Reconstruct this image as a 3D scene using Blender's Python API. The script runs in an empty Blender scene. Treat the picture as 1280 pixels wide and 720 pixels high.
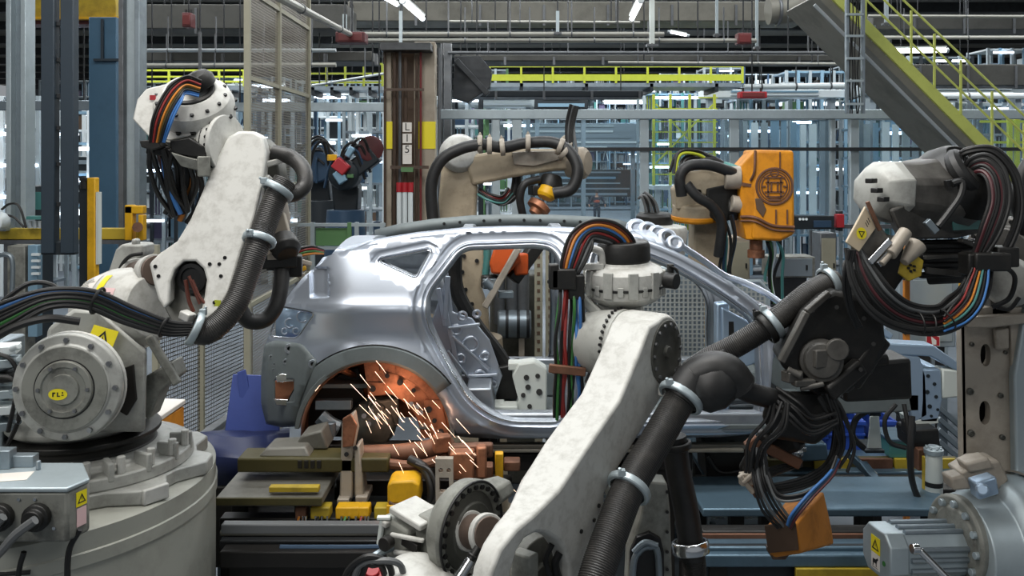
import bpy, bmesh, math, random
from mathutils import Vector, Matrix, geometry
SC = bpy.context.scene
COL = SC.collection
F, U0, V0, ZC = 1100.0, 640.0, 200.0, 3.4      # focal length in pixels, principal column, horizon row, eye height
V = Vector
def P(u, v, y):
    return V(((u-U0)*y/F, y, ZC-(v-V0)*y/F))
def PL(y, pts):
    return [P(p[0], p[1], p[2] if len(p) > 2 else y) for p in pts]
def px(n, y): return n*y/F

# ------------------------------------------------------------------ materials
MATS = {}
def srgb(h):
    h = h.lstrip('#')
    c = [int(h[i:i+2], 16)/255 for i in (0, 2, 4)]
    return [(x/12.92 if x <= .04045 else ((x+.055)/1.055)**2.4) for x in c]
def mat(name, col, rough=.5, metal=0., dirt=0., dirtcol='#3a352e', scale=6., bump=0., emit=0., alpha=None, spec=.5, coat=0.):
    m = bpy.data.materials.new(name); m.use_nodes = True
    nt = m.node_tree; b = nt.nodes['Principled BSDF']
    c = srgb(col)
    b.inputs['Roughness'].default_value = rough
    b.inputs['Metallic'].default_value = metal
    b.inputs['Specular IOR Level'].default_value = spec
    b.inputs['Coat Weight'].default_value = coat
    b.inputs['Base Color'].default_value = (*c, 1)
    if dirt > 0 or bump > 0:
        tc = nt.nodes.new('ShaderNodeTexCoord')
        n1 = nt.nodes.new('ShaderNodeTexNoise'); n1.inputs['Scale'].default_value = scale
        n1.inputs['Detail'].default_value = 8; n1.inputs['Roughness'].default_value = .68
        nt.links.new(tc.outputs['Object'], n1.inputs['Vector'])
    if dirt > 0:
        r = nt.nodes.new('ShaderNodeValToRGB')
        r.color_ramp.elements[0].position = .46; r.color_ramp.elements[1].position = .74
        r.color_ramp.elements[0].color = (0, 0, 0, 1); r.color_ramp.elements[1].color = (dirt, dirt, dirt, 1)
        nt.links.new(n1.outputs['Fac'], r.inputs['Fac'])
        mx = nt.nodes.new('ShaderNodeMix'); mx.data_type = 'RGBA'
        mx.inputs['A'].default_value = (*c, 1); mx.inputs['B'].default_value = (*srgb(dirtcol), 1)
        nt.links.new(r.outputs['Color'], mx.inputs['Factor'])
        nt.links.new(mx.outputs['Result'], b.inputs['Base Color'])
        ad = nt.nodes.new('ShaderNodeMath'); ad.operation = 'MULTIPLY_ADD'
        ad.inputs[1].default_value = .25; ad.inputs[2].default_value = max(0, rough-.08)
        nt.links.new(n1.outputs['Fac'], ad.inputs[0]); nt.links.new(ad.outputs[0], b.inputs['Roughness'])
    if bump > 0:
        bp = nt.nodes.new('ShaderNodeBump'); bp.inputs['Strength'].default_value = bump; bp.inputs['Distance'].default_value = .01
        nt.links.new(n1.outputs['Fac'], bp.inputs['Height']); nt.links.new(bp.outputs['Normal'], b.inputs['Normal'])
    if emit > 0:
        b.inputs['Emission Color'].default_value = (*c, 1); b.inputs['Emission Strength'].default_value = emit
    if alpha is not None:
        b.inputs['Alpha'].default_value = alpha
    MATS[name] = m
    return m
mat('robot_white', '#bebeb9', .4, 0, .5, '#77736a', 16, .06)
mat('robot_grey', '#a8a9a4', .42, .1, .55, '#57534c', 9, .1)
mat('cast_grey', '#85867f', .5, .2, .8, '#2e2b27', 7, .2)
mat('cast_dark', '#55554f', .45, .2, .7, '#1a1917', 6, .2)
mat('robot_soot', '#53514d', .42, .15, .8, '#1d1b19', 6, .15)
mat('robot_tan', '#a89f92', .45, .1, .6, '#5e5549', 4, .1)
mat('robot_beige', '#a89a83', .5, 0, .7, '#4a4033', 3, .1)
mat('rubber', '#1c1c1c', .45, 0, .4, '#3a3a3a', 12)
mat('sheath', '#272625', .42, 0, .6, '#45423e', 9, .15)
mat('black', '#151515', .5)
mat('black_part', '#1b1b1a', .42, .2, .45, '#3a3733', 9, .2)
mat('bolt', '#8f9092', .3, .9)
mat('dark_bolt', '#2c2c2c', .4, .7)
mat('chrome', '#d8dadc', .18, 1.)
mat('galv', '#8d989f', .38, .75, .4, '#5a6268', 5)
mat('galv_light', '#a9b5ba', .4, .5, .3, '#727c82', 4)
mat('alu', '#b9c0c3', .35, .6)
mat('steel_dark', '#3b3d3f', .4, .6, .5, '#1c1b1a', 5)
mat('steel_mid', '#6a6d70', .4, .6, .5, '#36332f', 4)
mat('car_steel', '#bcc4d0', .33, .82)
mat('car_inner', '#a3a9b0', .36, .85, .3, '#5a5f66', 8)
mat('car_primer', '#6f7778', .5, .3, .35, '#4c5254', 5)
mat('car_blue', '#aac0d6', .3, .65)
mat('shaft_brown', '#64564d', .4, .35, .5, '#3b322c', 8)
mat('copper_and_glow', '#a56f52', .45, .5, .8, '#33211a', 9, .25)  # copper parts, and the weld glow painted on the wheel arch interior
mat('rust_steel', '#7a5643', .55, .4, .7, '#2d211b', 6, .2)
mat('yellow', '#d9a512', .45, 0, .4, '#6b5413', 6)
mat('lime', '#b4bd35', .45, 0, .2, '#7a8020', 5)
mat('lime_pale', '#c2ca6a', .45, 0, .3, '#8a8f4a', 5)
mat('yellow_old', '#b39a2a', .5, 0, .6, '#4d4418', 5)
mat('yellow_label', '#e6d51c', .5)
mat('orange', '#d98d18', .45, 0, .65, '#8a4d0c', 4, .15)
mat('orange_bag', '#c27a24', .7, 0, .7, '#5c3512', 5, .3)
mat('orange_red', '#c8541c', .45, 0, .4, '#7a3416', 5)
mat('red', '#a3222a', .45)
mat('maroon', '#5a2426', .5, 0, .4, '#2a1516', 6)
mat('c_red', '#8a2a28', .4); mat('c_green', '#39753a', .4); mat('c_blue', '#3a6fae', .4); mat('c_darkred', '#4a1d22', .4)
mat('c_orange', '#c47a2c', .4); mat('c_brown', '#5a3026', .4); mat('c_grey', '#5d5f60', .4)
mat('paper', '#d9d4cd', .6); mat('label_tan', '#b7a88f', .6); mat('ink', '#1b1b1b', .6); mat('pink', '#d9b8b8', .6)
mat('blue_col', '#3d6079', .5, 0, .3, '#2a4658', 3)
mat('navy', '#27333d', .45, .1, .3, '#1a232b', 4)
mat('blue_sheet', '#3b4b8a', .42, 0, .3, '#252f63', 4, .2); mat('blue_tray', '#1d2750', .4, 0, .3, '#11183a', 4, .2)
mat('blue_crate', '#2a4ca8', .45)
mat('floor_mat', '#5a626a', .45, 0, .5, '#454b52', .6)
mat('floor_grid', '#4d4c49', .6, .2, .7, '#2b2926', 2)
mat('wall_mat', '#5c6365', .7, 0, .4, '#333d44', .5)
mat('ceil_mat', '#86837a', .8, 0, .4, '#33322f', .4)
mat('duct', '#77756c', .55, .2, .5, '#3d3c37', 2)
mat('duct_dark', '#39393a', .55, .2, .5, '#222', 2) if False else mat('duct_dark', '#4a4a46', .55, .2, .5, '#222220', 2)
mat('pipe', '#9b9a92', .4, .4, .3, '#5f5d56', 4)
mat('pipe_brown', '#4c3c31', .5, .2, .4, '#2a211b', 4)
mat('pipe_red', '#6d2a2a', .5)
mat('concrete', '#94917f', .6, 0, .4, '#6f6b5c', 2)
mat('plinth', '#a2a39a', .5, .05, .5, '#5e5e57', 2.2, .1)
mat('col_beige', '#9a8f7f', .55, 0, .5, '#5e5346', 3)
mat('bgblue', '#7c9cb0', .4, .2); mat('bgteal', '#4c8480', .4, .2); mat('bgwhite', '#d8e0e2', .4, .1)
mat('bgdark', '#20272c', .5, .2); mat('bgnavy', '#2f475f', .45, .2); mat('bggreen', '#527a4c', .5); mat('bggrey', '#8b979f', .45, .2)
mat('bgpurple', '#514a68', .5); mat('bgred', '#8a2f33', .5); mat('bgbrown', '#5e4a3a', .5)
mat('lamp', '#f4faff', .4, emit=9.)
mat('lamp_far', '#e6f2ff', .4, emit=4.)
mat('screen', '#8fc0ff', .4, emit=1.6)
mat('spark', '#ffd2b4', .4, emit=4.)
mat('conv_blue', '#5c7484', .35, .5, .5, '#36464f', 3)
mat('conv_dark', '#262422', .45, .3, .6, '#161513', 4)
mat('table_grey', '#74726a', .45, .3, .6, '#403d37', 4)
mat('olive', '#4b4522', .5, .1, .6, '#2c2813', 4)
mat('white_plastic', '#c9cfca', .4)
mat('skin', '#b98a70', .6); mat('vest', '#b8451c', .7); mat('cloth_navy', '#141b2e', .85); mat('hair', '#2a1d15', .7)
def glassmat():
    m = bpy.data.materials.new('glass_panel'); m.use_nodes = True
    nt = m.node_tree; nt.nodes.clear()
    o = nt.nodes.new('ShaderNodeOutputMaterial'); t = nt.nodes.new('ShaderNodeBsdfTransparent'); g = nt.nodes.new('ShaderNodeBsdfGlossy')
    d = nt.nodes.new('ShaderNodeBsdfDiffuse'); d.inputs['Color'].default_value = (.55, .68, .78, 1)
    g.inputs['Roughness'].default_value = .08; t.inputs['Color'].default_value = (.82, .9, .94, 1)
    f = nt.nodes.new('ShaderNodeFresnel'); f.inputs['IOR'].default_value = 1.45
    a = nt.nodes.new('ShaderNodeMixShader'); b = nt.nodes.new('ShaderNodeMixShader'); b.inputs['Fac'].default_value = .04
    nt.links.new(f.outputs[0], a.inputs['Fac']); nt.links.new(t.outputs[0], a.inputs[1]); nt.links.new(g.outputs[0], a.inputs[2])
    nt.links.new(a.outputs[0], b.inputs[1]); nt.links.new(d.outputs[0], b.inputs[2]); nt.links.new(b.outputs[0], o.inputs['Surface'])
    MATS['glass_panel'] = m
glassmat()
def meshmat(name, col, cell, wire, rot=0.):
    # welded wire: a grid of opaque wires, open between them (object space)
    m = bpy.data.materials.new(name); m.use_nodes = True
    nt = m.node_tree; b = nt.nodes['Principled BSDF']; out = nt.nodes['Material Output']
    b.inputs['Base Color'].default_value = (*srgb(col), 1); b.inputs['Metallic'].default_value = .5; b.inputs['Roughness'].default_value = .4
    tc = nt.nodes.new('ShaderNodeTexCoord'); sp = nt.nodes.new('ShaderNodeSeparateXYZ'); nt.links.new(tc.outputs['Object'], sp.inputs[0])
    s = nt.nodes.new('ShaderNodeMath'); s.operation = 'ADD'; nt.links.new(sp.outputs['X'], s.inputs[0]); nt.links.new(sp.outputs['Y'], s.inputs[1])
    res = []
    for sock in (s.outputs[0], sp.outputs['Z']):
        mo = nt.nodes.new('ShaderNodeMath'); mo.operation = 'PINGPONG'; mo.inputs[1].default_value = cell/2; nt.links.new(sock, mo.inputs[0])
        lt = nt.nodes.new('ShaderNodeMath'); lt.operation = 'LESS_THAN'; lt.inputs[1].default_value = wire; nt.links.new(mo.outputs[0], lt.inputs[0]); res.append(lt)
    mx = nt.nodes.new('ShaderNodeMath'); mx.operation = 'MAXIMUM'; nt.links.new(res[0].outputs[0], mx.inputs[0]); nt.links.new(res[1].outputs[0], mx.inputs[1])
    nt.links.new(mx.outputs[0], b.inputs['Alpha'])
    MATS[name] = m
meshmat('wire_mesh', '#8a8378', .03, .0036)
meshmat('wire_mesh_dark', '#4b463e', .04, .0045)
meshmat('wire_mesh_light', '#b5b8b4', .04, .006)

# ------------------------------------------------------------------ mesh builder (world coordinates)
def frame_of(d, up=None):
    d = d.normalized()
    up = V(up) if up is not None else (V((0, 0, 1)) if abs(d.z) < .95 else V((0, 1, 0)))
    s = d.cross(up).normalized(); t = s.cross(d).normalized()
    return s, t, d
def smooth_path(pts, n=6, closed=False):
    pts = [V(p) for p in pts]
    if len(pts) < 3 or n <= 1: return pts
    out = []
    for i in range(len(pts)-1):
        p0 = pts[i-1] if i else pts[0]*2-pts[1]
        p1, p2 = pts[i], pts[i+1]
        p3 = pts[i+2] if i+2 < len(pts) else pts[-1]*2-pts[-2]
        for k in range(n):
            t = k/n
            out.append(.5*((2*p1)+(p2-p0)*t+(2*p0-5*p1+4*p2-p3)*t*t+(3*p1-p0-3*p2+p3)*t**3))
    out.append(pts[-1]); return out
WLOC = {}
KEEP_WHOLE = set('module screw rivet rib groove seam hole perforation sticker label emblem badge placard louver strap fin mesh'.split())
class MB:
    def __init__(s): s.bm = bmesh.new(); s.mi = 0; s.names = []
    def mat(s, n):
        if n not in s.names: s.names.append(n)
        s.mi = s.names.index(n); return s
    def face(s, vs):
        try:
            f = s.bm.faces.new(vs); f.material_index = s.mi; return f
        except ValueError: return None
    def rings(s, loops, cap=True, closed=True):
        R = [[s.bm.verts.new(p) for p in l] for l in loops]
        n = len(R[0])
        for a, b in zip(R, R[1:]):
            for i in range(n if closed else n-1):
                j = (i+1) % n; s.face((a[i], a[j], b[j], b[i]))
        if cap and closed: s.face(R[0][::-1]); s.face(R[-1])
        return s
    def box(s, c, size, rot=None):
        c = V(c); hx, hy, hz = [k/2 for k in size]
        M = rot if rot is not None else Matrix.Identity(3)
        if isinstance(M, (int, float)): M = Matrix.Rotation(M, 3, 'Z')
        q = lambda x, y, z: c+M@V((x*hx, y*hy, z*hz))
        return s.rings([[q(-1, -1, z), q(1, -1, z), q(1, 1, z), q(-1, 1, z)] for z in (-1, 1)])
    def bar(s, a, b, w, h=None, up=None):
        a, b = V(a), V(b); h = h or w
        x, t, d = frame_of(b-a, up)
        return s.rings([[p-x*w/2-t*h/2, p+x*w/2-t*h/2, p+x*w/2+t*h/2, p-x*w/2+t*h/2] for p in (a, b)])
    def cyl(s, a, b, r, r2=None, seg=14, cap=True):
        a, b = V(a), V(b); r2 = r if r2 is None else r2
        return s.lathe(a, b-a, [(0, r), ((b-a).length, r2)], seg, cap)
    def lathe(s, c, axis, prof, seg=24, cap=True):
        c = V(c); x, t, d = frame_of(V(axis))
        return s.rings([[c+d*z+(x*math.cos(2*math.pi*i/seg)+t*math.sin(2*math.pi*i/seg))*max(r, 1e-4) for i in range(seg)] for z, r in prof], cap)
    def tube(s, pts, r, seg=8, n=6, cap=True):
        path = smooth_path(pts, n); m = len(path)
        L = []; side = None
        for i, p in enumerate(path):
            d = (path[min(i+1, m-1)]-path[max(i-1, 0)])
            if d.length < 1e-9: d = V((0, 0, 1))
            d.normalize()
            if side is None: side = frame_of(d)[0]
            side = (side-d*side.dot(d))
            if side.length < 1e-6: side = frame_of(d)[0]
            side.normalize(); t = side.cross(d)
            rr = r if not isinstance(r, (list, tuple)) else r[min(len(r)-1, int(i*len(r)/m))]
            L.append([p+(side*math.cos(2*math.pi*k/seg)+t*math.sin(2*math.pi*k/seg))*rr for k in range(seg)])
        return s.rings(L, cap)
    def corrugated(s, pts, r, pitch=.02, seg=12, rat=.9):
        path = smooth_path(pts, 12)
        tot = sum((b-a).length for a, b in zip(path, path[1:])); n = max(8, min(400, int(tot/pitch*2)))
        res = [path[0]]; acc = 0; step = tot/n; want = step
        for a, b in zip(path, path[1:]):
            l = (b-a).length
            while l > 0 and acc+l >= want-1e-9 and len(res) < n+1:
                res.append(a.lerp(b, (want-acc)/l)); want += step
            acc += l
        return s.tube(res, [r if i % 2 else r*rat for i in range(len(res))], seg, 1)
    def prism(s, poly, vec, amt=None):
        vec = V(vec); n = len(poly)
        A = [s.bm.verts.new(V(p)) for p in poly]; B = [s.bm.verts.new(V(p)+vec*(amt[i] if amt else 1)) for i, p in enumerate(poly)]
        for i in range(n): s.face((A[i], A[(i+1) % n], B[(i+1) % n], B[i]))
        s.face(A[::-1]); s.face(B)
        return s
    def plate(s, y, poly, depth):
        """outline given in pixels at distance y, thickness going away from the eye"""
        return s.prism(PL(y, poly), (0, depth, 0))
    def torus(s, c, axis, R, r, seg=28, rs=8):
        c = V(c); x, t, d = frame_of(V(axis)); rows = []
        for i in range(seg):
            a = 2*math.pi*i/seg; e = x*math.cos(a)+t*math.sin(a)
            rows.append([s.bm.verts.new(c+e*(R+r*math.cos(2*math.pi*k/rs))+d*r*math.sin(2*math.pi*k/rs)) for k in range(rs)])
        for i in range(seg):
            for k in range(rs):
                s.face((rows[i][k], rows[(i+1) % seg][k], rows[(i+1) % seg][(k+1) % rs], rows[i][(k+1) % rs]))
        return s
    def bolts(s, c, axis, R, n, r, h, a0=0., a1=2*math.pi, seg=6):
        c = V(c); x, t, d = frame_of(V(axis))
        for i in range(n):
            a = a0+(a1-a0)*i/n; p = c+(x*math.cos(a)+t*math.sin(a))*R
            s.cyl(p, p+d*h, r, seg=seg)
        return s
    def grid(s, rows):
        R = [[s.bm.verts.new(V(p)) for p in r] for r in rows]
        for a, b in zip(R, R[1:]):
            for i in range(len(a)-1): s.face((a[i], a[i+1], b[i+1], b[i]))
        return s
    def flat(s, pts): s.face([s.bm.verts.new(V(p)) for p in pts]); return s
    def add_mesh(s, me, M):
        vs = [s.bm.verts.new(M@v.co) for v in me.vertices]
        for p in me.polygons: s.face([vs[i] for i in p.vertices])
        return s
    def pieces(s):
        """groups of loose islands that stand well apart from each other"""
        bm = s.bm; bm.verts.ensure_lookup_table(); isl = {}; n = 0
        for v in bm.verts:
            if v.index in isl: continue
            st = [v]; isl[v.index] = n
            while st:
                a = st.pop()
                for e in a.link_edges:
                    b = e.other_vert(a)
                    if b.index not in isl: isl[b.index] = n; st.append(b)
            n += 1
        if n < 2 or n > 90: return None
        lo = [[1e9]*3 for _ in range(n)]; hi = [[-1e9]*3 for _ in range(n)]
        for v in bm.verts:
            k = isl[v.index]
            for i in range(3): lo[k][i] = min(lo[k][i], v.co[i]); hi[k][i] = max(hi[k][i], v.co[i])
        size = [max(hi[k][i]-lo[k][i] for i in range(3)) for k in range(n)]; par = list(range(n))
        def find(a):
            while par[a] != a: a = par[a]
            return a
        for a in range(n):
            for b in range(a):
                g = math.sqrt(sum(max(0, lo[a][i]-hi[b][i], lo[b][i]-hi[a][i])**2 for i in range(3)))
                if g <= max(.012, .3*max(size[a], size[b])): par[find(a)] = find(b)
        roots = sorted({find(k) for k in range(n)})
        if len(roots) < 2: return None
        return [[roots.index(find(isl[f.verts[0].index])) for f in bm.faces], len(roots)]
    def to(s, name, mats, parent=None, bev=0., ang=35, solid=0., label=None, segs=2):
        bm = s.bm
        if parent is not None and not (set(name.split('_')) & KEEP_WHOLE):
            bm.verts.index_update(); bm.faces.index_update(); got = s.pieces()
            if got:
                of, n = got; out = None
                for k in range(n):
                    q = MB(); q.names = s.names; vm = {}
                    for f in bm.faces:
                        if of[f.index] != k: continue
                        for v in f.verts:
                            if v.index not in vm: vm[v.index] = q.bm.verts.new(v.co)
                        g = q.face([vm[v.index] for v in f.verts])
                        if g: g.material_index = f.material_index
                    o = q.to(name, mats, parent, bev, ang, solid, label, segs); out = out or o
                bm.free(); return out
        bmesh.ops.remove_doubles(bm, verts=bm.verts, dist=1e-5)
        bmesh.ops.recalc_face_normals(bm, faces=bm.faces)
        w = WLOC.get(parent.name, V((0, 0, 0))) if parent else None
        me = bpy.data.meshes.new(name)
        if parent is None:
            lo = V((min(v.co[i] for v in bm.verts) for i in range(3))); hi = V((max(v.co[i] for v in bm.verts) for i in range(3)))
            w = V(((lo.x+hi.x)/2, (lo.y+hi.y)/2, lo.z))
        for v in bm.verts: v.co -= w
        bm.to_mesh(me); bm.free()
        for n in (s.names or ([mats] if isinstance(mats, str) else mats)): me.materials.append(MATS[n])
        for p in me.polygons: p.use_smooth = True
        me.set_sharp_from_angle(angle=math.radians(ang))
        o = bpy.data.objects.new(name, me); COL.objects.link(o)
        if parent: o.parent = parent
        else: o.location = w
        WLOC[o.name] = w
        if solid:
            md = o.modifiers.new('Solidify', 'SOLIDIFY'); md.thickness = solid; md.offset = 0
        if bev:
            md = o.modifiers.new('Bevel', 'BEVEL'); md.width = bev; md.segments = segs; md.limit_method = 'ANGLE'; md.angle_limit = math.radians(40)
        if label: o['label'] = label
        return o
def T(name, label, cat, loc, group=None):
    o = bpy.data.objects.new(name, None); COL.objects.link(o)
    o.location = V(loc); o.empty_display_size = .1
    o['label'] = label; o['category'] = cat
    if group: o['group'] = group
    WLOC[o.name] = V(loc); return o
def tag(o, label, cat, group=None, kind=None):
    if label: o['label'] = label
    if cat: o['category'] = cat
    if group: o['group'] = group
    if kind: o['kind'] = kind
    return o
def struct(o): o['kind'] = 'structure'; return o
def copy_tree(root, delta, label, rotz=0., name=None):
    r = root.copy(); COL.objects.link(r); r.location = root.location+V(delta); r.rotation_euler.z += rotz; r['label'] = label
    WLOC[r.name] = V(r.location)
    for ch in list(root.children):
        c = ch.copy(); COL.objects.link(c); c.parent = r
        for g in list(ch.children):
            d = g.copy(); COL.objects.link(d); d.parent = c
    return r
def text_mesh(txt, size):
    cu = bpy.data.curves.new('letters', 'FONT'); cu.body = txt; cu.size = size; cu.align_x = 'CENTER'; cu.align_y = 'CENTER'; cu.resolution_u = 3
    o = bpy.data.objects.new('letters', cu); COL.objects.link(o)
    dg = bpy.context.evaluated_depsgraph_get()
    me = bpy.data.meshes.new_from_object(o.evaluated_get(dg))
    bpy.data.objects.remove(o); bpy.data.curves.remove(cu); return me
def quad_axes(c, right, up):
    r = V(right).normalized(); u = V(up); u = (u-r*u.dot(r)).normalized(); n = r.cross(u)
    M = Matrix((r, u, n)).transposed().to_4x4(); M.translation = V(c); return M
def sticker(m, c, right, up, w, h, matname, off=.0015):
    """thin label plate facing right x up"""
    M = quad_axes(c, right, up)
    m.mat(matname); m.rings([[M@V((x*w/2, y*h/2, z)) for x, y in ((-1, -1), (1, -1), (1, 1), (-1, 1))] for z in (0, off)])
    return M
def warn(m, c, right, up, w, h=None, lower=None):
    h = h or w
    M = sticker(m, c, right, up, w, h, 'yellow_label')
    m.mat('ink'); z = .0022; s = min(w, h)*.4
    A = [V((-s, -s*.8, z)), V((s, -s*.8, z)), V((0, s*.95, z))]; k = .62
    cc = sum(A, V())/3; Bq = [cc+(a-cc)*k for a in A]
    for i in range(3): m.flat([M@A[i], M@A[(i+1) % 3], M@Bq[(i+1) % 3], M@Bq[i]])
    m.flat([M@V((-s*.08, -s*.1, z)), M@V((s*.1, -s*.1, z)), M@V((s*.02, s*.4, z))])
    m.flat([M@V((s*.1, s*.05, z)), M@V((-s*.1, s*.05, z)), M@V((s*.02, -s*.42, z))])
    return M
# ================================================================== setting
R = random.Random(7)
struct(MB().box((0, 38, -.1), (90, 100, .2)).to('floor', 'floor_mat'))
struct(MB().box((0, 80.2, 5), (90, .4, 10.4)).to('wall_back', 'wall_mat'))
struct(MB().box((0, 38, 10.1), (90, 100, .2)).to('ceiling', 'ceil_mat'))
m = MB()
for i in range(14): m.box((0, 12+i*5, 9.8), (88, .35, .4))
struct(m.to('trim_1', 'steel_dark'))

def bar_px(m, u0, v0, u1, v1, y, w, d=None, y1=None):
    a, b = P(u0, v0, y), P(u1, v1, y1 or y); return m.bar(a, b, px(w, y), d or px(w, y), up=(0, 1, 0) if abs(u1-u0) > abs(v1-v0)*.02 or True else None)
def hbar(m, u0, u1, v, y, w, d=None):
    a, b = P(u0, v, y), P(u1, v, y); c = (a+b)/2; return m.box(c, ((b-a).length, d or px(w, y), px(w, y)))
def vbar(m, u, v0, v1, y, w, d=None):
    a, b = P(u, v0, y), P(u, v1, y); c = (a+b)/2; return m.box(c, (px(w, y), d or px(w, y), (b-a).length))
FLOORV = lambda y: V0+ZC*F/y

# ---- ducts, pipes and lamps under the ceiling
def simple(name, mats, label, cat, fn, group=None, bev=0., **k):
    m = MB(); fn(m); return tag(m.to(name, mats, None, bev, **k), label, cat, group)
def rods(t, pts):
    for p in pts:
        p = V(p); m = MB(); m.cyl(p, (p.x, p.y, 9.99), .012, seg=6); m.to('hanging_rod', 'steel_dark', t)
def duct(u0, u1, v, y, h, label, matn='duct', seams=6):
    t = T('air_duct', label, 'duct', P((u0+u1)/2, v+h/2, y))
    m = MB(); hbar(m, u0, u1, v, y, h, .9); m.to('duct_body', matn, t, .02)
    m = MB()
    for i in range(seams+1): vbar(m, u0+(u1-u0)*i/seams, v-h/2-1, v+h/2+1, y-.46, 3, .04)
    m.to('flange', 'steel_mid', t)
    rods(t, [P(u0+(u1-u0)*k, v-h/2, y) for k in (.1, .5, .9)])
duct(440, 1000, 19, 17, 24, 'long brownish rectangular air duct along the top edge of the photo', 'duct', 7)
duct(180, 440, 26, 15, 30, 'dark rectangular duct above the fenced area at upper left', 'duct_dark', 4)
duct(150, 470, 74, 16, 12, 'flat dark duct running just below the long pipe at upper left', 'duct_dark', 5)
duct(570, 1060, 76, 16, 8, 'narrow dark channel running above the lime catwalk', 'duct_dark', 8)
duct(1080, 1330, 32, 18, 18, 'dark duct crossing behind the lime staircase near the top right', 'duct_dark', 4)
duct(1090, 1330, 96, 20, 26, 'dark long cabinet duct behind the staircase railings', 'duct_dark', 4)
duct(560, 800, 119, 19.5, 8, 'dark green grey beam casing under the lime catwalk', 'bgdark', 4)
t = T('duct_elbow', 'round grey duct elbow dropping toward the top of the staircase', 'duct', P(985, 30, 15))
m = MB(); m.tube(PL(15, [(960, 14), (985, 12), (1003, 2), (1012, -24)]), px(17, 15), 16); m.to('elbow_body', 'duct', t); rods(t, [P(1000, 4, 15)])
m = MB(); m.torus(P(972, 14, 15), (1, 0, 0), px(17, 15), .03); m.torus(P(1004, 1, 15), (.6, 0, .8), px(17, 15), .03); m.to('flange', 'steel_mid', t)
def pipe(pts, r, matn, label, y, brackets=3, group=None):
    t = T('pipe', label, 'pipe', P(pts[0][0], pts[0][1]+r, pts[0][2] if len(pts[0]) > 2 else y))
    q = PL(y, pts); m = MB(); m.tube(q, px(r, y), 10, 1); m.to('pipe_run', matn, t); rods(t, [q[0].lerp(q[-1], .15), q[0].lerp(q[-1], .85)])
    if brackets:
        m = MB()
        for i in range(brackets):
            c = q[0].lerp(q[-1], (i+.5)/brackets); d = (q[-1]-q[0])
            m.torus(c, d, px(r, y), px(r, y)*.3, 14, 6)
            if abs(d.z) < abs(d.x): m.cyl(c, c+V((0, 0, .5)), .012, seg=6)
        m.to('bracket', 'steel_mid', t)
pipe([(445, 43), (830, 43)], 3.2, 'pipe', 'upper of the two long pale pipes crossing the top centre', 13, 5)
pipe([(460, 51), (945, 51)], 3.0, 'pipe', 'lower of the two long pale pipes crossing the top centre', 13.2, 6)
pipe([(120, 63), (420, 63)], 2.4, 'alu', 'thin bright pipe above the left robot head', 13, 5)
pipe([(178, 82), (420, 81)], 3.0, 'pipe', 'pale pipe just above the left robot head', 14, 4)
pipe([(560, 66), (1060, 66)], 2.2, 'steel_mid', 'thin grey pipe between long pale pipes and lime catwalk', 14, 5)
pipe([(760, 78), (1060, 80)], 1.8, 'pipe', 'thin conduit passing right of the lime catwalk rail', 15, 4)
pipe([(560, 27), (800, 28)], 1.8, 'pipe', 'thin conduit clipped under the brownish air duct', 15.5, 4)
pipe([(336, -10, 6.5), (440, 44, 12.3)], 4.5, 'pipe', 'thick pale pipe slanting down to the maroon valve box', 9, 2)
pipe([(1085, 20), (1330, 21)], 2.0, 'pipe', 'thin pipe behind the top of the staircase', 14, 3)
pipe([(1090, 47), (1330, 47)], 2.4, 'pipe', 'pale pipe above the tube lamp behind the staircase', 15, 3)
pipe([(1090, 120), (1330, 120)], 4, 'bgwhite', 'thick white pipe behind the lower stair railing', 17, 3)
pipe([(930, 109), (1060, 107)], 4, 'bgwhite', 'thick white pipe above the enclosure beam left of the ladder', 17, 3)
pipe([(385, 108), (480, 92)], 1.6, 'alu', 'thin silver rod slanting up toward the conduit column', 15, 2)
def hanger(u, v0, v1, y, w, label, matn='galv_light'):
    t = T('hanger_bar', label, 'hanger', P(u, v1, y))
    m = MB(); vbar(m, u, v0, v1, y, w, .05); m.to('channel', matn, t); rods(t, [P(u, v0, y)])
    m = MB(); m.box(P(u, v1, y), (px(w*2.4, y), .12, .03)); m.cyl(P(u, v1, y-.05), P(u, v1, y+.05), .03); m.to('bracket', 'steel_mid', t)
hanger(501, 14, 56, 12.6, 4, 'white hanger strut above the conduit column')
hanger(815, -8, 57, 11, 6, 'wide white hanger strut beside the short top lamp', 'white_plastic')
hanger(431, 18, 38, 12.2, 5, 'short hanger strut over the maroon valve box')
hanger(697, 14, 42, 12.9, 4, 'thin hanger strut at centre holding the pale pipes')
hanger(1068+40, -5, 30, 13.5, 4, 'thin hanger strut just right of the cable ladder')
hanger(896, -5, 44, 12.8, 3, 'thin hanger rod left of the duct elbow')
hanger(946, -5, 60, 13.3, 3, 'thin hanger rod ending at the red hanging box')
hanger(250, 40, 96, 12.8, 3, 'thin twin hanger rod above the left robot head', 'steel_mid')
def box_thing(name, u, v, y, w, h, d, matn, label, cat, extra=None):
    t = T(name, label, cat, P(u, v+h/2, y))
    m = MB(); m.box(P(u, v, y), (px(w, y), d, px(h, y))); m.to('housing', matn, t, .012)
    m = MB(); m.box(P(u, v, y)-V((0, d/2, 0)), (px(w*.8, y), .02, px(h*.7, y))); m.to('front_cover', extra or 'steel_mid', t, .006)
    m = MB()
    for s in (-.33, .33): m.cyl(P(u+w*s, v-h/2, y), P(u+w*s, v-h/2-5, y), .02, seg=8)
    m.to('cable_gland', 'black', t); rods(t, [P(u, v-h/2, y)])
    return t
box_thing('valve_box', 440, 48, 12.2, 36, 13, .3, 'maroon', 'maroon valve box where the slanted pale pipe meets the long pipes', 'box', 'pipe_red')
box_thing('signal_box', 236, 26, 12.6, 11, 18, .2, 'maroon', 'small maroon box hanging above the left robot head', 'box', 'pipe_red')
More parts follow.
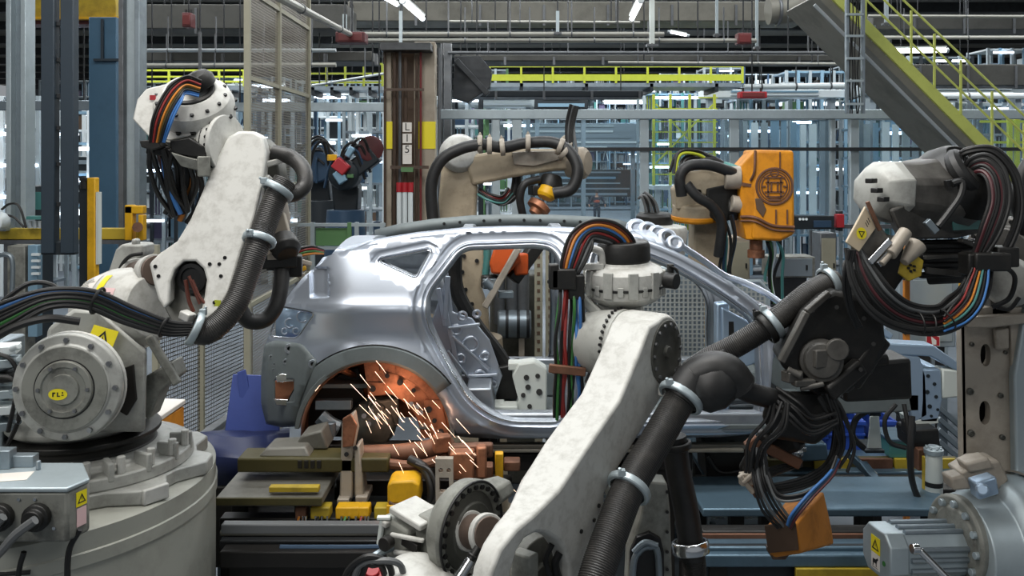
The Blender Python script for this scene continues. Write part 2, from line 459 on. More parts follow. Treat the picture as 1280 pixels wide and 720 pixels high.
box_thing('signal_box', 929, 49, 13.2, 17, 14, .2, 'maroon', 'small red box hanging on a rod left of the staircase', 'box', 'pipe_red')
box_thing('warning_beacon', 940, 119, 14.5, 34, 8, .2, 'red', 'flat red unit just above the enclosure beam', 'box', 'pipe_red')
def lamp(a, b, r, label, ya, yb=None, power='lamp'):
    yb = yb or ya; A, B = P(*a, ya), P(*b, yb)
    t = T('tube_lamp', label, 'lamp', (A+B)/2)
    d = (B-A).normalized()
    MB().cyl(A, B, px(r, ya), seg=12).to('tube', power, t)
    m = MB(); m.cyl(A-d*.05, A, px(r*1.2, ya), seg=12); m.cyl(B, B+d*.05, px(r*1.2, ya), seg=12); m.to('end_cap', 'alu', t)
    rods(t, [A.lerp(B, .5)])
    m = MB(); up = V((0, 0, px(r*1.6, ya))); m.bar(A+up, B+up, px(r*2.6, ya), px(r*.8, ya)); m.to('reflector', 'white_plastic', t)
    return t
lamp((504, 2), (528, 23), 3.2, 'bright tube lamp slanting above the conduit column', 10, 11.2)
lamp((801, 1), (790, 23), 3.2, 'bright tube lamp beside the wide white hanger', 10, 11.2)
lamp((1112, 64), (1182, 63), 2.6, 'bright tube lamp seen through the staircase railings', 16.5)
lamp((480, -3), (496, 6), 2.2, 'short tube lamp cut by the top edge near the slanted lamp', 12.5, 13)
lamp((838, 40), (858, 44), 1.5, 'tiny tube lamp glinting right of the wide white hanger', 15)
for i, (u, v, y, l, lab) in enumerate([(230, 128, 25, 26, 'small far lamp left of the left robot wrist housing'), (415, 133, 32, 50, 'far lamp strip behind the fence opening'), (440, 176, 36, 70, 'long far lamp strip above the dark far robot'),
        (690, 125, 34, 44, 'far lamp strip under the lime catwalk at centre'), (600, 132, 31, 60, 'far lamp strip left of the lime catwalk underside'), (1010, 92, 33, 40, 'far lamp strip right of the lime catwalk'), (1010, 130, 30, 90, 'long far lamp strip over the enclosure beam'),
        (880, 210, 37, 60, 'far lamp strip low behind the glass enclosure'), (700, 208, 42, 70, 'far lamp strip behind the middle robot arm'), (1200, 132, 27, 80, 'far lamp strip behind the stair bottom'), (335, 108, 34, 40, 'far lamp strip behind the tall fence'),
        (20, 158, 30, 46, 'far lamp strip left of the steel post at the left edge'), (112, 150, 31, 34, 'far lamp strip left of the blue column'), (950, 140, 36, 56, 'far lamp strip just under the enclosure beam'), (1200, 212, 34, 60, 'far lamp strip low behind the stair foot'),
        (780, 128, 37, 50, 'far lamp strip below the right half of the lime catwalk'), (250, 108, 33, 30, 'far lamp strip over the bored left robot head')]):
    lamp((u-l/2, v), (u+l/2, v), 2.0, lab, y, None, 'lamp_far')

def catwalk(u0, u1, vf, vtoe, vmid, vtop, y, n, label, depth=1.2):
    t = T('catwalk', label, 'catwalk', P((u0+u1)/2, vf, y))
    m = MB(); a, b = P(u0, vf+2, y), P(u1, vf+2, y); m.box((a+b)/2+V((0, depth/2, 0)), ((b-a).length, depth, px(5, y))); m.to('deck', 'galv', t)
    m = MB(); hbar(m, u0, u1, vtoe, y, 8 if y < 25 else 2.5, .03); m.to('toe_board', 'lime', t)
    m = MB(); hbar(m, u0, u1, vmid, y, 2.2); m.to('mid_rail', 'lime', t)
    m = MB(); hbar(m, u0, u1, vtop, y, 2.2); m.to('top_rail', 'lime', t)
    m = MB(); hbar(m, u0, u1, vtop, y+depth, 2.2); hbar(m, u0, u1, vmid, y+depth, 2.2); m.to('rear_rail', 'lime', t)
    for i in range(n):
        m = MB(); vbar(m, u0+(u1-u0)*i/(n-1), vtop, vf, y, 2.6); m.to('post', 'lime', t)
    m = MB()
    for i in range(4): hbar(m, u0+(u1-u0)*(i+.5)/4-2, u0+(u1-u0)*(i+.5)/4+2, vf+8, y+depth/2, 10, depth)
    m.to('bracket', 'bgdark', t)
    rods(t, [P(u0, vf, y+depth), P(u1, vf, y+depth)])
catwalk(612, 928, 104, 97, 83, 70, 20, 9, 'long lime yellow catwalk with railings spanning the upper centre')
catwalk(385, 478, 108, 103, 92, 80, 26, 5, 'small lime catwalk seen past the tall fence, left of the conduit column')
catwalk(180, 305, 108, 102, 96, 88, 28, 5, 'far lime catwalk behind the left robot head')
# lime access tower behind glass
t = T('access_tower', 'lime yellow scaffold tower standing behind the glass enclosure', 'tower', P(850, FLOORV(23), 23))
for u in (817, 838, 862, 893):
    m = MB(); vbar(m, u, 118, 232, 23, 3.2); m.to('post', 'lime', t)
for v in (122, 136, 152, 165, 178, 192, 206, 218):
    m = MB(); hbar(m, 815, 897, v, 23.1, 1.6); m.to('rail', 'lime', t)
m = MB(); m.bar(P(820, 204, 23.3), P(892, 130, 23.3), .04); m.bar(P(820, 130, 23.4), P(862, 176, 23.4), .035); m.to('brace', 'lime', t)
m = MB(); hbar(m, 812, 900, 234, 23.1, 5, 1.2); vbar(m, 822, 234, FLOORV(23)-1, 23, 6); vbar(m, 890, 234, FLOORV(23)-1, 23, 6); m.to('base', 'bgwhite', t)
t = T('lime_gate', 'lime double post gate frame at the right edge below the stairs', 'gate', P(1264, FLOORV(14), 14.4))
for u in (1262, 1271):
    m = MB(); vbar(m, u, 148, FLOORV(14.4), 14.4, 5); m.to('post', 'lime', t)
m = MB()
for v in (152, 178, 205, 240): hbar(m, 1225, 1300, v, 14.5, 3)
m.to('rail', 'lime', t)

# ---- staircase at upper right
t = T('staircase', 'steel staircase with lime stringers and railings descending at upper right', 'staircase', P(1500, FLOORV(11.6), 11.6))
Y0, Y1 = 11., 12.3
def stringer(y, w, name, matn):
    s = (1262-1037)/(218+8)
    p = [(1030, -12), (1048, -12), (1596, 537), (1596, 558)]
    m = MB(); m.prism([P(u, v, Y0)+V((0, y-Y0, 0)) for u, v in p], (0, .05, 0)); m.to(name, matn, t)
stringer(Y0, 15, 'near_stringer', 'lime_pale'); stringer(Y1, 15, 'far_stringer', 'steel_mid')
m = MB(); m.prism([P(u, v, Y0)+V((0, .05, 0)) for u, v in ((1022, -6), (1030, -12), (1590, 552), (1590, 566))], (0, Y1-Y0-.05, 0)); m.to('soffit', 'duct', t)
for i in range(31):
    u = 1040+i*18; v = -4+i*18
    a = P(u, v, Y0); m = MB(); m.box(a+V((.09, (Y1-Y0)/2, 0)), (.24, Y1-Y0-.1, .03)); m.to('tread', 'galv', t)
m = MB(); m.tube([P(1018, 6, 10.8), P(1560, 548, 10.8)], px(2.2, 10.8), 8, 1); m.to('conduit', 'alu', t)
for k, (off, yy) in enumerate(((46, Y0), (70, Y0), (24, Y0), (60, Y1), (36, Y1))):
    m = MB(); m.tube([P(1048+off-20, -30, Y0)+V((0, yy-Y0, 0)), P(1580, 502-off, Y0)+V((0, yy-Y0, 0))], px(1.5, 11), 8, 1); m.to('handrail', 'lime_pale', t)
for i, u in enumerate((1082, 1139, 1168, 1201, 1240, 1280, 1340, 1400, 1460, 1520)):
    v = u-1058
    m = MB(); vbar(m, u, v-68, v, Y0, 2.4); m.to('post', 'lime_pale', t)
# ---- cable ladder
t = T('cable_ladder', 'vertical galvanised cable ladder left of the staircase', 'cable ladder', P(1068, 142, 10.4))
for u in (1058.5, 1078.5):
    m = MB(); vbar(m, u, -15, 142, 10.4, 3.2, .06); m.to('side_rail', 'galv', t)
for v in (-8, 18, 45, 73, 101, 130):
    m = MB(); hbar(m, 1058, 1079, v, 10.33, 2.8, .03); m.to('rung', 'galv_light', t)
for k in range(4):
    m = MB(); m.tube([P(1063+k*3.4+R.uniform(-1.5, 1.5), v, 10.42) for v in (-20, 20, 55, 90, 125, 142)], .008, 6); m.to('cable', 'black', t)

# ---- glass enclosure
Y = 13.4
ENC = t = T('glass_enclosure', 'galvanised steel frame of the glass enclosure behind the car', 'frame', P(900, FLOORV(Y), Y))
m = MB(); hbar(m, 530, 1330, 143, Y, 12, .14); m.to('top_beam', 'galv_light', t, .01)
m = MB(); hbar(m, 722, 1330, 186.5, Y-.05, 4.5); m.to('mid_rail', 'steel_dark', t)
m = MB(); hbar(m, 915, 1330, 283, Y-.05, 5); m.to('low_rail', 'steel_mid', t)
for u, w in ((620, 10), (646, 12), (805, 11), (917, 12), (1040, 6), (1067, 11), (1180, 6), (1290, 12)):
    m = MB(); vbar(m, u, 143, FLOORV(Y), Y+.02, w, .1); m.to('post', 'galv_light', t, .008)
for k, (a, b, lab) in enumerate(((653, 799, 'glass pane behind the middle robot arm'), (811, 911, 'glass pane in front of the lime tower'), (923, 1036, 'glass pane behind the orange gun cover'), (1073, 1176, 'glass pane behind the right robot head'), (1184, 1284, 'glass pane below the stair foot'))):
    p = PL(Y+.02, [(a, 150), (b, 150), (b, 280), (a, 280)]); m = MB(); m.prism(p, (0, .008, 0))
    m.to('glass_pane', 'glass_panel', ENC, label='large clear '+lab)
for k, (a, b, n, lab) in enumerate(((925, 1034, 9, 'row of pale blue strip profiles behind the orange gun cover'), (1076, 1175, 8, 'row of pale blue strip profiles behind the right robot head'))):
    t = T('profile_screen', lab, 'screen', P((a+b)/2, FLOORV(15), 15))
    for i in range(n):
        u = a+(b-a)*(i+.5)/n; m = MB(); vbar(m, u, 150+R.uniform(0, 6), 268, 15, (b-a)/n*R.uniform(.45, .8), .05); m.to('strip', R.choice(['bgwhite', 'bgwhite', 'galv_light', 'bggrey', 'bgblue']), t)
    m = MB(); hbar(m, a, b, 272, 15, 7); hbar(m, a, b, 148, 15, 5); m.to('rail', 'galv', t)
    m = MB(); vbar(m, a, 148, FLOORV(15), 15, 5); vbar(m, b, 148, FLOORV(15), 15, 5); m.to('post', 'galv', t)
# beams left of the column
_o = simple('crossbeam', 'galv_light', 'pale steel crossbeam behind the tall fence', 'beam', lambda m: hbar(m, 288, 482, 134, 14.35, 11, .14), bev=.01); rods(_o, [P(300, 130, 14.35), P(474, 130, 14.35)])
_o = simple('crossbeam', 'galv', 'grey steel crossbeam passing behind the dark hanging bars', 'beam', lambda m: hbar(m, -30, 158, 132, 12.6, 12, .14), bev=.01); rods(_o, [P(105, 128, 12.6), P(-20, 128, 12.6)])
_o = simple('crossbeam', 'galv_light', 'thin pale crossbeam behind the left robot elbow', 'beam', lambda m: hbar(m, 180, 286, 133, 14.2, 8, .14), bev=.01); rods(_o, [P(190, 130, 14.2), P(280, 130, 14.2)])

# ---- conduit column
t = T('conduit_column', 'beige steel column wrapped in brown conduits with yellow bands', 'column', P(520, FLOORV(12), 12))
m = MB(); vbar(m, 532, 54, FLOORV(12), 12, 26, .3); m.to('column', 'col_beige', t, .01)
m = MB(); vbar(m, 505, 56, FLOORV(12), 12.15, 44, .2); m.to('back_plate', 'bgbrown', t, .01)
m = MB(); vbar(m, 486, 56, FLOORV(12), 11.9, 9, .2); m.to('flange', 'col_beige', t, .01)
for u, w, mt in ((481, 3, 'pipe_brown'), (493, 5, 'pipe_brown'), (500, 4, 'steel_mid'), (507, 5, 'pipe_brown'), (521, 4, 'pipe_brown'), (526, 3, 'pipe_red'), (549, 4, 'steel_mid')):
    m = MB(); m.tube([P(u, 52+R.uniform(0, 20), 11.75), P(u, 300, 11.75)], px(w/2, 11.75), 8, 1); m.to('conduit', mt, t)
for u in (499, 506, 513):
    m = MB(); m.tube([P(u, 238, 11.66), P(u, 330, 11.66)], px(3.2, 11.7), 10, 1); m.to('lower_pipe', 'bgwhite', t)
    m = MB(); m.cyl(P(u, 228, 11.66), P(u, 240, 11.66), px(3.8, 11.7)); m.to('red_collar', 'red', t)
m = MB(); vbar(m, 487, 152, 186, 11.79, 8, .02); vbar(m, 532, 152, 186, 11.845, 25, .012); m.to('yellow_band', 'yellow_label', t)
m = MB(); hbar(m, 488, 536, 209, 11.6, 4); hbar(m, 480, 530, 112, 11.6, 3); m.to('clamp_rail', 'pipe_brown', t)
m = MB(); hbar(m, 478, 540, 60, 11.7, 9, .4); m.to('cable_tray', 'steel_dark', t)
t = T('column_sign', 'white placards with black L 1 5 hanging on the conduit column', 'sign', P(509, 200, 11.55))
for v, ch in ((159, 'L'), (173, '1'), (187, '5'), (199, None)):
    m = MB(); M = sticker(m, P(509, v, 11.58), (1, 0, 0), (0, 0, 1), .12, .125, 'paper', .006)
    if ch: m.mat('ink'); m.add_mesh(text_mesh(ch, .14), M@Matrix.Translation((0, 0, .008)))
    m.to('placard', 'paper', t)
m = MB(); m.box(P(509, 212, 11.58), (.16, .04, .06)); m.to('green_plate', 'bggreen', t)
simple('steel_column', 'steel_mid', 'slim grey steel column just right of the conduit column', 'column', lambda m: (vbar(m, 560, 50, FLOORV(14), 14.2, 9, .25), vbar(m, 553, 50, FLOORV(14), 14.3, 3, .3)), bev=.006)
_o = simple('bracket_arm', 'steel_dark', 'dark folded bracket structure left of the lime catwalk', 'bracket', lambda m: (m.plate(15, [(568, 70), (600, 70), (615, 88), (612, 110), (585, 128), (566, 122)], .4), m.bar(P(570, 75, 14.9), P(610, 118, 14.9), .1)), bev=.01); rods(_o, [P(576, 72, 15.2), P(596, 72, 15.2)])

# ---- tall mesh fence (runs away from the eye)
t = T('mesh_fence', 'tall wire mesh fence with cream posts receding behind the left robot', 'fence', V((-2.72, 10.2, 0)))
fx = -2.72
def fz(v, y): return ZC-(v-V0)*y/F
ys = (9.05, 10.25, 11.75)
for y in ys:
    m = MB(); m.box((fx, y, 3.6), (.06, .06, 7.2)); m.to('post', 'concrete', t)
for z in (6.2, 5.15, 4.25, 3.1, 1.9, .5):
    m = MB(); m.bar((fx, ys[0], z), (fx, ys[2], z), .045); m.to('rail', 'concrete', t)
for k in range(2):
    m = MB(); m.box((fx, (ys[k]+ys[k+1])/2, 3.3), (.004, ys[k+1]-ys[k]-.06, 5.8)); m.to('mesh_panel', 'wire_mesh', t)
t = T('low_fence', 'lower wire mesh fence with cream posts on the floor behind the left robot', 'fence', P(280, 560, 9))
for u, y in ((195, 8.3), (252, 9), (312, 10.)):
    m = MB(); a = P(u, 300, y); m.box((a.x, y, 1.3), (.055, .055, 2.6)); m.to('post', 'concrete', t)
for (a, b) in (((195, 8.3), (252, 9)), ((252, 9), (312, 10.))):
    A, B = P(a[0], 0, a[1]), P(b[0], 0, b[1]); A.z = B.z = 0
    m = MB(); m.prism([A+V((0, 0, .1)), B+V((0, 0, .1)), B+V((0, 0, 2.5)), A+V((0, 0, 2.5))], (0, .004, 0)); m.to('mesh_panel', 'wire_mesh_dark', t)
    m = MB(); m.bar(A+V((0, 0, .1)), B+V((0, 0, .1)), .04); m.bar(A+V((0, 0, 2.5)), B+V((0, 0, 2.5)), .04); m.to('rail', 'concrete', t)
t = T('guard_rail', 'pale green guard rail frame behind the car roof, left of the conduit column', 'guard rail', P(440, FLOORV(11.2), 11.2))
for u in (391, 437, 446, 478):
    m = MB(); vbar(m, u, 278, FLOORV(11.2), 11.2, 5); m.to('post', 'bggreen' if u == 437 else 'galv_light', t)
m = MB(); hbar(m, 360, 482, 281, 11.2, 4); hbar(m, 360, 482, 310, 11.2, 4); m.to('rail', 'galv_light', t)
m = MB(); hbar(m, 395, 435, 296, 11.25, 22, .02); m.to('infill_panel', 'bggreen', t)

# ---- left edge group
t = T('steel_post', 'wide galvanised post near the left edge of the photo', 'post', P(26, FLOORV(9.5), 9.5))
m = MB(); vbar(m, 26, -10, FLOORV(9.5), 9.5, 13, .12); m.to('web', 'galv', t)
for u in (17, 35):
    m = MB(); vbar(m, u, -10, FLOORV(9.5), 9.45, 6, .2); m.to('flange', 'galv_light', t, .004)
t = T('steel_post', 'galvanised post right of the blue column', 'post', P(166, FLOORV(9.8), 9.8))
m = MB(); vbar(m, 166, -10, FLOORV(9.8), 9.8, 16, .12); m.to('web', 'galv_light', t)
for u, mt in ((156, 'steel_mid'), (176, 'galv')):
    m = MB(); vbar(m, u, -10, FLOORV(9.8), 9.75, 6, .2); m.to('flange', mt, t, .004)
t = T('lifting_gate', 'pair of dark navy vertical bars hanging left of the blue column', 'gate', P(75, 318, 7.6))
for u in (63, 87):
    m = MB(); vbar(m, u, -20, 316, 7.6, 16.5, .1); m.to('bar', 'navy', t, .006)
m = MB(); hbar(m, 54, 96, 310, 7.62, 16, .08); m.to('bottom_rail', 'bgdark', t, .006)
for v in (30, 75, 120, 160, 205, 255):
    m = MB(); hbar(m, 70, 80, v, 7.62, 5, .06); m.to('spacer', 'steel_dark', t)
t = T('blue_column', 'wide steel blue column between the dark bars and a galvanised post', 'column', P(136, FLOORV(11), 11))
m = MB(); vbar(m, 136, 24, FLOORV(11), 11, 34, .34); m.to('column', 'blue_col', t, .008)
m = MB(); hbar(m, 118, 154, 75, 10.8, 3, .06); m.bar(P(128, 24, 10.8), P(128, 75, 10.8), .03); m.to('seam', 'navy', t)
t = T('yellow_beam', 'yellow crane beam at the top of the photo behind the dark bars', 'beam', P(93, 24, 11.6))
m = MB(); hbar(m, 36, 150, 8, 11.6, 32, .25); m.to('beam_body', 'yellow_old', t, .01)
m = MB(); hbar(m, 36, 150, 23, 11.45, 3, .1); m.to('lower_flange', 'yellow', t)
m = MB(); hbar(m, 38, 160, 28, 11.7, 9, .3); m.to('trolley_track', 'maroon', t)
t = T('bollard', 'orange yellow guard post with dark left face in front of the blue column', 'post', P(116, 345, 8.2))
m = MB(); vbar(m, 116.5, 222, FLOORV(8.2), 8.2, 10, .09); m.to('post', 'yellow', t, .008)
m = MB(); vbar(m, 106, 230, FLOORV(8.2), 8.22, 9, .07); m.to('dark_channel', 'bgdark', t)
m = MB(); vbar(m, 123.5, 240, 330, 8.2, 3, .07); m.to('white_strip', 'white_plastic', t)
m = MB(); m.cyl(P(106, 236, 8.2), P(106, 226, 8.2), .04); m.box(P(108, 224, 8.2), (.1, .08, .03)); m.to('sensor', 'black_part', t)
t = T('yellow_barrier', 'yellow horizontal barrier rail behind the dark hanging bars', 'barrier', P(80, FLOORV(9.1), 9.1))
m = MB(); hbar(m, -30, 175, 292, 9.1, 14, .1); m.to('rail', 'yellow_old', t, .008)
m = MB(); hbar(m, -30, 175, 302, 9.1, 5, .12); m.to('lower_lip', 'steel_mid', t)
for u in (11, 168):
    m = MB(); vbar(m, u, 300, FLOORV(9.1), 9.1, 8); m.to('leg', 'steel_mid', t)
t = T('yellow_bracket', 'yellow bracket standing on the barrier under the galvanised post', 'bracket', P(168, 300, 8.9))
m = MB(); vbar(m, 163, 256, 300, 8.9, 10, .1); vbar(m, 178, 268, 300, 8.9, 6, .1); hbar(m, 158, 181, 262, 8.9, 10, .1); m.to('frame', 'yellow', t, .01)
m = MB(); m.cyl(P(172, 284, 8.85), P(172, 284, 8.7), .05); m.to('knob', 'rust_steel', t)
t = T('cabinet', 'grey control cabinet at the left edge under the barrier', 'cabinet', P(28, FLOORV(8.7), 8.8))
m = MB(); vbar(m, 27, 306, FLOORV(8.8), 8.8, 22, .2); m.to('housing', 'cast_grey', t, .01)
m = MB(); vbar(m, 44, 306, 420, 8.75, 12, .1); m.to('side_panel', 'bgblue', t, .006)
for v in (318, 326, 334, 342):
    m = MB(); hbar(m, 40, 50, v, 8.68, 3, .03); m.to('louver', 'bgwhite', t)
m = MB(); m.tube(PL(8.7, [(-10, 322), (8, 318), (16, 330), (14, 390)]), .025, 8); m.to('hand_rail', 'galv', t)
t = T('small_actuator', 'white drum actuator sitting on the yellow barrier at the left edge', 'actuator', P(8, 285, 8.9))
m = MB(); m.lathe(P(6, 276, 8.9), (0, -1, 0), [(0, .06), (.05, .09), (.2, .09), (.22, .05)], 16); m.to('drum', 'bgwhite', t); m = MB(); m.box(P(6, 281, 9.04), (.1, .14, .12)); m.to('foot', 'galv', t)
m = MB(); m.tube(PL(8.8, [(2, 262), (12, 255), (24, 258), (33, 285)]), .012, 6); m.tube(PL(8.85, [(5, 268), (18, 272), (30, 284)]), .012, 6); m.to('cable', 'black', t)
t = T('valve_block', 'teal valve strip with small fittings right of the left steel post', 'valve block', P(45, 285, 9.))
m = MB(); hbar(m, 36, 55, 272, 9., 4, .1); m.to('block', 'bgteal', t)
for u in (38, 44, 50):
    m = MB(); m.cyl(P(u, 285, 9), P(u, 276, 9), .02, seg=8); m.to('fitting', 'alu', t)
t = T('tall_cabinet', 'dark narrow cabinet between the left steel post and dark bars', 'cabinet', P(47, FLOORV(10), 10))
m = MB(); vbar(m, 47, 232, FLOORV(10), 10, 17, .4); m.to('housing', 'bgdark', t, .01)
m = MB(); vbar(m, 47, 240, 262, 9.78, 11, .03); m.to('door', 'bgteal', t)

# ---- far machinery
PALS = {'blue': ['bgblue', 'bgnavy', 'bgwhite', 'bgdark', 'bgteal', 'bggrey', 'bgdark', 'bgpurple', 'bgwhite'], 'white': ['bgwhite', 'bggrey', 'bgblue', 'bgwhite', 'bgdark', 'bgnavy', 'bggreen', 'bgbrown', 'bgteal'], 'dark': ['bgdark', 'bgnavy', 'bgdark', 'bgteal', 'bgpurple', 'bgblue'],
        'green': ['bggreen', 'bgteal', 'bgdark', 'bgwhite', 'lime', 'bgnavy'], 'warm': ['bgbrown', 'bgdark', 'bgred', 'bggrey', 'bgpurple', 'bgnavy']}
def rack(u, y, w, vtop, pal, label, lev=7, lamps=2, den=.85):
    c = P(u, FLOORV(y), y); h = ZC-(vtop-V0)*y/F
    t = T('machine_rack', label, 'machine', c); W = px(w, y); d = 1.4
    pm = R.choice(PALS[pal][:3])
    n = max(2, int(w/14))
    for i in range(n+1):
        m = MB(); x = c.x-W/2+W*i/n
        for q in (0, d): m.box((x, y+q, h/2), (.09, .09, h))
        m.to('post', pm if i % 2 else 'galv_light', t)
    m = MB()
    for k in range(lev+1): m.box((c.x, y+d/2, .25+(h-.3)*k/lev), (W, d, .06))
    m.to('shelf', R.choice(['bgwhite', 'galv', 'bgblue']), t)
    groups = {}
    for k in range(lev):
        z0 = .25+(h-.3)*k/lev; zh = (h-.3)/lev; x = c.x-W/2+.08
        while x < c.x+W/2-.2:
            ww = R.uniform(.12, .75)
            if R.random() < den:
                hh = zh*R.uniform(.35, .92); mt = R.choice(PALS[pal]); mm = groups.setdefault(mt, MB())
                ww = min(ww, c.x+W/2-.05-x)
                yy = y+R.uniform(.1, .8)
                kind = R.random()
                if kind < .45: mm.box((x+ww/2, yy+.2, z0+hh/2+.03), (ww*.9, .4, hh))
                elif kind < .9:
                    for q in range(int(ww/.09)+1): mm.box((x+q*.09, yy, z0+zh/2), (.035, .05, zh))
                else: mm.tube([(x, yy, z0+.1), (x+ww*.3, yy-.1, z0+hh), (x+ww*.7, yy+.1, z0+hh*.8), (x+ww, yy, z0+.05)], .035, 6, 4)
            x += ww+R.uniform(.02, .2)
    for mt, mm in groups.items(): mm.to('module', mt, t)
    for k in range(lamps):
        z = .25+(h-.3)*R.randint(2, lev)/lev-.12; x = c.x+R.uniform(-.3, .3)*W; l = R.uniform(.4, .9)
        m = MB(); m.cyl((x-l/2, y-.08, z), (x+l/2, y-.08, z), .04, seg=8); m.to('work_light', 'lamp_far', t)
RK = [(18, 22, 60, 120, 'blue', 'blue machine frame behind the left steel post'), (70, 27, 70, 128, 'white', 'white machine frame seen between the dark hanging bars'), (112, 20, 36, 138, 'blue', 'narrow bright blue machine frame left of the blue column'),
      (205, 26, 60, 112, 'dark', 'dark machine frame under the left robot head'), (275, 30, 70, 104, 'dark', 'dark machine frame behind the left robot elbow'), (345, 24, 70, 118, 'dark', 'dark machine frame seen through the tall mesh fence'),
      (410, 30, 56, 116, 'blue', 'blue machine frame behind the dark far robot'), (455, 27, 50, 130, 'white', 'pale machine frame just left of the conduit column'),
      (575, 24, 50, 118, 'dark', 'dark machine frame right of the slim grey column'), (612, 32, 44, 86, 'green', 'green tinted machine frame at the left end of the lime catwalk'), (636, 28, 40, 122, 'white', 'white machine frame behind the middle robot hoses'),
      (722, 64, 80, 96, 'blue', 'tall blue machine frame behind the centre of the lime catwalk'), (776, 66, 70, 116, 'blue', 'blue machine frame behind the walking worker'), (800, 73, 120, 112, 'white', 'far pale machine frame above the walking worker'),
      (845, 29, 80, 116, 'green', 'green machine frame behind the lime scaffold tower'), (905, 39, 50, 84, 'blue', 'blue machine frame at the right end of the lime catwalk'), (955, 26, 66, 122, 'white', 'white machine frame behind the orange gun cover'),
      (1020, 28, 74, 88, 'white', 'pale machine frame left of the cable ladder'), (1110, 24, 70, 122, 'white', 'white machine frame right of the cable ladder'), (1175, 29, 80, 70, 'dark', 'dark machine frame behind the staircase middle'),
      (1240, 22, 90, 128, 'white', 'pale machine frame behind the stair foot'), (1265, 32, 60, 60, 'blue', 'blue machine frame at the right edge behind the stairs'),
      (655, 72, 130, 110, 'blue', 'far blue machine line left of centre under the catwalk'), (900, 50, 150, 92, 'blue', 'far blue machine line right of centre under the catwalk'), (150, 44, 200, 100, 'blue', 'far blue machine line at the left'), (430, 45, 120, 100, 'white', 'far pale machine line behind the fence opening'),
      (1150, 45, 200, 82, 'blue', 'far blue machine line at the right'), (310, 46, 90, 96, 'blue', 'far blue machine line behind the left elbow')]
for a in RK: rack(a[0], a[1], a[2], a[3], a[4], a[5], lev=max(6, int((ZC-(a[3]-V0)*a[1]/F)/.75)), lamps=6)
# ---- larger pale and dark bodies of machinery behind the enclosure
def block(name, u0, u1, v0, v1, y, matn, label, cat, slats=0, slat='bgwhite', d=1.2):
    t = T(name, label, cat, (P((u0+u1)/2, 0, y).x, y+d/2, 0))
    a, b = P(u0, v0, y), P(u1, v1, y); c = (a+b)/2
    m = MB(); m.box((c.x, y+d/2, c.z), (b.x-a.x, d, a.z-b.z)); m.to('housing', matn, t, .02)
    for k in range(slats):
        z = b.z+(a.z-b.z)*(k+.5)/slats; m = MB(); m.box((c.x, y-.03, z), ((b.x-a.x)*R.uniform(.5, .95), .06, (a.z-b.z)/slats*R.uniform(.2, .5))); m.to('band', R.choice([slat, 'galv_light', 'bggrey', slat]), t)
    for s_ in (.06, .94):
        x = a.x+(b.x-a.x)*s_; m = MB(); m.box((x, y+d/2, b.z/2), (.14, .3, b.z)); m.to('leg', 'bggrey', t)
block('conveyor_housing', 600, 806, 154, 188, 34, 'bggrey', 'long pale overhead conveyor housing behind the middle robot arm', 'conveyor', 5)
block('conveyor_housing', 540, 668, 120, 134, 27, 'galv_light', 'white overhead conveyor housing under the left end of the lime catwalk', 'conveyor', 2, d=.8)
block('conveyor_housing', 880, 1056, 112, 122, 25, 'bgwhite', 'white overhead conveyor housing above the enclosure beam left of the ladder', 'conveyor', 2, 'bgblue', .8)
block('conveyor_housing', 1082, 1290, 104, 118, 21.2, 'galv_light', 'pale overhead conveyor housing behind the lower stair railing', 'conveyor', 3, d=.6)
block('machine_housing', 666, 800, 212, 246, 60, 'bgdark', 'dark far machine housing behind the walking worker', 'machine', 5, 'bgblue')
block('machine_housing', 806, 836, 226, 262, 40, 'bgnavy', 'navy far machine housing under the lime scaffold tower', 'machine', 3, 'bgteal')
block('machine_housing', 862, 912, 116, 134, 31, 'bgdark', 'dark far housing just above the enclosure beam right of the lime tower', 'machine', 1, 'bgwhite')
block('machine_housing', 668, 735, 118, 136, 30, 'bgdark', 'dark far housing just above the enclosure beam under the lime catwalk', 'machine', 2, 'bgblue')
block('machine_housing', 388, 478, 168, 200, 38, 'bgnavy', 'navy far machine housing behind the red tool of the dark robot', 'machine', 4, 'bgwhite')
block('machine_housing', 96, 118, 196, 236, 24, 'bgdark', 'dark far housing left of the blue column', 'machine', 3, 'bgteal')
block('machine_housing', 180, 306, 140, 176, 33, 'bgdark', 'dark far housing between the blue column and the left robot elbow', 'machine', 4, 'bgblue')
block('machine_housing', 1190, 1290, 160, 200, 36, 'bgdark', 'dark far housing behind the foot of the lime staircase', 'machine', 4, 'bgwhite')
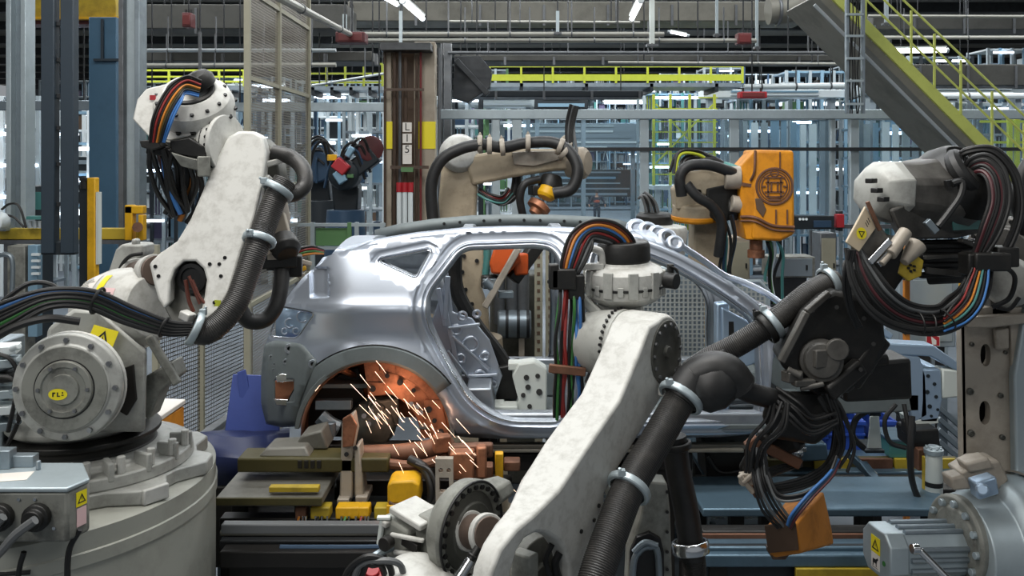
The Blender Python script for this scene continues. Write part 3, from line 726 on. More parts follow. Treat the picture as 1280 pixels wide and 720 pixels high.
# ---- worker
def figure(u, y, label):
    c = P(u, FLOORV(y), y); t = T('person', label, 'person', c)
    def skin(name, pts, edges, mt, root=0):
        me = bpy.data.meshes.new(name); me.from_pydata([p[:3] for p in pts], edges, []); me.materials.append(MATS[mt])
        o = bpy.data.objects.new(name, me); COL.objects.link(o); o.parent = t; WLOC[o.name] = c
        o.modifiers.new('Skin', 'SKIN'); sm = o.modifiers.new('Sub', 'SUBSURF'); sm.levels = sm.render_levels = 2
        for i, p in enumerate(pts):
            me.skin_vertices[0].data[i].radius = (p[3], p[4] if len(p) > 4 else p[3])
        me.skin_vertices[0].data[root].use_root = True
        for p in me.polygons: p.use_smooth = True
        return o
    body = [(0, 0, .95, .13, .1), (0, 0, 1.15, .13, .09), (0, 0, 1.38, .16, .1), (0, .0, 1.5, .06), (0, -.01, 1.58, .07, .08), (0, -.02, 1.7, .075, .09), (-.2, 0, 1.42, .055), (-.38, .02, 1.18, .045), (-.42, -.12, .98, .034), (-.4, -.16, .88, .03),
            (.2, 0, 1.42, .055), (.38, .04, 1.18, .045), (.44, -.06, .98, .034), (.43, -.08, .88, .03), (-.1, 0, .88, .085), (-.11, -.1, .5, .06), (-.11, .06, .09, .042), (-.11, -.12, .04, .04), (.1, 0, .88, .085), (.11, .02, .5, .06), (.11, .2, .12, .042), (.11, .06, .04, .04)]
    ed = [(0, 1), (1, 2), (2, 3), (3, 4), (4, 5), (2, 6), (6, 7), (7, 8), (8, 9), (2, 10), (10, 11), (11, 12), (12, 13), (0, 14), (14, 15), (15, 16), (16, 17), (0, 18), (18, 19), (19, 20), (20, 21)]
    skin('body', body, ed, 'skin')
    skin('jacket', [(0, 0, .84, .17, .135), (0, 0, 1.0, .165, .13), (0, 0, 1.18, .16, .125), (0, 0, 1.42, .2, .14), (-.22, 0, 1.42, .09), (-.375, .02, 1.19, .065), (-.41, -.1, 1.01, .05), (.22, 0, 1.42, .09), (.375, .04, 1.19, .065), (.43, -.05, 1.01, .05)], [(0, 1), (1, 2), (2, 3), (3, 4), (4, 5), (5, 6), (3, 7), (7, 8), (8, 9)], 'cloth_navy')
    skin('vest_band', [(0, 0, 1.1, .19, .15), (0, 0, 1.2, .19, .15), (0, 0, 1.3, .2, .155)], [(0, 1), (1, 2)], 'vest')
    skin('trousers', [(0, 0, 1.0, .16, .13), (-.1, 0, .86, .105), (-.11, -.1, .5, .085), (-.11, .05, .12, .07), (.1, 0, .86, .105), (.11, .02, .5, .085), (.11, .18, .15, .07)], [(0, 1), (1, 2), (2, 3), (0, 4), (4, 5), (5, 6)], 'cloth_navy')
    m = MB(); m.lathe(c+V((0, 0, 1.68)), (0, 0, 1), [(-.04, .098), (.03, .102), (.08, .08), (.115, .02)], 14); m.to('hair', 'hair', t)
figure(746, 47, 'worker in dark clothes with an orange vest band walking in the aisle behind the car')
# ================================================================== car body on the line
CY = 5.5
def pip(x, y, poly):
    c = False; n = len(poly); j = n-1
    for i in range(n):
        xi, yi = poly[i]; xj, yj = poly[j]
        if (yi > y) != (yj > y) and x < (xj-xi)*(y-yi)/(yj-yi)+xi: c = not c
        j = i
    return c
def dens(poly, step, closed=True):
    out = []; n = len(poly)
    for i in range(n if closed else n-1):
        a, b = V(poly[i]), V(poly[(i+1) % n]); k = max(1, int((b-a).length/step))
        for q in range(k): out.append(tuple(a.lerp(b, q/k)))
    if not closed: out.append(tuple(poly[-1]))
    return out
def round_poly(poly, n=5):
    """Catmull-Rom closed smoothing of a 2-D outline"""
    out = []; L = len(poly)
    for i in range(L):
        p0, p1, p2, p3 = [V((*poly[(i+k) % L], 0)) for k in (-1, 0, 1, 2)]
        for k in range(n):
            t = k/n; q = .5*((2*p1)+(p2-p0)*t+(2*p0-5*p1+4*p2-p3)*t*t+(3*p1-p0-3*p2+p3)*t**3); out.append((q.x, q.y))
    return out
def fillet(poly, r=8, n=4):
    out = []; L = len(poly)
    for i in range(L):
        a, b, c = V(poly[i-1]), V(poly[i]), V(poly[(i+1) % L]); rr = poly[i][2] if len(poly[i]) > 2 else r
        a, b, c = V(a[:2]), V(b[:2]), V(c[:2])
        d1, d2 = (a-b), (c-b); l = min(rr, d1.length*.48, d2.length*.48)
        p, q = b+d1.normalized()*l, b+d2.normalized()*l
        for k in range(n+1):
            t = k/n; z = p*(1-t)**2+b*2*t*(1-t)+q*t*t; out.append((z.x, z.y))
    return out
def offset(poly, d):
    L = len(poly); out = []
    ar = sum(poly[i][0]*poly[(i+1) % L][1]-poly[(i+1) % L][0]*poly[i][1] for i in range(L))
    sg = 1 if ar > 0 else -1
    for i in range(L):
        a, b, c = V(poly[i-1][:2]), V(poly[i][:2]), V(poly[(i+1) % L][:2])
        t = (c-a)
        if t.length < 1e-6: out.append(tuple(b)); continue
        t.normalize(); out.append((b.x+t.y*d*sg, b.y-t.x*d*sg))
    return out
def sdist(x, y, poly):
    best = 1e9; n = len(poly)
    for i in range(n):
        ax, ay = poly[i-1]; bx, by = poly[i]; dx, dy = bx-ax, by-ay; l = dx*dx+dy*dy
        t = 0 if l == 0 else max(0, min(1, ((x-ax)*dx+(y-ay)*dy)/l)); ex, ey = x-ax-t*dx, y-ay-t*dy
        best = min(best, ex*ex+ey*ey)
    return best**.5
OUT = [(398, 330), (404, 322), (430, 314), (470, 304), (520, 296), (580, 290), (640, 288), (700, 289), (760, 292), (800, 297), (822, 304), (850, 317), (880, 333), (912, 352), (945, 376), (972, 398), (984, 414), (978, 432), (966, 450), (962, 500), (958, 526), (944, 542),
       (900, 546), (720, 548), (620, 548), (580, 546), (566, 543), (562, 525), (552, 500), (535, 477), (512, 461), (486, 453), (460, 451), (435, 454), (412, 463), (394, 478), (381, 497), (374, 516), (371, 533), (352, 534), (333, 530), (327, 505), (327, 470), (330, 440),
       (338, 412), (350, 388), (362, 368), (378, 348)]
REAR = fillet([(578, 310, 14), (668, 307, 4), (690, 310, 16), (702, 330, 20), (706, 440, 10), (704, 527, 16), (628, 526, 24), (590, 503, 30), (558, 452, 40), (533, 400, 26), (534, 368, 20)], 14, 5)
FRONT = fillet([(742, 311, 12), (790, 314, 20), (838, 332, 30), (900, 368, 20), (940, 398, 14), (948, 424, 20), (951, 500, 10), (944, 526, 22), (760, 527, 16), (726, 525, 14), (722, 440, 20)], 14, 5)
QUART = fillet([(474, 326, 5), (538, 313, 5), (520, 347, 5)], 5, 4)
LAMP = fillet([(350, 384, 4), (392, 392, 4), (371, 422, 5), (338, 420, 5)], 5, 3)
SLOT = fillet([(344, 474, 2), (368, 474, 2), (368, 502, 2), (344, 502, 2)], 2, 2)
FUEL = fillet([(386, 333, 3), (412, 333, 3), (413, 372, 3), (387, 374, 3)], 3, 3)
HOLES = [(REAR, 19, .05), (FRONT, 15, .045), (QUART, 13, .035), (LAMP, 3, .02), (SLOT, 2, .01)]
def body_y(u, v):
    y = 0.
    if v < 392: y += (392-v)*.0021+((392-v)/100)**2*.06
    if 372 < v < 396: y -= .018*math.exp(-((v-386)/7)**2)*max(0, min(1, (560-u)/60))   # shoulder crease
    if v >= 392: y += .03*math.exp(-((v-425)/24)**2)                                    # hollow flank
    if v > 470: y += ((v-470)/80)**2*.035
    if v > 532 and u > 560: y += (v-532)*.0035
    if u < 450: y += ((450-u)/110)**2*.36
    if u > 800: y += ((u-800)/180)**2*.16
    d = math.hypot((u-468)/1.0, (v-548)/1.02)                                           # arch flare
    if v < 548: y -= .03*math.exp(-((d-104)/16)**2)*(1 if v < 530 else .6)
    return y
def step(d, w, h):
    if d >= w: return 0
    t = d/w
    if t > .72: return h*.45*(1-t)/.28
    if t > .38: return h*.45
    if t > .24: return h*.45+h*.55*(.38-t)/.14
    return h
def surf(u, v, skip=False):
    y = body_y(u, v)
    if not skip:
        add = 0
        for poly, w, h in HOLES:
            d = sdist(u, v, poly)
            if d < w: add = max(add, step(d, w, h))
        y += add
        d = sdist(u, v, FUEL)
        inside = pip(u, v, FUEL)
        if inside: y += .028*min(1, d/2.5)
    return CY+y
def panel(outline, holes, rings, stepx, fn, extra=()):
    pts = []; edges = []
    def addloop(loop):
        n0 = len(pts); pts.extend(loop); n = len(loop); edges.extend((n0+i, n0+(i+1) % n) for i in range(n))
    o = dens(outline, 5); addloop(o)
    hs = [dens(h, 4) for h in holes]
    for h in hs: addloop(h)
    loose = []
    for h, ds in zip(hs, rings):
        for d in ds:
            q = offset(h, d)
            loose += [p for p in q if abs(sdist(p[0], p[1], h)-d) < .6]
    u0, u1 = min(p[0] for p in o), max(p[0] for p in o); v0, v1 = min(p[1] for p in o), max(p[1] for p in o)
    u = u0
    while u < u1:
        v = v0
        while v < v1:
            if all(sdist(u, v, h) > max(ds+[0])+1.5 for h, ds in zip(hs, rings)) and sdist(u, v, o) > 2.5: loose.append((u+.013*v % 1, v))
            v += stepx
        u += stepx
    loose += list(extra)
    for p in loose:
        if pip(p[0], p[1], o) and not any(pip(p[0], p[1], h) for h in hs) and sdist(p[0], p[1], o) > 1.2: pts.append(p)
    r = geometry.delaunay_2d_cdt([V(p) for p in pts], edges, [], 0, 1e-3)
    vs, fs = r[0], r[2]
    keep = []
    for f in fs:
        c = sum((vs[i] for i in f), V((0, 0)))/len(f)
        if pip(c.x, c.y, o) and not any(pip(c.x, c.y, h) for h in hs): keep.append(f)
    m = MB(); bv = [None]*len(vs)
    for f in keep:
        q = []
        for i in f:
            if bv[i] is None: bv[i] = m.bm.verts.new(P(vs[i].x, vs[i].y, fn(vs[i].x, vs[i].y)))
            q.append(bv[i])
        m.face(q)
    return m
car = T('car_shell', 'bare silver steel sport utility body shell without doors on the welding line', 'car', P(640, 560, CY+.9))
fuelring = offset(dens(FUEL, 4), 0)+offset(dens(FUEL, 4), -2.5)+offset(dens(FUEL, 4), 1)
m = panel(OUT, [REAR, FRONT, QUART, LAMP, SLOT], [[1, 4.3, 7.5, 13.8, 16.5, 19.2], [1, 3.4, 5.9, 10.9, 13, 15.2], [1, 3, 5.1, 9.4, 11.5, 13.2], [1.5, 3.2], [1, 2.2]], 7, surf, fuelring)
side = m.to('side_panel', 'car_steel', car, ang=50, solid=.006)
CEN = CY+.93           # centre plane of the car
def mir(o, name, matn):
    me = o.data.copy(); q = WLOC[car.name].y
    for v in me.vertices: v.co.y = 2*(CEN-q)-v.co.y
    me.flip_normals(); me.materials.clear(); me.materials.append(MATS[matn])
    c = bpy.data.objects.new(name, me); COL.objects.link(c); c.parent = car; WLOC[c.name] = WLOC[car.name]
    md = c.modifiers.new('Solidify', 'SOLIDIFY'); md.thickness = .006; md.offset = 0; md.use_rim = False
    return c
mir(side, 'far_side_panel', 'car_inner')
def mz(p): p = V(p); p.y = 2*CEN-p.y; return p
# inner lips round the door openings (structure depth)
def lip(poly, name, dep, lp=3.5):
    q = dens(poly, 6); m = MB()
    A = [P(p[0], p[1], surf(*p)) for p in q]
    ins = offset(q, -lp); B = [P(p[0], p[1], surf(*q[i])+.02) for i, p in enumerate(ins)]
    C_ = [b+V((0, dep, 0)) for b in B]
    n = len(q)
    for X, Y in ((A, B), (B, C_)):
        va = [m.bm.verts.new(x) for x in X]; vb = [m.bm.verts.new(x) for x in Y]
        for i in range(n): m.face((va[i], va[(i+1) % n], vb[(i+1) % n], vb[i]))
    return m
for poly, nm, dep in ((REAR, 'rear_door_flange', .055), (FRONT, 'front_door_flange', .05)):
    o = lip(poly, nm, dep).to(nm, 'car_inner', car, ang=50)
    mir(o, 'far_'+nm, 'car_inner')
o = lip(QUART, 'q', .03, 1.5).to('quarter_window_flange', 'car_inner', car, ang=50)
# bright hem seams along openings
for poly, nm in ((REAR, 'rear_door_seam'), (FRONT, 'front_door_seam'), (QUART, 'quarter_window_seam')):
    q = offset(dens(poly, 6), 1.2); m = MB(); pp = [P(p[0], p[1], surf(*p)-.002) for p in q]; m.tube(pp+[pp[0]], .0045, 6, 1); m.to(nm, 'chrome', car)
# roof: front header, rear header, far/near cant rail channel, roof cross bows
def strip(rows, name, matn, sol=.012, parent=None):
    m = MB(); m.grid(rows); return m.to(name, matn, parent or car, ang=45, solid=sol)
top = [(430, 314), (470, 304), (520, 296), (580, 290), (640, 288), (700, 289), (760, 292), (800, 297), (822, 304)]
near = [P(u, v, surf(u, v, True)) for u, v in top]
inn = [p+V((0, .10, .018)) for p in near]; inn2 = [p+V((0, .115, -.03)) for p in near]; inn3 = [p+V((0, .17, -.035)) for p in near]
near = [p+V((0, .02, -.026)) for p in near]; strip([near, inn, inn2, inn3], 'roof_rail', 'car_steel')
strip([[mz(p) for p in r] for r in (near, inn, inn2, inn3)], 'far_roof_rail', 'car_steel')
# far rail inner face with stamped holes, seen over the near rail
far = [mz(p) for p in inn]
m = MB(); m.grid([[p+V((0, -.06, .02)) for p in far], [p+V((0, -.07, -.07)) for p in far]]); m.to('far_rail_inner', 'car_primer', car, solid=.01)
m = MB()
for i in range(3, 8):
    for k in (.3, .7):
        p = far[i-1].lerp(far[i], k)+V((0, -.078, -.025)); m.cyl(p, p+V((0, -.004, 0)), .012, seg=10)
m.to('rail_hole', 'black', car)
def cross(i, name, w, matn, drop=0., crown=.05):
    a, b = near[i]+V((0, .08, .0)), mz(near[i])-V((0, .08, 0)); rows = []
    for dx in (-w/2, -w/2+.02, w/2-.02, w/2):
        row = []
        for k in range(9):
            t = k/8; p = a.lerp(b, t); p = p+V((dx, 0, crown*math.sin(math.pi*t)-(.03 if abs(dx) == w/2 else 0)-drop)); row.append(p)
        rows.append(row)
    return strip(rows, name, matn)
cross(0, 'rear_header', .22, 'car_steel'); cross(8, 'front_header', .16, 'car_steel'); cross(3, 'roof_bow', .1, 'car_inner', .03); cross(5, 'roof_bow', .1, 'car_inner', .03)
# cast node at the top of the far windscreen pillar
m = MB(); lobes = [(798, 285, 6.55, .085), (811, 287, 6.5, .075), (823, 291, 6.42, .07), (835, 296, 6.35, .075), (845, 303, 6.28, .065)]
for u, v, y, r in lobes: m.lathe(P(u, v, y), (.15, -.8, .5), [(-.03, r*1.1), (-.01, r), (.0, r*.86), (.004, r*.6), (-.006, r*.45)], 18)
m.prism([P(*p) for p in ((790, 280, 6.6), (812, 281, 6.55), (838, 290, 6.4), (852, 304, 6.3), (846, 312, 6.28), (822, 303, 6.4), (792, 294, 6.55))], (.02, .05, 0)); m.to('pillar_casting', 'car_steel', car, .006)
m = MB()
for u, v, y, r in lobes[1::2]: c = P(u, v, y); m.cyl(c+V((0, -.012, .006)), c+V((0, -.016, .008)), r*.35, seg=14)
m.to('casting_hole', 'black', car)
# windscreen frame lower edge: cowl
cow = [P(980, 414, surf(980, 414, True)+.04)]
a, b = P(978, 418, CY+.22), mz(P(978, 418, CY+.22))
rows = []
for dx, dz in ((-.05, .03), (.03, .06), (.12, .02), (.14, -.09)):
    rows.append([a.lerp(b, k/8)+V((dx+.08*math.sin(math.pi*k/8), 0, dz)) for k in range(9)])
strip(rows, 'cowl', 'car_steel')
m = MB(); m.tube([P(848, 305, 6.85), P(880, 326, 6.9), P(905, 344, 6.95), P(930, 353, 6.95), P(960, 368, 6.9), P(990, 390, 6.85)], .026, 10); m.to('far_pillar_hem', 'car_steel', car)
# floor, sills, tunnel, inner rear quarters
zf = P(0, 536, CY).z
xr, xf = P(372, 0, CY).x, P(1000, 0, CY).x
m = MB(); m.box(((xr+.75+xf)/2, CEN, zf-.02), (xf-xr-.75, 1.66, .03)); m.to('floor_pan', 'car_primer', car, .005)
m = MB(); m.box((xr+.5, CEN, zf+.22), (1.0, 1.5, .03)); m.to('boot_floor', 'car_primer', car, .005)
m = MB(); x0 = P(560, 0, CY).x
m.prism([V((x, CEN-.14, zf)) for x in (0,)]+[], (0, 0, 0)) if False else m.rings([[V((x, CEN-.17, zf)), V((x, CEN-.12, zf+.16)), V((x, CEN+.12, zf+.16)), V((x, CEN+.17, zf))] for x in (x0, xf)]); m.to('tunnel', 'car_primer', car, .01)
for y, nm in ((CY+.16, 'inner_sill'), (2*CEN-CY-.16, 'far_inner_sill')):
    m = MB(); m.box(((P(590, 0, CY).x+xf)/2, y, zf+.0), (xf-P(590, 0, CY).x, .1, .13)); m.to(nm, 'car_inner', car, .015)
for u, w, h, nm in ((600, .22, .2, 'seat_crossmember'), (775, .12, .1, 'seat_crossmember'), (860, .12, .09, 'seat_crossmember')):
    x = P(u, 0, CY+.4).x; m = MB(); m.rings([[V((x-w/2, y, zf)), V((x-w/2+.03, y, zf+h)), V((x+w/2-.03, y, zf+h)), V((x+w/2, y, zf))] for y in (CY+.2, 2*CEN-CY-.2)]); m.to(nm, 'car_inner', car, .012)
# near rear inner wheelhouse seen through the rear door opening
def wheelhouse(sgn, nm, matn):
    rows = []; cx, cz = P(468, 0, CY).x, P(0, 548, CY).z; Rr = .46
    for dy, rr in ((.07, 1.0), (.12, 1.06), (.3, 1.06), (.42, .96), (.46, .8), (.47, .02)):
        row = []
        for k in range(19):
            a = math.pi*(k/18)*1.02-.02; row.append(V((cx+math.cos(a)*Rr*rr, CY+dy, cz+math.sin(a)*Rr*rr)))
        rows.append(row)
    if sgn < 0: rows = [[mz(p) for p in r] for r in rows]
    return strip(rows, nm, matn, .006)
wheelhouse(1, 'wheelhouse', 'copper_and_glow'); wheelhouse(-1, 'far_wheelhouse', 'car_inner')  # near side tinted copper: weld glow put into the colour
m = MB()   # ribs and brackets inside the wheel arch
cx, cz = P(468, 0, CY).x, P(0, 548, CY).z
for a in (.35, .7, 1.05, 1.4, 1.75, 2.1):
    c, s_ = math.cos(a), math.sin(a)
    m.bar((cx+c*.36, CY+.33, cz+s_*.36), (cx+c*.46, CY+.14, cz+s_*.46), .05, .03)
m.box((cx+.02, CY+.3, cz+.32), (.1, .06, .12)); m.box((cx+.2, CY+.25, cz+.27), (.09, .05, .16)); m.to('wheelhouse_rib', 'copper_and_glow', car, .008)
def arc_poly(r0, r1, a0, a1, n=16, ex=1.0):
    A = [(468+r0*math.cos(a0+(a1-a0)*k/n)*ex, 548-r0*math.sin(a0+(a1-a0)*k/n)) for k in range(n+1)]
    B = [(468+r1*math.cos(a1-(a1-a0)*k/n)*ex, 548-r1*math.sin(a1-(a1-a0)*k/n)) for k in range(n+1)]
    return A+B
m = MB(); m.plate(CY+.12, arc_poly(96, 58, .0, 1.72), .02)
m.plate(CY+.1, arc_poly(97, 84, .12, 1.5), .02)
m.plate(CY+.1, [(458, 478), (480, 478), (482, 494), (460, 496)], .03); m.plate(CY+.09, [(530, 500), (552, 500), (562, 545), (545, 552), (532, 530)], .03); m.to('arch_reinforcement', 'copper_and_glow', car, .006)  # same copper tint, weld glow painted on the reinforcement
m = MB()
for (u, v, r) in ((466, 486, 4), (500, 478, 4), (517, 488, 3), (536, 512, 4), (551, 540, 4), (543, 526, 3), (484, 470, 3)): m.cyl(P(u, v, CY+.1), P(u, v, CY+.075), px(r, CY), seg=10)
m.to('reinforcement_hole', 'conv_dark', car)
m = MB(); m.plate(CY+.02, arc_poly(101, 95, .02, math.pi-.12, 22), .04); m.to('arch_hem', 'car_primer', car, .004)
q0, q1 = [], []
bandr = [[(468+r*math.cos(a), 548-r*math.sin(a)*.99) for a in [.62+(math.pi-.9)*k/26 for k in range(27)]] for r in (96.5, 99, 115, 118)]
m = MB(); m.grid([[P(u, v, surf(u, v, True)-(.002 if k in (0, 3) else .01)) for u, v in row] for k, row in enumerate(bandr)]); m.to('arch_band', 'car_primer', car, solid=.004)
m = MB(); m.tube([P(u, v, surf(u, v, True)-.008) for u, v in bandr[3]], .004, 6, 1); m.to('arch_band_seam', 'black', car)
q = offset(dens(LAMP, 6), 1.2); pp = [P(p[0], p[1], surf(*p)-.003) for p in q]; m = MB(); m.tube(pp+[pp[0]], .006, 6, 1); m.to('lamp_seam', 'chrome', car)
m = MB(); m.plate(CY+.3, arc_poly(90, 40, 1.8, 3.1), .02); m.to('arch_liner', 'conv_dark', car, .004)
# rear corner lower panel, lamp pocket, small copper part in the slot
m = MB()
m.grid([[P(u, v, surf(u, v, True)+.1) for u in (345, 360, 375, 392)] for v in (382, 396, 410, 424)]); m.to('lamp_pocket', 'car_blue', car, solid=.006)
m = MB()
for u, v, r in ((378, 396, 7), (362, 404, 6), (356, 414, 4), (370, 414, 4)): m.torus(P(u, v, surf(u, v, True)+.085), (0, -1, 0), px(r, CY), .006, 16, 6)
m.bar(P(352, 392, CY+.4), P(384, 396, CY+.32), .012); m.to('lamp_mount', 'car_steel', car)
m = MB(); m.plate(surf(356, 488)+.03, [(344, 476), (369, 476), (369, 500), (344, 500)], .02); m.to('slot_bracket', 'copper_and_glow', car, .004)
m = MB(); m.plate(surf(356, 475)-.03, [(344, 470), (352, 467), (368, 470), (367, 477), (346, 478)], .04); m.plate(surf(356, 500)-.03, [(342, 499), (369, 500), (366, 508), (345, 507)], .04); m.to('slot_clip', 'chrome', car, .004)
m = MB()
for u, v, r in ((339, 446, 3), (343, 455, 2.5), (362, 436, 7), (391, 455, 6), (357, 452, 4), (342, 462, 2)): m.lathe(P(u, v, surf(u, v, True)-.014), (0, -1, 0), [(0, px(r, CY)), (.006, px(r, CY)*.9), (.006, px(r, CY)*.5), (0, px(r, CY)*.4)], 12)
m.to('rear_fitting', 'car_inner', car)
RP = fillet([(331, 430), (344, 425), (378, 430), (397, 452), (386, 474), (376, 500), (371, 531), (352, 533), (333, 529), (327, 505), (327, 470)], 5, 3)
m = panel(RP, [SLOT], [[2]], 9, lambda u, v: surf(u, v, True)-.009); m.to('rear_end_panel', 'car_primer', car, solid=.008)
# inner rear quarter structure (light stampings behind the rear door opening)
m = MB(); q = [(560, 340), (566, 390), (590, 398), (612, 425), (628, 470), (618, 500), (585, 505), (552, 450), (540, 400)]
m.plate(CY+.52, q, .02); m.to('inner_quarter_panel', 'car_steel', car, .008)
m = MB()
for u, v, r in ((578, 395, 5), (596, 392, 4), (570, 412, 6), (588, 430, 9), (606, 445, 5), (576, 448, 5), (600, 470, 7), (616, 480, 4)): m.torus(P(u, v, CY+.5), (0, -1, 0), px(r, CY+.5), .012, 14, 6)
for a, b in (((548, 360), (556, 408)), ((560, 345), (556, 400)), ((566, 420), (612, 462)), ((560, 438), (600, 490)), ((600, 405), (560, 410)), ((575, 470), (622, 468)), ((556, 385), (575, 470))): m.bar(P(*a, CY+.5), P(*b, CY+.49), .035, .02)
m.to('quarter_stiffener', 'car_steel', car, .006)
m = MB(); m.tube([P(568, 312, CY+.75), P(570, 360, CY+.75), P(590, 400, CY+.74), P(620, 440, CY+.72), P(640, 470, CY+.7)], .055, 10); m.to('far_pillar_cover', 'black_part', car)
m = MB(); m.plate(CY+.42, [(640, 470), (648, 455), (668, 452), (684, 462), (684, 512), (676, 524), (640, 522), (648, 500)], .14); m.to('seat_bracket', 'white_plastic', car, .012)
m = MB()
for u, v, r in ((658, 472, 3.5), (660, 484, 3.5), (654, 494, 3), (672, 470, 3), (674, 490, 4), (662, 508, 3)): m.cyl(P(u, v, CY+.42), P(u, v, CY+.413), px(r, CY+.4), seg=10)
m.to('bracket_hole', 'black', car)
m = MB(); m.plate(CY+.6, [(598, 482), (606, 462), (650, 455), (648, 500), (600, 500)], .2); m.to('under_seat_well', 'black_part', car, .01)
m = MB(); m.box(P(650, 456, CY+.5), (.16, .12, .05)); m.box(P(612, 505, CY+.45), (.2, .1, .04)); m.box(P(630, 512, CY+.4), (.18, .14, .08)); m.box(P(608, 480, CY+.56), (.12, .06, .05)); m.to('seat_mount', 'white_plastic', car, .008)
# front: hinge pillar, dash, apron, front rails and end
m = MB(); m.plate(CY+.25, [(896, 380), (912, 378), (912, 525), (896, 525)], .1); m.plate(CY+.23, [(902, 384), (948, 408), (950, 452), (905, 470)], .05); m.to('hinge_pillar_inner', 'car_blue', car, .01)
m = MB(); m.plate(CY+.228, [(911, 402), (917, 402), (918, 426), (911, 426)], .01); m.plate(CY+.228, [(930, 420), (936, 424), (936, 440), (930, 440)], .01); m.to('pillar_slot', 'black', car)
m = MB()
for v in (492, 500, 508, 516): m.bar(P(870, v, CY+.35), P(948, v-2, CY+.35), .03, .02)
m.plate(CY+.4, [(868, 486), (950, 480), (950, 526), (868, 526)], .03); m.to('kick_panel', 'car_inner', car, .006)
m = MB(); a = P(985, 440, CY+.3); m.box((a.x+.1, CEN, (a.z+zf)/2+.05), (.05, 1.5, a.z-zf)); m.to('dash_panel', 'car_primer', car, .01)
FX = P(1010, 0, CY).x
def front(sy, pre):
    Y = CY+.32 if sy > 0 else 2*CEN-CY-.32
    d = .1 if sy > 0 else -.1
    def pl(poly, dep): return [V((P(u, v, CY+.32).x, Y, P(u, v, CY+.32).z)) for u, v in poly], (0, dep if sy > 0 else -dep, 0)
    m = MB(); m.prism(*pl([(1000, 430), (1090, 428), (1168, 432), (1204, 458), (1200, 466), (1164, 446), (1088, 442), (1000, 446)], .16)); m.to(pre+'fender_rail', 'car_blue', car, .01)
    m = MB(); m.prism(*pl([(1000, 446), (1088, 440), (1150, 446), (1158, 470), (1160, 520), (1140, 530), (1130, 470), (1085, 462), (1000, 470)], .04)); m.to(pre+'apron', 'car_blue', car, .01)
    m = MB(); m.prism(*pl([(1152, 462), (1176, 462), (1178, 500), (1172, 528), (1150, 528), (1152, 500)], .08)); m.to(pre+'rail_end', 'car_blue', car, .008)
    m = MB(); m.prism(*pl([(1178, 461), (1199, 463), (1200, 497), (1178, 499)], .12)); m.to(pre+'crash_box', 'white_plastic', car, .012)
    m = MB(); m.prism(*pl([(980, 490), (1150, 492), (1150, 515), (980, 520)], .1)); m.to(pre+'front_rail', 'car_primer', car, .012)
    m = MB(); m.prism(*pl([(1140, 526), (1172, 522), (1174, 529), (1142, 534)], .2)); m.to(pre+'rail_foot', 'white_plastic', car, .004)
    m = MB()
    for u, v, r in ((1160, 470, 2.5), (1168, 480, 2.5), (1159, 490, 3), (1170, 496, 2.5), (1162, 508, 3), (1172, 512, 2), (1164, 520, 2)):
        p = pl([(u, v)], .1)[0][0]; m.cyl(p, p-V((0, .004 if sy > 0 else -.004, 0)), px(r, CY), seg=8)
    m.to(pre+'rail_hole', 'bgdark', car)
front(1, ''); front(-1, 'far_')
m = MB(); a = P(1178, 470, CY+.4); m.box((a.x+.02, CEN, a.z), (.06, 1.1, .05)); m.to('front_crossmember', 'car_blue', car, .01)
# ================================================================== robots
def pt(th, name, matn, fn, bev=.006, **k):
    m = MB(); fn(m); return m.to(name, matn, th, bev, **k)
def cab(th, pts, r, matn, name='cable', y=None, seg=8):
    m = MB(); q = [P(p[0], p[1], p[2] if len(p) > 2 else y) for p in pts]; yy = q[len(q)//2].y
    m.tube(q, px(r, yy), seg, 7); return m.to(name, matn, th)
def hose(th, pts, r, matn='sheath', name='hose', y=None):
    m = MB(); q = [P(p[0], p[1], p[2] if len(p) > 2 else y) for p in pts]; yy = q[len(q)//2].y
    m.corrugated(q, px(r, yy), .009, 14, .985 if matn == 'rubber' else .965); return m.to(name, matn, th)
def clamp(th, c, d, r, matn='galv_light', w=.035):
    c = V(c); d = V(d).normalized(); m = MB()
    m.lathe(c-d*w/2, d, [(0, r*1.02), (0, r*1.18), (w*.2, r*1.25), (w*.8, r*1.25), (w, r*1.18), (w, r*1.02)], 22, False)
    s, t, _ = frame_of(d)
    m.box(c+t*r*1.28, (.03, .03, .03)); m.bolts(c+t*r*1.25, t, 0.001, 1, .008, .03)
    return m.to('hose_clamp', matn, th, .003)
def loftpx(m, secs):
    L = []
    for l, r, q in secs:
        l, r, q = P(*l), P(*r), P(*q); L.append([l, r, q, l+q-r])
    return m.rings(L)
def bundle(th, pts, spread, n, r, mats, y=None, seed=3, name='cable', jit=.35):
    """n cables following the same run side by side"""
    rr = random.Random(seed)
    q = [P(p[0], p[1], p[2] if len(p) > 2 else y) for p in pts]; yy = q[len(q)//2].y
    for i in range(n):
        o = (i-(n-1)/2)/max(1, n-1)*2; w = px(spread, yy); out = []; ph = rr.uniform(0, 6)
        for k, p in enumerate(q):
            d = (q[min(k+1, len(q)-1)]-q[max(k-1, 0)]).normalized(); s = d.cross(V((0, 1, 0)))
            if s.length < .01: s = V((1, 0, 0))
            s.normalize(); out.append(p+s*w*(o+jit*math.sin(ph+k*1.3))+V((0, 1, 0))*w*.6*math.sin(ph+k*.9+i))
        m = MB(); m.tube(out, px(r, yy), 7, 7); m.to(name, mats[i % len(mats)], th)
def fan(th, pts, dirs, n, r, mats, name='cable'):
    """parallel cables: offsets grow along the given per-point pixel direction"""
    for i in range(n):
        q = [P(p[0]+d[0]*i, p[1]+d[1]*i, p[2]+.004*(i % 2)) for p, d in zip(pts, dirs)]
        m = MB(); m.tube(q, px(r, q[0].y), 8, 8); m.to(name, mats[i % len(mats)], th)

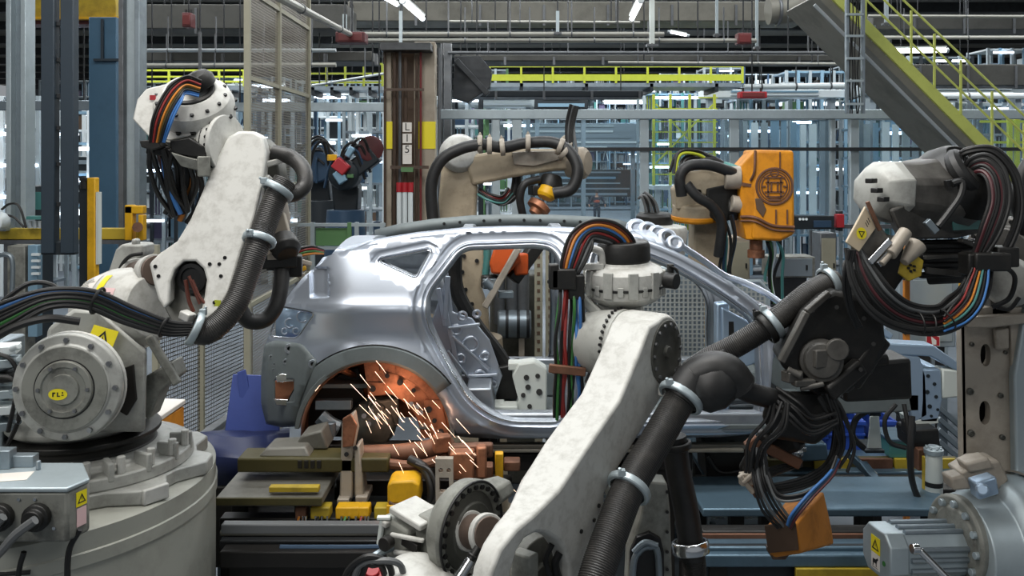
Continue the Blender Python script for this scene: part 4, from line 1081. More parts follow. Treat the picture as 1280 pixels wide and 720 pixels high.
# ------------------------------------------------------------------ centre robot, leaning arm in front of the car
AX = V((.80, -.60, 0))
t = T('pedestal', 'dark pedestal block carrying the centre robot at the bottom edge', 'pedestal', (P(640, 200, 3.95).x, 3.95, 0))
ctr = P(640, 850, 3.95); zt = ctr.z
pt(t, 'plinth', 'plinth', lambda m: m.lathe((ctr.x, 3.95, 0), (0, 0, 1), [(0, .55), (.04, .55), (.06, .5), (zt-.06, .5), (zt-.05, .54), (zt, .54)], 36), .01)
pt(t, 'anchor_bolt', 'dark_bolt', lambda m: m.bolts((ctr.x, 3.95, .04), (0, 0, 1), .525, 12, .014, .03), 0)
rob = T('welding_robot', 'white and grey welding robot in front of the front door opening, arm leaning away', 'robot', (ctr.x, 3.95, zt))
def base(m):
    m.lathe((ctr.x, 3.95, zt), (0, 0, 1), [(0, .42), (.05, .42), (.06, .33), (.16, .32), (.17, .36), (.24, .36)], 36)
    for k in range(8):
        a = k*math.pi/4+.2; m.box((ctr.x+math.cos(a)*.43, 3.95+math.sin(a)*.43, zt+.03), (.16, .1, .06), a)
pt(rob, 'base', 'cast_grey', base, .008)
Yp = lambda u, c=-1.91: c/(AX.x*(u-640)/F+AX.y)
arm = [(812, 408), (826, 399), (842, 402), (853, 420), (853, 452), (846, 478), (830, 492), (819, 511), (794, 552), (769, 592), (756, 618), (757, 650), (749, 690), (737, 740), (728, 800), (708, 800), (713, 745), (714, 712), (708, 690), (698, 676), (684, 667), (670, 666), (656, 674), (646, 690), (639, 715), (633, 755), (629, 800),
       (605, 800), (608, 750), (614, 716), (626, 686), (646, 661), (669, 642), (700, 611), (731, 564), (752, 533), (775, 500), (796, 450)]
pt(rob, 'lower_arm', 'robot_white', lambda m: m.prism([P(u, v, Yp(u)) for u, v in arm], -AX*.2, [max(.42, min(1, 1-(v-600)/110)) for u, v in arm]), .014, segs=3, ang=40)
pt(rob, 'arm_panel', 'robot_grey', lambda m: m.prism([P(u, v, Yp(u, -1.906)) for u, v in ((770, 560), (800, 508), (822, 496), (812, 514), (788, 556), (764, 594), (748, 612), (738, 610))], -AX*.004), 0) if False else None
pt(rob, 'fork_inside', 'cast_dark', lambda m: (m.lathe(P(672, 735, Yp(672, -2.06)), AX, [(-.1, .2), (.0, .2), (.01, .1), (.03, .1)], 24)), .004)
pt(rob, 'fork_motor', 'cast_grey', lambda m: (m.box(P(656, 716, Yp(656, -1.99)), (.09, .06, .16), -.64), m.lathe(P(690, 745, Yp(690, -2.0)), AX, [(0, .06), (.05, .06), (.06, .04)], 20)), .008)
pt(rob, 'fork_cable', 'black', lambda m: (m.tube(PL(3.5, [(700, 690), (694, 705), (698, 730), (690, 760)]), .016, 8), m.tube(PL(3.48, [(690, 680), (682, 700), (688, 725), (680, 760)]), .012, 8)), 0)
pt(rob, 'arm_bolt', 'dark_bolt', lambda m: [m.cyl(P(u, v, Yp(u)), P(u, v, Yp(u))+AX*.006, .009, seg=8) for u, v in ((742, 650), (726, 664), (738, 684), (728, 712), (748, 632))], 0)
EL = P(812, 437, 4.20)
pt(rob, 'elbow_boss', 'robot_white', lambda m: m.lathe(EL-AX*.14, AX, [(0, .17), (.03, .178), (.2, .178), (.225, .165)], 40), .006)
pt(rob, 'elbow_cover', 'cast_dark', lambda m: (m.lathe(EL+AX*.085, AX, [(0, .15), (.008, .15), (.01, .11), (.004, .1), (.004, .03), (.02, .028)], 32)), .003)
pt(rob, 'cover_bolt', 'bolt', lambda m: m.bolts(EL+AX*.085, AX, .13, 14, .009, .018), 0)
pt(rob, 'elbow_flange', 'robot_grey', lambda m: m.lathe(EL-AX*.36, AX, [(0, .1), (.02, .15), (.12, .165), (.16, .172), (.2, .172), (.21, .178), (.225, .178)], 40), .005)
pt(rob, 'flange_bolt', 'dark_bolt', lambda m: [m.cyl(EL-AX*.17+e*.17, EL-AX*.17+e*.184+AX*.0, .008, seg=6) for e in [(V((0, 0, 1))*math.sin(a)+V((AX.y, -AX.x, 0))*math.cos(a)) for a in [k*math.pi/18 for k in range(36)]]], 0)
HC = P(781, 376, 4.5)
pt(rob, 'elbow_casting', 'robot_grey', lambda m: (m.rings([[P(u, v, y) for u, v, y in ((742, 425, 4.5), (780, 420, 4.36), (806, 392, 4.36), (800, 372, 4.4), (748, 374, 4.42))], [P(u, v, y+.22) for u, v, y in ((742, 425, 4.5), (780, 420, 4.36), (806, 392, 4.36), (800, 372, 4.4), (748, 374, 4.42))]]), m.bar(P(726, 372, 4.4), P(760, 402, 4.38), .07, .05)), .012)
pt(rob, 'axis_housing', 'robot_white', lambda m: m.lathe(HC-V((0, 0, .01)), (-.03, -.04, 1), [(0, .13), (.02, .17), (.045, .195), (.12, .205), (.165, .2), (.185, .18), (.2, .14), (.215, .135)], 20), .006, ang=25)
def ribs(m):
    for k in range(20):
        a = k*math.pi/10+.1; c = V((math.cos(a), math.sin(a), 0)); p = HC+V((-.004, -.005, .1))+c*.2
        if k % 2: m.box(p, (.018, .05, .13), a)
        else: m.box(p-V((0, 0, .03)), (.012, .03, .05), a)
pt(rob, 'housing_rib', 'robot_grey', ribs, .004)
pt(rob, 'housing_band', 'black', lambda m: m.lathe(HC+V((-.003, -.004, .075)), (-.03, -.04, 1), [(0, .2035), (.006, .207), (.012, .2065), (.014, .2)], 40, False), 0)
pt(rob, 'cable_cap', 'black_part', lambda m: m.lathe(HC+V((-.006, -.008, .2)), (-.03, -.04, 1), [(0, .125), (.01, .135), (.085, .135), (.105, .125), (.112, .09), (.1, .06)], 32), .004)
pt(rob, 'side_loop', 'robot_white', lambda m: (m.tube(PL(4.42, [(722, 335), (726, 318), (738, 311), (752, 316), (754, 332)]), .02, 8), m.box(P(738, 333, 4.42), (.13, .06, .03))), .004)
pt(rob, 'side_sensor', 'black_part', lambda m: (m.cyl(P(832, 350, 4.4), P(846, 352, 4.36), .04), m.cyl(P(838, 330, 4.42), P(838, 352, 4.42), .018), m.tube(PL(4.4, [(836, 332), (846, 338), (848, 352)]), .008, 6)), .003)
# cable arch: cap -> clamp -> hanging bundle
ac = ['black', 'c_brown', 'c_orange', 'c_blue', 'black', 'c_red', 'black', 'c_grey', 'black']
fan(rob, [(797, 322, 4.42), (790, 296, 4.4), (768, 278, 4.38), (738, 276, 4.36), (714, 292, 4.34), (703, 322, 4.32), (701, 346, 4.32)], [(-2.5, 0), (-3.5, 1.2), (-2.6, 3.), (.4, 3.2), (3.2, 2.2), (3.6, .6), (2.4, 0)], 9, 2.0, ac)
pt(rob, 'cable_clamp', 'black_part', lambda m: (m.box(P(704, 348, 4.32), (.12, .1, .1)), m.box(P(692, 345, 4.3), (.05, .06, .12)), m.cyl(P(684, 352, 4.3), P(700, 352, 4.3), .012), m.box(P(720, 358, 4.33), (.08, .09, .12))), .008)
hc = ['black', 'c_green', 'black', 'c_red', 'c_red', 'black', 'c_green', 'black', 'c_blue', 'c_blue', 'black']
for i in range(11):
    k = (i-5); u0 = 713+k*2.6; r_ = random.Random(i); w_ = r_.uniform(-3.5, 3.5)
    cab(rob, [(u0, 352, 4.32), (u0+k*.5+w_, 385, 4.28+.02*(i % 3)), (u0+k*1.1-2+w_*.6, 425, 4.28+.015*(i % 4)), (u0+k*.6-2, 462, 4.3), (u0+k*1.1+r_.uniform(-3, 3)-3, 492, 4.32), (u0+k*.6-4, 522+r_.uniform(-4, 5), 4.36)], 2.1, hc[i])
pt(rob, 'clamp_bar', 'rust_steel', lambda m: (m.bar(P(686, 460, 4.27), P(732, 465, 4.27), .03, .04), m.bar(P(690, 463, 4.36), P(730, 466, 4.36), .02, .03)), .004)
pt(rob, 'bundle_strut', 'steel_dark', lambda m: (m.bar(P(722, 365, 4.42), P(752, 398, 4.4), .06, .03), m.bar(P(752, 398, 4.38), P(752, 455, 4.36), .05, .03), m.bar(P(752, 440, 4.36), P(735, 480, 4.34), .05, .03)), .006)
pt(rob, 'elbow_fitting', 'galv_light', lambda m: (m.lathe(P(758, 428, 4.4), (-1, -.3, 0), [(0, .03), (.03, .03), (.035, .022), (.06, .022)], 12), m.lathe(P(765, 446, 4.36), (-1, -.5, 0), [(0, .026), (.04, .026)], 12), m.lathe(P(756, 440, 4.38), (-.6, -1, .2), [(0, .018), (.05, .018)], 10)), .002)
# hose along the arm
H1 = [(735, 760, 3.36), (748, 712, 3.44), (768, 655, 3.56), (788, 606, 3.68), (818, 555, 3.82), (850, 500, 3.95), (868, 474, 3.98), (890, 462, 3.97), (910, 466, 3.96), (924, 484, 3.97), (948, 494, 4.02), (985, 502, 4.12)]
hose(rob, H1[:7], 21); hose(rob, H1[5:10], 23, 'rubber'); hose(rob, H1[8:], 13, 'rubber')
pt(rob, 'hose_ball', 'rubber', lambda m: m.lathe(P(892, 480, 3.97), (.6, .2, .5), [(-.13, .03), (-.1, .08), (-.04, .11), (.04, .112), (.1, .08), (.13, .03)], 20), .002)
clamp(rob, P(786, 610, 3.68), P(818, 555, 3.82)-P(770, 650, 3.57), px(23, 3.68)); clamp(rob, P(851, 497, 3.95), P(868, 474, 3.98)-P(818, 555, 3.82), px(24, 3.95))
pt(rob, 'hose_bracket', 'robot_white', lambda m: (m.bar(P(760, 612, 3.78), P(778, 606, 3.72), .05, .04), m.bar(P(826, 488, 4.05), P(842, 492, 4.0), .05, .04)), .006)
H2 = [(858, 468, 4.3), (884, 450, 4.24), (920, 432, 4.2), (962, 406, 4.18), (990, 384, 4.2), (1016, 364, 4.22), (1046, 350, 4.26)]
hose(rob, H2, 15); clamp(rob, P(966, 404, 4.18), P(990, 384, 4.2)-P(940, 420, 4.19), px(17, 4.18)); clamp(rob, P(958, 410, 4.18), P(990, 384, 4.2)-P(940, 420, 4.19), px(17, 4.18), 'black_part'); clamp(rob, P(1036, 354, 4.25), P(1046, 350, 4.26)-P(1016, 364, 4.22), px(17, 4.25))
cab(rob, [(846, 462, 4.12), (866, 456, 4.08), (886, 448, 4.1), (905, 440, 4.15)], 3.5, 'black')
# shoulder gear and motor, lower left
GC = P(590, 664, 3.76)
pt(rob, 'gear_housing', 'cast_grey', lambda m: (m.lathe(GC-AX*.13, AX, [(0, .12), (.02, .17), (.06, .205), (.11, .212), (.13, .2), (.13, .17), (.11, .16)], 40), m.prism([P(u, v, 3.9) for u, v in ((560, 640), (572, 622), (588, 610), (606, 606), (622, 612), (628, 628), (600, 650), (575, 690), (545, 720), (535, 690), (545, 660))], (.06, .12, 0)), m.box(GC-AX*.3+V((.02, .0, -.1)), (.28, .2, .22), -.5)), .014)
pt(rob, 'gear_ring', 'black', lambda m: m.torus(GC+AX*.002, AX, .205, .006, 44, 8), 0)
pt(rob, 'ring_bolt', 'dark_bolt', lambda m: m.bolts(GC-AX*.02, AX, .183, 26, .011, .03), 0)
pt(rob, 'gear_face', 'cast_dark', lambda m: m.lathe(GC-AX*.02, AX, [(0, .165), (.01, .165), (.02, .12), (.03, .12)], 30), .004)
pt(rob, 'shaft', 'shaft_brown', lambda m: m.cyl(P(588, 664, 3.72), P(612, 668, 3.6), .07, seg=24), .004)
pt(rob, 'shaft_collar', 'robot_white', lambda m: (m.cyl(P(584, 663, 3.735), P(590, 664, 3.71), .082, seg=26), m.cyl(P(606, 667, 3.63), P(611, 668, 3.605), .082, seg=26)), .004)
MR = Matrix.Rotation(-.64, 3, 'Z')@Matrix.Rotation(.2, 3, 'Y')
pt(rob, 'motor', 'cast_grey', lambda m: (m.box(P(508, 668, 3.9), (.17, .17, .17), MR), m.box(P(545, 670, 3.84), (.14, .15, .2), MR)), .02)
pt(rob, 'motor_cover', 'robot_white', lambda m: (m.box(P(522, 641, 3.86), (.19, .17, .03), MR), m.box(P(496, 648, 3.9), (.03, .17, .03), MR), m.bar(P(488, 668, 3.8), P(530, 676, 3.74), .02), m.bar(P(492, 690, 3.8), P(534, 694, 3.74), .02)), .008)
pt(rob, 'motor_recess', 'conv_dark', lambda m: (m.box(P(514, 680, 3.78), (.09, .03, .04), MR), m.cyl(P(487, 676, 3.8), P(487, 676, 3.8)-V((.02, .04, 0)), .03)), .003)
pt(rob, 'plug', 'white_plastic', lambda m: (m.cyl(P(478, 650, 3.85), P(474, 680, 3.85), .012), m.box(P(480, 647, 3.85), (.06, .03, .012))), .002)
cab(rob, [(490, 684, 3.82), (470, 694, 3.76), (450, 712, 3.7), (440, 740, 3.66)], 5, 'galv', 'conduit')
pt(rob, 'chrome_rod', 'chrome', lambda m: m.cyl(P(570, 728, 3.44), P(588, 700, 3.48), .022, seg=18), .002)
pt(rob, 'rod_end', 'black_part', lambda m: (m.cyl(P(588, 700, 3.48), P(598, 684, 3.5), .016), m.torus(P(591, 695, 3.485), P(598, 684, 3.5)-P(588, 700, 3.48), .018, .006, 16, 6)), .001)
pt(rob, 'turret_cover', 'robot_white', lambda m: m.lathe(P(520, 745, 3.62), (.2, -.25, 1), [(0, .17), (.05, .168), (.1, .14), (.13, .09), (.14, .01)], 28), .004)
pt(rob, 'turret', 'cast_grey', lambda m: (m.lathe((ctr.x, 3.95, zt+.24), (0, 0, 1), [(0, .34), (.1, .33), (.14, .27), (.2, .25)], 30), m.box(P(590, 740, 3.85), (.5, .3, .25), -.5)), .012)
for k, (a, b) in enumerate((((428, 738), (492, 738)), ((440, 745), (506, 735)), ((450, 728), (482, 722)))):
    cab(rob, [(a[0], a[1], 3.55), (a[0]+8, 712-k*3, 3.54), ((a[0]+b[0])/2, 696+k*5, 3.52), (b[0]-6, 706, 3.54), (b[0], b[1], 3.58)], 4.2, ['black', 'c_grey', 'black'][k])
pt(rob, 'red_plug', 'red', lambda m: m.lathe(P(466, 724, 3.6), (0, -.4, 1), [(0, .05), (.03, .05), (.035, .03), (.05, .03)], 16), .003)
# balance plate right of the hose and lower hose
pt(rob, 'rear_plate', 'cast_grey', lambda m: m.plate(4.15, [(808, 602), (834, 604), (838, 640), (842, 780), (782, 780), (786, 690), (800, 650)], .12), .01)
pt(rob, 'rear_plate_arch', 'black', lambda m: m.plate(4.12, [(786, 780), (788, 690), (796, 672), (812, 666), (826, 674), (830, 690), (831, 780)], .03), .003)
pt(rob, 'arch_ring', 'galv', lambda m: (m.tube(PL(4.1, [(790, 760), (792, 705), (800, 688), (812, 683), (822, 692), (825, 760)]), .016, 10), m.tube(PL(4.08, [(792, 690), (806, 678), (822, 682)]), .014, 8)), 0)
pt(rob, 'plate_bolt', 'dark_bolt', lambda m: [m.cyl(P(834, v, 4.15), P(834, v, 4.13), .008, seg=8) for v in (615, 640, 665, 690, 712)], 0)
hose(rob, [(842, 545, 4.4), (848, 590, 4.4), (858, 640, 4.38), (866, 700, 4.34)], 16, 'rubber'); clamp(rob, P(863, 684, 4.35), P(866, 700, 4.34)-P(858, 640, 4.38), px(19, 4.35), 'chrome', .06)
clamp(rob, P(843, 556, 4.4), V((.1, 0, -1)), px(17, 4.4), 'black_part')
hose(rob, [(866, 690, 4.34), (868, 720, 4.34), (862, 780, 4.3)], 15, 'black_part')

# ------------------------------------------------------------------ left robot on the big round plinth
PC = P(25, 592, 4.5)
t = T('pedestal', 'big round grey plinth under the left robot', 'pedestal', (PC.x, PC.y, 0))
pt(t, 'plinth', 'plinth', lambda m: m.lathe((PC.x, PC.y, 0), (0, 0, 1), [(0, .95), (PC.z-.16, .95), (PC.z-.155, .958), (PC.z-.1, .958), (PC.z-.095, .95), (PC.z-.01, .95), (PC.z, .935)], 90), 0)
cc = P(-35, 700, 3.6)
pt(t, 'plinth_cable', 'black', lambda m: (m.tube([V((PC.x+.96*math.sin(a), PC.y-.96*math.cos(a), PC.z-.09-.1*abs(a-.25))) for a in (-.3, 0, .25, .55)], .01, 6), m.tube(PL(3.6, [(100, 662), (86, 690), (84, 740)]), .012, 6), m.tube(PL(3.62, [(30, 690), (24, 712), (20, 750)]), .012, 6)), 0)
BC = P(105, 566, 4.5); BC.z = PC.z
rob = T('welding_robot', 'white welding robot on the big round plinth at left, rainbow cables at its head', 'robot', BC)
def basel(m):
    def star(z0, z1, seq, k=1.):
        pl = [BC+V((math.cos(a)*r*k, math.sin(a)*r*k, z0)) for a, r in seq]; m.prism(pl, (0, 0, z1-z0))
    seq = []
    for k in range(9):
        a = -3.0+k*.7
        if .5 < a < 1.3: seq += [(a, .5), (a+.5, .5)]; continue
        seq += [(a, .56), (a+.17, .635), (a+.36, .635), (a+.42, .6), (a+.5, .545), (a+.66, .545)]
    star(.002, .07, seq)
    m.lathe(BC+V((0, 0, .07)), (0, 0, 1), [(0, .53), (.06, .525), (.065, .44), (.09, .43), (.095, .36)], 48)
    for k in range(10):
        a = -3+k*.35; d = V((math.cos(a), math.sin(a), 0)); m.box(BC+d*.475+V((0, 0, .15)), (.11, .03, .09), a)
pt(rob, 'base', 'robot_grey', basel, .008)
pt(rob, 'base_rail', 'robot_white', lambda m: [m.bar(BC+V((math.cos(a), math.sin(a), 0))*.645+V((0, 0, .04)), BC+V((math.cos(a+.2), math.sin(a+.2), 0))*.645+V((0, 0, .04)), .025, .07) for a in (-1.43, -.73)], .006)
pt(rob, 'base_bolt', 'robot_white', lambda m: [m.cyl(BC+V((math.cos(a)*.5, math.sin(a)*.5, .13)), BC+V((math.cos(a)*.5, math.sin(a)*.5, .21)), .02, seg=10) for a in [-1.4+k*.3 for k in range(6)]], .004)
pt(rob, 'slew_ring', 'black_part', lambda m: m.lathe(BC+V((0, 0, .1)), (0, 0, 1), [(0, .3), (.02, .36), (.06, .36), (.07, .34), (.1, .345), (.12, .37), (.14, .37), (.145, .3)], 44), .004)
def body(m):
    m.lathe(BC+V((-.03, 0, .245)), (0, 0, 1), [(0, .3), (.03, .345), (.1, .34), (.2, .31), (.28, .25), (.3, .1)], 36)
    m.rings([[P(u, v, 4.22) for u, v in ((45, 540), (182, 540), (184, 440), (125, 388), (92, 386), (60, 410))], [P(u, v, 4.7) for u, v in ((45, 535), (172, 535), (182, 430), (125, 395), (92, 395), (60, 410))]])
pt(rob, 'turret', 'robot_grey', body, .018)
pt(rob, 'turret_recess', 'conv_dark', lambda m: m.plate(4.205, [(150, 462), (166, 456), (170, 500), (158, 520), (150, 515)], .03), .003)
pt(rob, 'turret_bracket', 'cast_grey', lambda m: (m.plate(4.3, [(182, 470), (215, 452), (222, 472), (200, 490), (186, 525), (178, 520)], .14), m.bar(P(186, 420, 4.25), P(222, 480, 4.25), .04)), .01)
AXM = V((.06, -.99, .03)).normalized(); MC = P(81, 486, 3.98)
pt(rob, 'axis_motor', 'robot_grey', lambda m: m.lathe(MC-AXM*.42, AXM, [(0, .17), (.22, .18), (.3, .19), (.34, .235), (.345, .245), (.39, .245), (.4, .24), (.41, .2), (.42, .195)], 48), .004)
pt(rob, 'motor_rim', 'robot_white', lambda m: m.lathe(MC-AXM*.075, AXM, [(0, .2465), (.004, .25), (.022, .25), (.026, .2465)], 60, False), 0)
pt(rob, 'motor_face', 'cast_grey', lambda m: m.lathe(MC, AXM, [(0, .19), (.004, .19), (.006, .13), (.02, .125), (.02, .1), (.012, .095), (.012, .07), (.022, .068)], 44), .002)
pt(rob, 'face_groove', 'black', lambda m: m.torus(MC+AXM*.005, AXM, .132, .004, 44, 6), 0)
pt(rob, 'face_bolt', 'bolt', lambda m: (m.bolts(MC-AXM*.02, AXM, .218, 12, .012, .02), m.bolts(MC, AXM, .108, 6, .009, .03)), 0)
def logo(m):
    M = quad_axes(MC+AXM*.026+V((-.02, 0, -.02)), AXM.cross(V((0, 0, 1)))*-1, (0, 0, 1)); M = M if (M.to_3x3()@V((0, 0, 1))).dot(AXM) > 0 else quad_axes(MC+AXM*.026+V((-.02, 0, -.02)), AXM.cross(V((0, 0, 1))), (0, 0, 1))
    m.mat('yellow_label'); m.flat([M@V((.042*math.cos(a), .026*math.sin(a), 0)) for a in [k*math.pi/10 for k in range(20)]])
    m.mat('ink')
    for x0, y0, w, h in ((-.024, -.01, .006, .02), (-.018, .004, .008, .006), (-.004, -.01, .006, .02), (.002, -.01, .008, .005), (.016, -.006, .01, .005), (.018, .004, .006, .007)): m.flat([M@V((x0, y0, .0012)), M@V((x0+w, y0, .0012)), M@V((x0+w, y0+h, .0012)), M@V((x0, y0+h, .0012))])
pt(rob, 'motor_badge', 'yellow_label', logo, 0)
AS = V((.86, -.48, .16)).normalized(); DC = P(152, 388, 4.5)
pt(rob, 'shoulder_housing', 'robot_white', lambda m: m.lathe(DC, AS, [(-.24, .1), (-.22, .15), (-.12, .195), (0, .215), (.1, .21), (.18, .185), (.21, .16), (.24, .15)], 44), .004)
pt(rob, 'shoulder_cap', 'robot_grey', lambda m: (m.plate(4.62, [(132, 348), (144, 312), (152, 305), (178, 306), (179, 318), (166, 330), (160, 350)], .16), m.box(P(170, 304, 4.66), (.03, .06, .05))), .012)
pt(rob, 'cap_seal', 'black', lambda m: m.tube([P(146, 350, 4.58), P(152, 332, 4.56), P(163, 320, 4.55), P(178, 317, 4.55)], .01, 8), 0)
pt(rob, 'shaft_collar', 'shaft_brown', lambda m: (m.cyl(P(166, 346, 4.62), P(196, 338, 4.42), .075, seg=24)), .004)
pt(rob, 'collar_ring', 'robot_white', lambda m: (m.cyl(P(166, 346, 4.63), P(172, 344, 4.58), .09, seg=24), m.cyl(P(188, 341, 4.47), P(194, 339, 4.43), .088, seg=24)), .004)
# labels on the shoulder housing: small curved patches following the drum
def patch(m, th0, th1, z0, z1, matn, n=6, off=.0025):
    s, tt, d = frame_of(AS); m.mat(matn)
    prof = [(-.24, .1), (-.22, .15), (-.12, .195), (0, .215), (.1, .21), (.18, .185), (.21, .16)]
    def rad(z):
        for (a, ra), (b, rb) in zip(prof, prof[1:]):
            if a <= z <= b: return ra+(rb-ra)*(z-a)/(b-a)
        return .2
    m.grid([[DC+d*z+(s*math.cos(a)+tt*math.sin(a))*(rad(z)+off) for a in [th0+(th1-th0)*k/n for k in range(n+1)]] for z in [z0+(z1-z0)*k/4 for k in range(5)]])
# angle on the drum that faces the eye and up
s_, t_, d_ = frame_of(AS); ev = (V((0, 0, ZC))-DC).normalized(); TH = math.atan2(ev.dot(t_), ev.dot(s_)); TU = math.atan2(t_.z, s_.z)
dirn = 1 if math.sin(TU-TH) > 0 else -1
def lab(m):
    patch(m, TH+dirn*.55, TH+dirn*1.05, -.16, .03, 'paper')
    for k in range(6): patch(m, TH+dirn*(.6+k*.07), TH+dirn*(.625+k*.07), -.15, .01-.02*(k % 3), 'cast_grey', 2, .004)
pt(rob, 'rating_label', 'paper', lab, 0)
pt(rob, 'yellow_sticker', 'yellow_label', lambda m: patch(m, TH+dirn*.3, TH+dirn*1.0, .06, .105, 'yellow_label'), 0)
def lab2(m):
    patch(m, TH+dirn*.2, TH+dirn*.62, .115, .175, 'pink'); patch(m, TH+dirn*.3, TH+dirn*.5, .13, .16, 'c_grey', 3, .004); patch(m, TH+dirn*.34, TH+dirn*.46, .137, .153, 'paper', 3, .005)
pt(rob, 'white_sticker', 'pink', lab2, 0)
def wt(m): warn(m, P(128, 423, 4.17), (1, .05, -.3), (.2, .3, 1), .12, .1)
pt(rob, 'warning_sticker', 'yellow_label', wt, 0)
Ya = lambda v: 4.12+(395-v)*.0014
arml = [(277, 186), (285, 171), (298, 164), (316, 164), (328, 170), (333, 190), (329, 225), (321, 262), (313, 290), (303, 312), (296, 335), (287, 365), (274, 388), (258, 402), (250, 393), (255, 372), (258, 350), (254, 336), (244, 327), (230, 327), (219, 337), (213, 352), (212, 378), (205, 388), (197, 374), (191, 352), (186, 330), (198, 318), (221, 302), (238, 274), (251, 244), (263, 214)]
pt(rob, 'lower_arm', 'robot_white', lambda m: m.prism([P(u, v, Ya(v)) for u, v in arml], (-.03, .18, .0)), .014, segs=3)
pt(rob, 'arm_web', 'cast_dark', lambda m: m.prism([P(u, v, Ya(v)+.1) for u, v in ((200, 375), (200, 345), (225, 322), (262, 325), (268, 360), (256, 395), (240, 410), (215, 405))], (.03, .1, 0)), .008)  # dark colour stands for the shade inside the fork
pt(rob, 'arm_bore', 'black', lambda m: (m.lathe(P(240, 348, 4.24), (-.1, -1, 0), [(-.02, px(19, 4.2)), (.01, px(19, 4.2)), (.011, px(14, 4.2)), (.0, px(13, 4.2))], 28)), 0)
pt(rob, 'bore_cable', 'c_brown', lambda m: (m.tube(PL(4.15, [(236, 345), (243, 362), (250, 380)]), .008, 6), m.tube(PL(4.15, [(240, 350), (250, 372), (262, 384)]), .008, 6), m.tube(PL(4.15, [(232, 350), (236, 375), (242, 390)]), .01, 6)), 0)
pt(rob, 'arm_bolt', 'dark_bolt', lambda m: [m.cyl(P(u, v, Ya(v)), P(u, v, Ya(v)-.008), .009, seg=8) for u, v in ((276, 345), (274, 330), (262, 330), (198, 345), (194, 333), (281, 322), (268, 378))], 0)
pt(rob, 'green_sticker', 'bggreen', lambda m: sticker(m, P(272, 379, Ya(379)-.004), (1, 0, -.1), (0, 0, 1), .03, .03, 'lime', .002), 0)
pt(rob, 'elbow_side', 'cast_dark', lambda m: m.prism([P(u, v, Ya(v)+.2) for u, v in ((326, 172), (345, 190), (350, 225), (338, 250), (326, 240))], (.02, .1, 0)), .01)
hose(rob, [(356, 226, 4.36), (343, 250, 4.32), (331, 282, 4.28), (320, 312, 4.22), (308, 345, 4.18), (295, 378, 4.14), (275, 404, 4.1), (256, 416, 4.07), (240, 410, 4.05)], 15.5)
hose(rob, [(350, 240, 4.36), (366, 243, 4.4), (380, 232, 4.45), (379, 212, 4.5), (364, 197, 4.55), (340, 190, 4.55)], 10)
for c, d, r in ((P(347, 238, 4.34), P(340, 250, 4.32)-P(356, 226, 4.36), 17), (P(324, 300, 4.25), P(317, 312, 4.22)-P(327, 282, 4.28), 17), (P(244, 411, 4.06), P(240, 410, 4.05)-P(256, 416, 4.07), 17.5)): clamp(rob, c, d, px(r, c.y))
pt(rob, 'hose_bracket', 'robot_white', lambda m: (m.bar(P(228, 392, 4.1), P(240, 398, 4.08), .05, .04), m.bar(P(288, 296, 4.3), P(300, 298, 4.36), .05, .04), m.bar(P(330, 222, 4.45), P(340, 232, 4.5), .05, .04), m.bar(P(332, 206, 4.5), P(352, 200, 4.55), .03, .03)), .006)
hose(rob, [(300, 388, 4.75), (312, 401, 4.76), (332, 399, 4.8), (346, 380, 4.84), (352, 350, 4.9), (352, 325, 4.95)], 10, 'rubber')
# upper arm running back toward the car
pt(rob, 'upper_arm', 'robot_tan', lambda m: (m.lathe(P(322, 215, 4.85), P(352, 300, 5.25)-P(322, 215, 4.85), [(0, .12), (.1, .13), (.3, .1), (.42, .09)], 22)), .006)
pt(rob, 'upper_arm_plate', 'robot_tan', lambda m: m.plate(5.0, [(349, 262), (354, 264), (366, 310), (350, 312), (334, 292)], .05), .006)
pt(rob, 'wrist', 'black_part', lambda m: (m.box(P(346, 318, 4.95), (.2, .16, .14), .4), m.box(P(362, 332, 5.0), (.14, .12, .12), .2), m.lathe(P(352, 300, 4.95), (.4, -.6, -.6), [(0, .08), (.08, .09), (.12, .06)], 16), m.box(P(345, 328, 4.98), (.1, .1, .08), .2), m.cyl(P(326, 320, 4.95), P(352, 316, 4.95), .035), m.bar(P(330, 330, 4.92), P(346, 312, 4.92), .04)), .008)
pt(rob, 'wrist_fitting', 'robot_tan', lambda m: (m.bar(P(328, 322, 4.88), P(342, 312, 4.86), .03), m.box(P(340, 320, 4.87), (.05, .03, .04), .3), m.cyl(P(334, 316, 4.86), P(334, 316, 4.82), .016)), .003)
# head with rainbow cables
AH = V((.05, -.62, .70)).normalized(); HH = P(243, 136, 4.55)
pt(rob, 'axis_housing', 'robot_white', lambda m: (m.lathe(HH, AH, [(-.2, .1), (-.17, .16), (-.1, .195), (.02, .205), (.07, .19), (.11, .15), (.125, .125), (.11, .115)], 28), m.rings([[P(*p) for p in ((166, 150, 4.45), (181, 112, 4.5), (178, 168, 4.44))], [P(*p) for p in ((222, 170, 4.4), (232, 100, 4.55), (250, 172, 4.42))]]) if False else m.prism([P(*p) for p in ((165, 149, 4.42), (171, 124, 4.46), (182, 111, 4.48), (215, 103, 4.5), (240, 104, 4.5), (245, 168, 4.4), (212, 176, 4.38), (186, 172, 4.4))], (.03, .26, 0))), .018, ang=28)
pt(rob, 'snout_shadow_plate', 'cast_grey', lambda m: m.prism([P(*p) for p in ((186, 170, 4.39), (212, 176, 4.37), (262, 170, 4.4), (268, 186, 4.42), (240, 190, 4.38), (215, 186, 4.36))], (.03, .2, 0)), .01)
pt(rob, 'bore_ring', 'black_part', lambda m: m.lathe(HH, AH, [(.105, .125), (.128, .12), (.132, .1), (.06, .09)], 32, False), .002)
pt(rob, 'bore_bottom', 'black', lambda m: m.lathe(HH, AH, [(.07, .1), (.075, .1)], 24), 0)
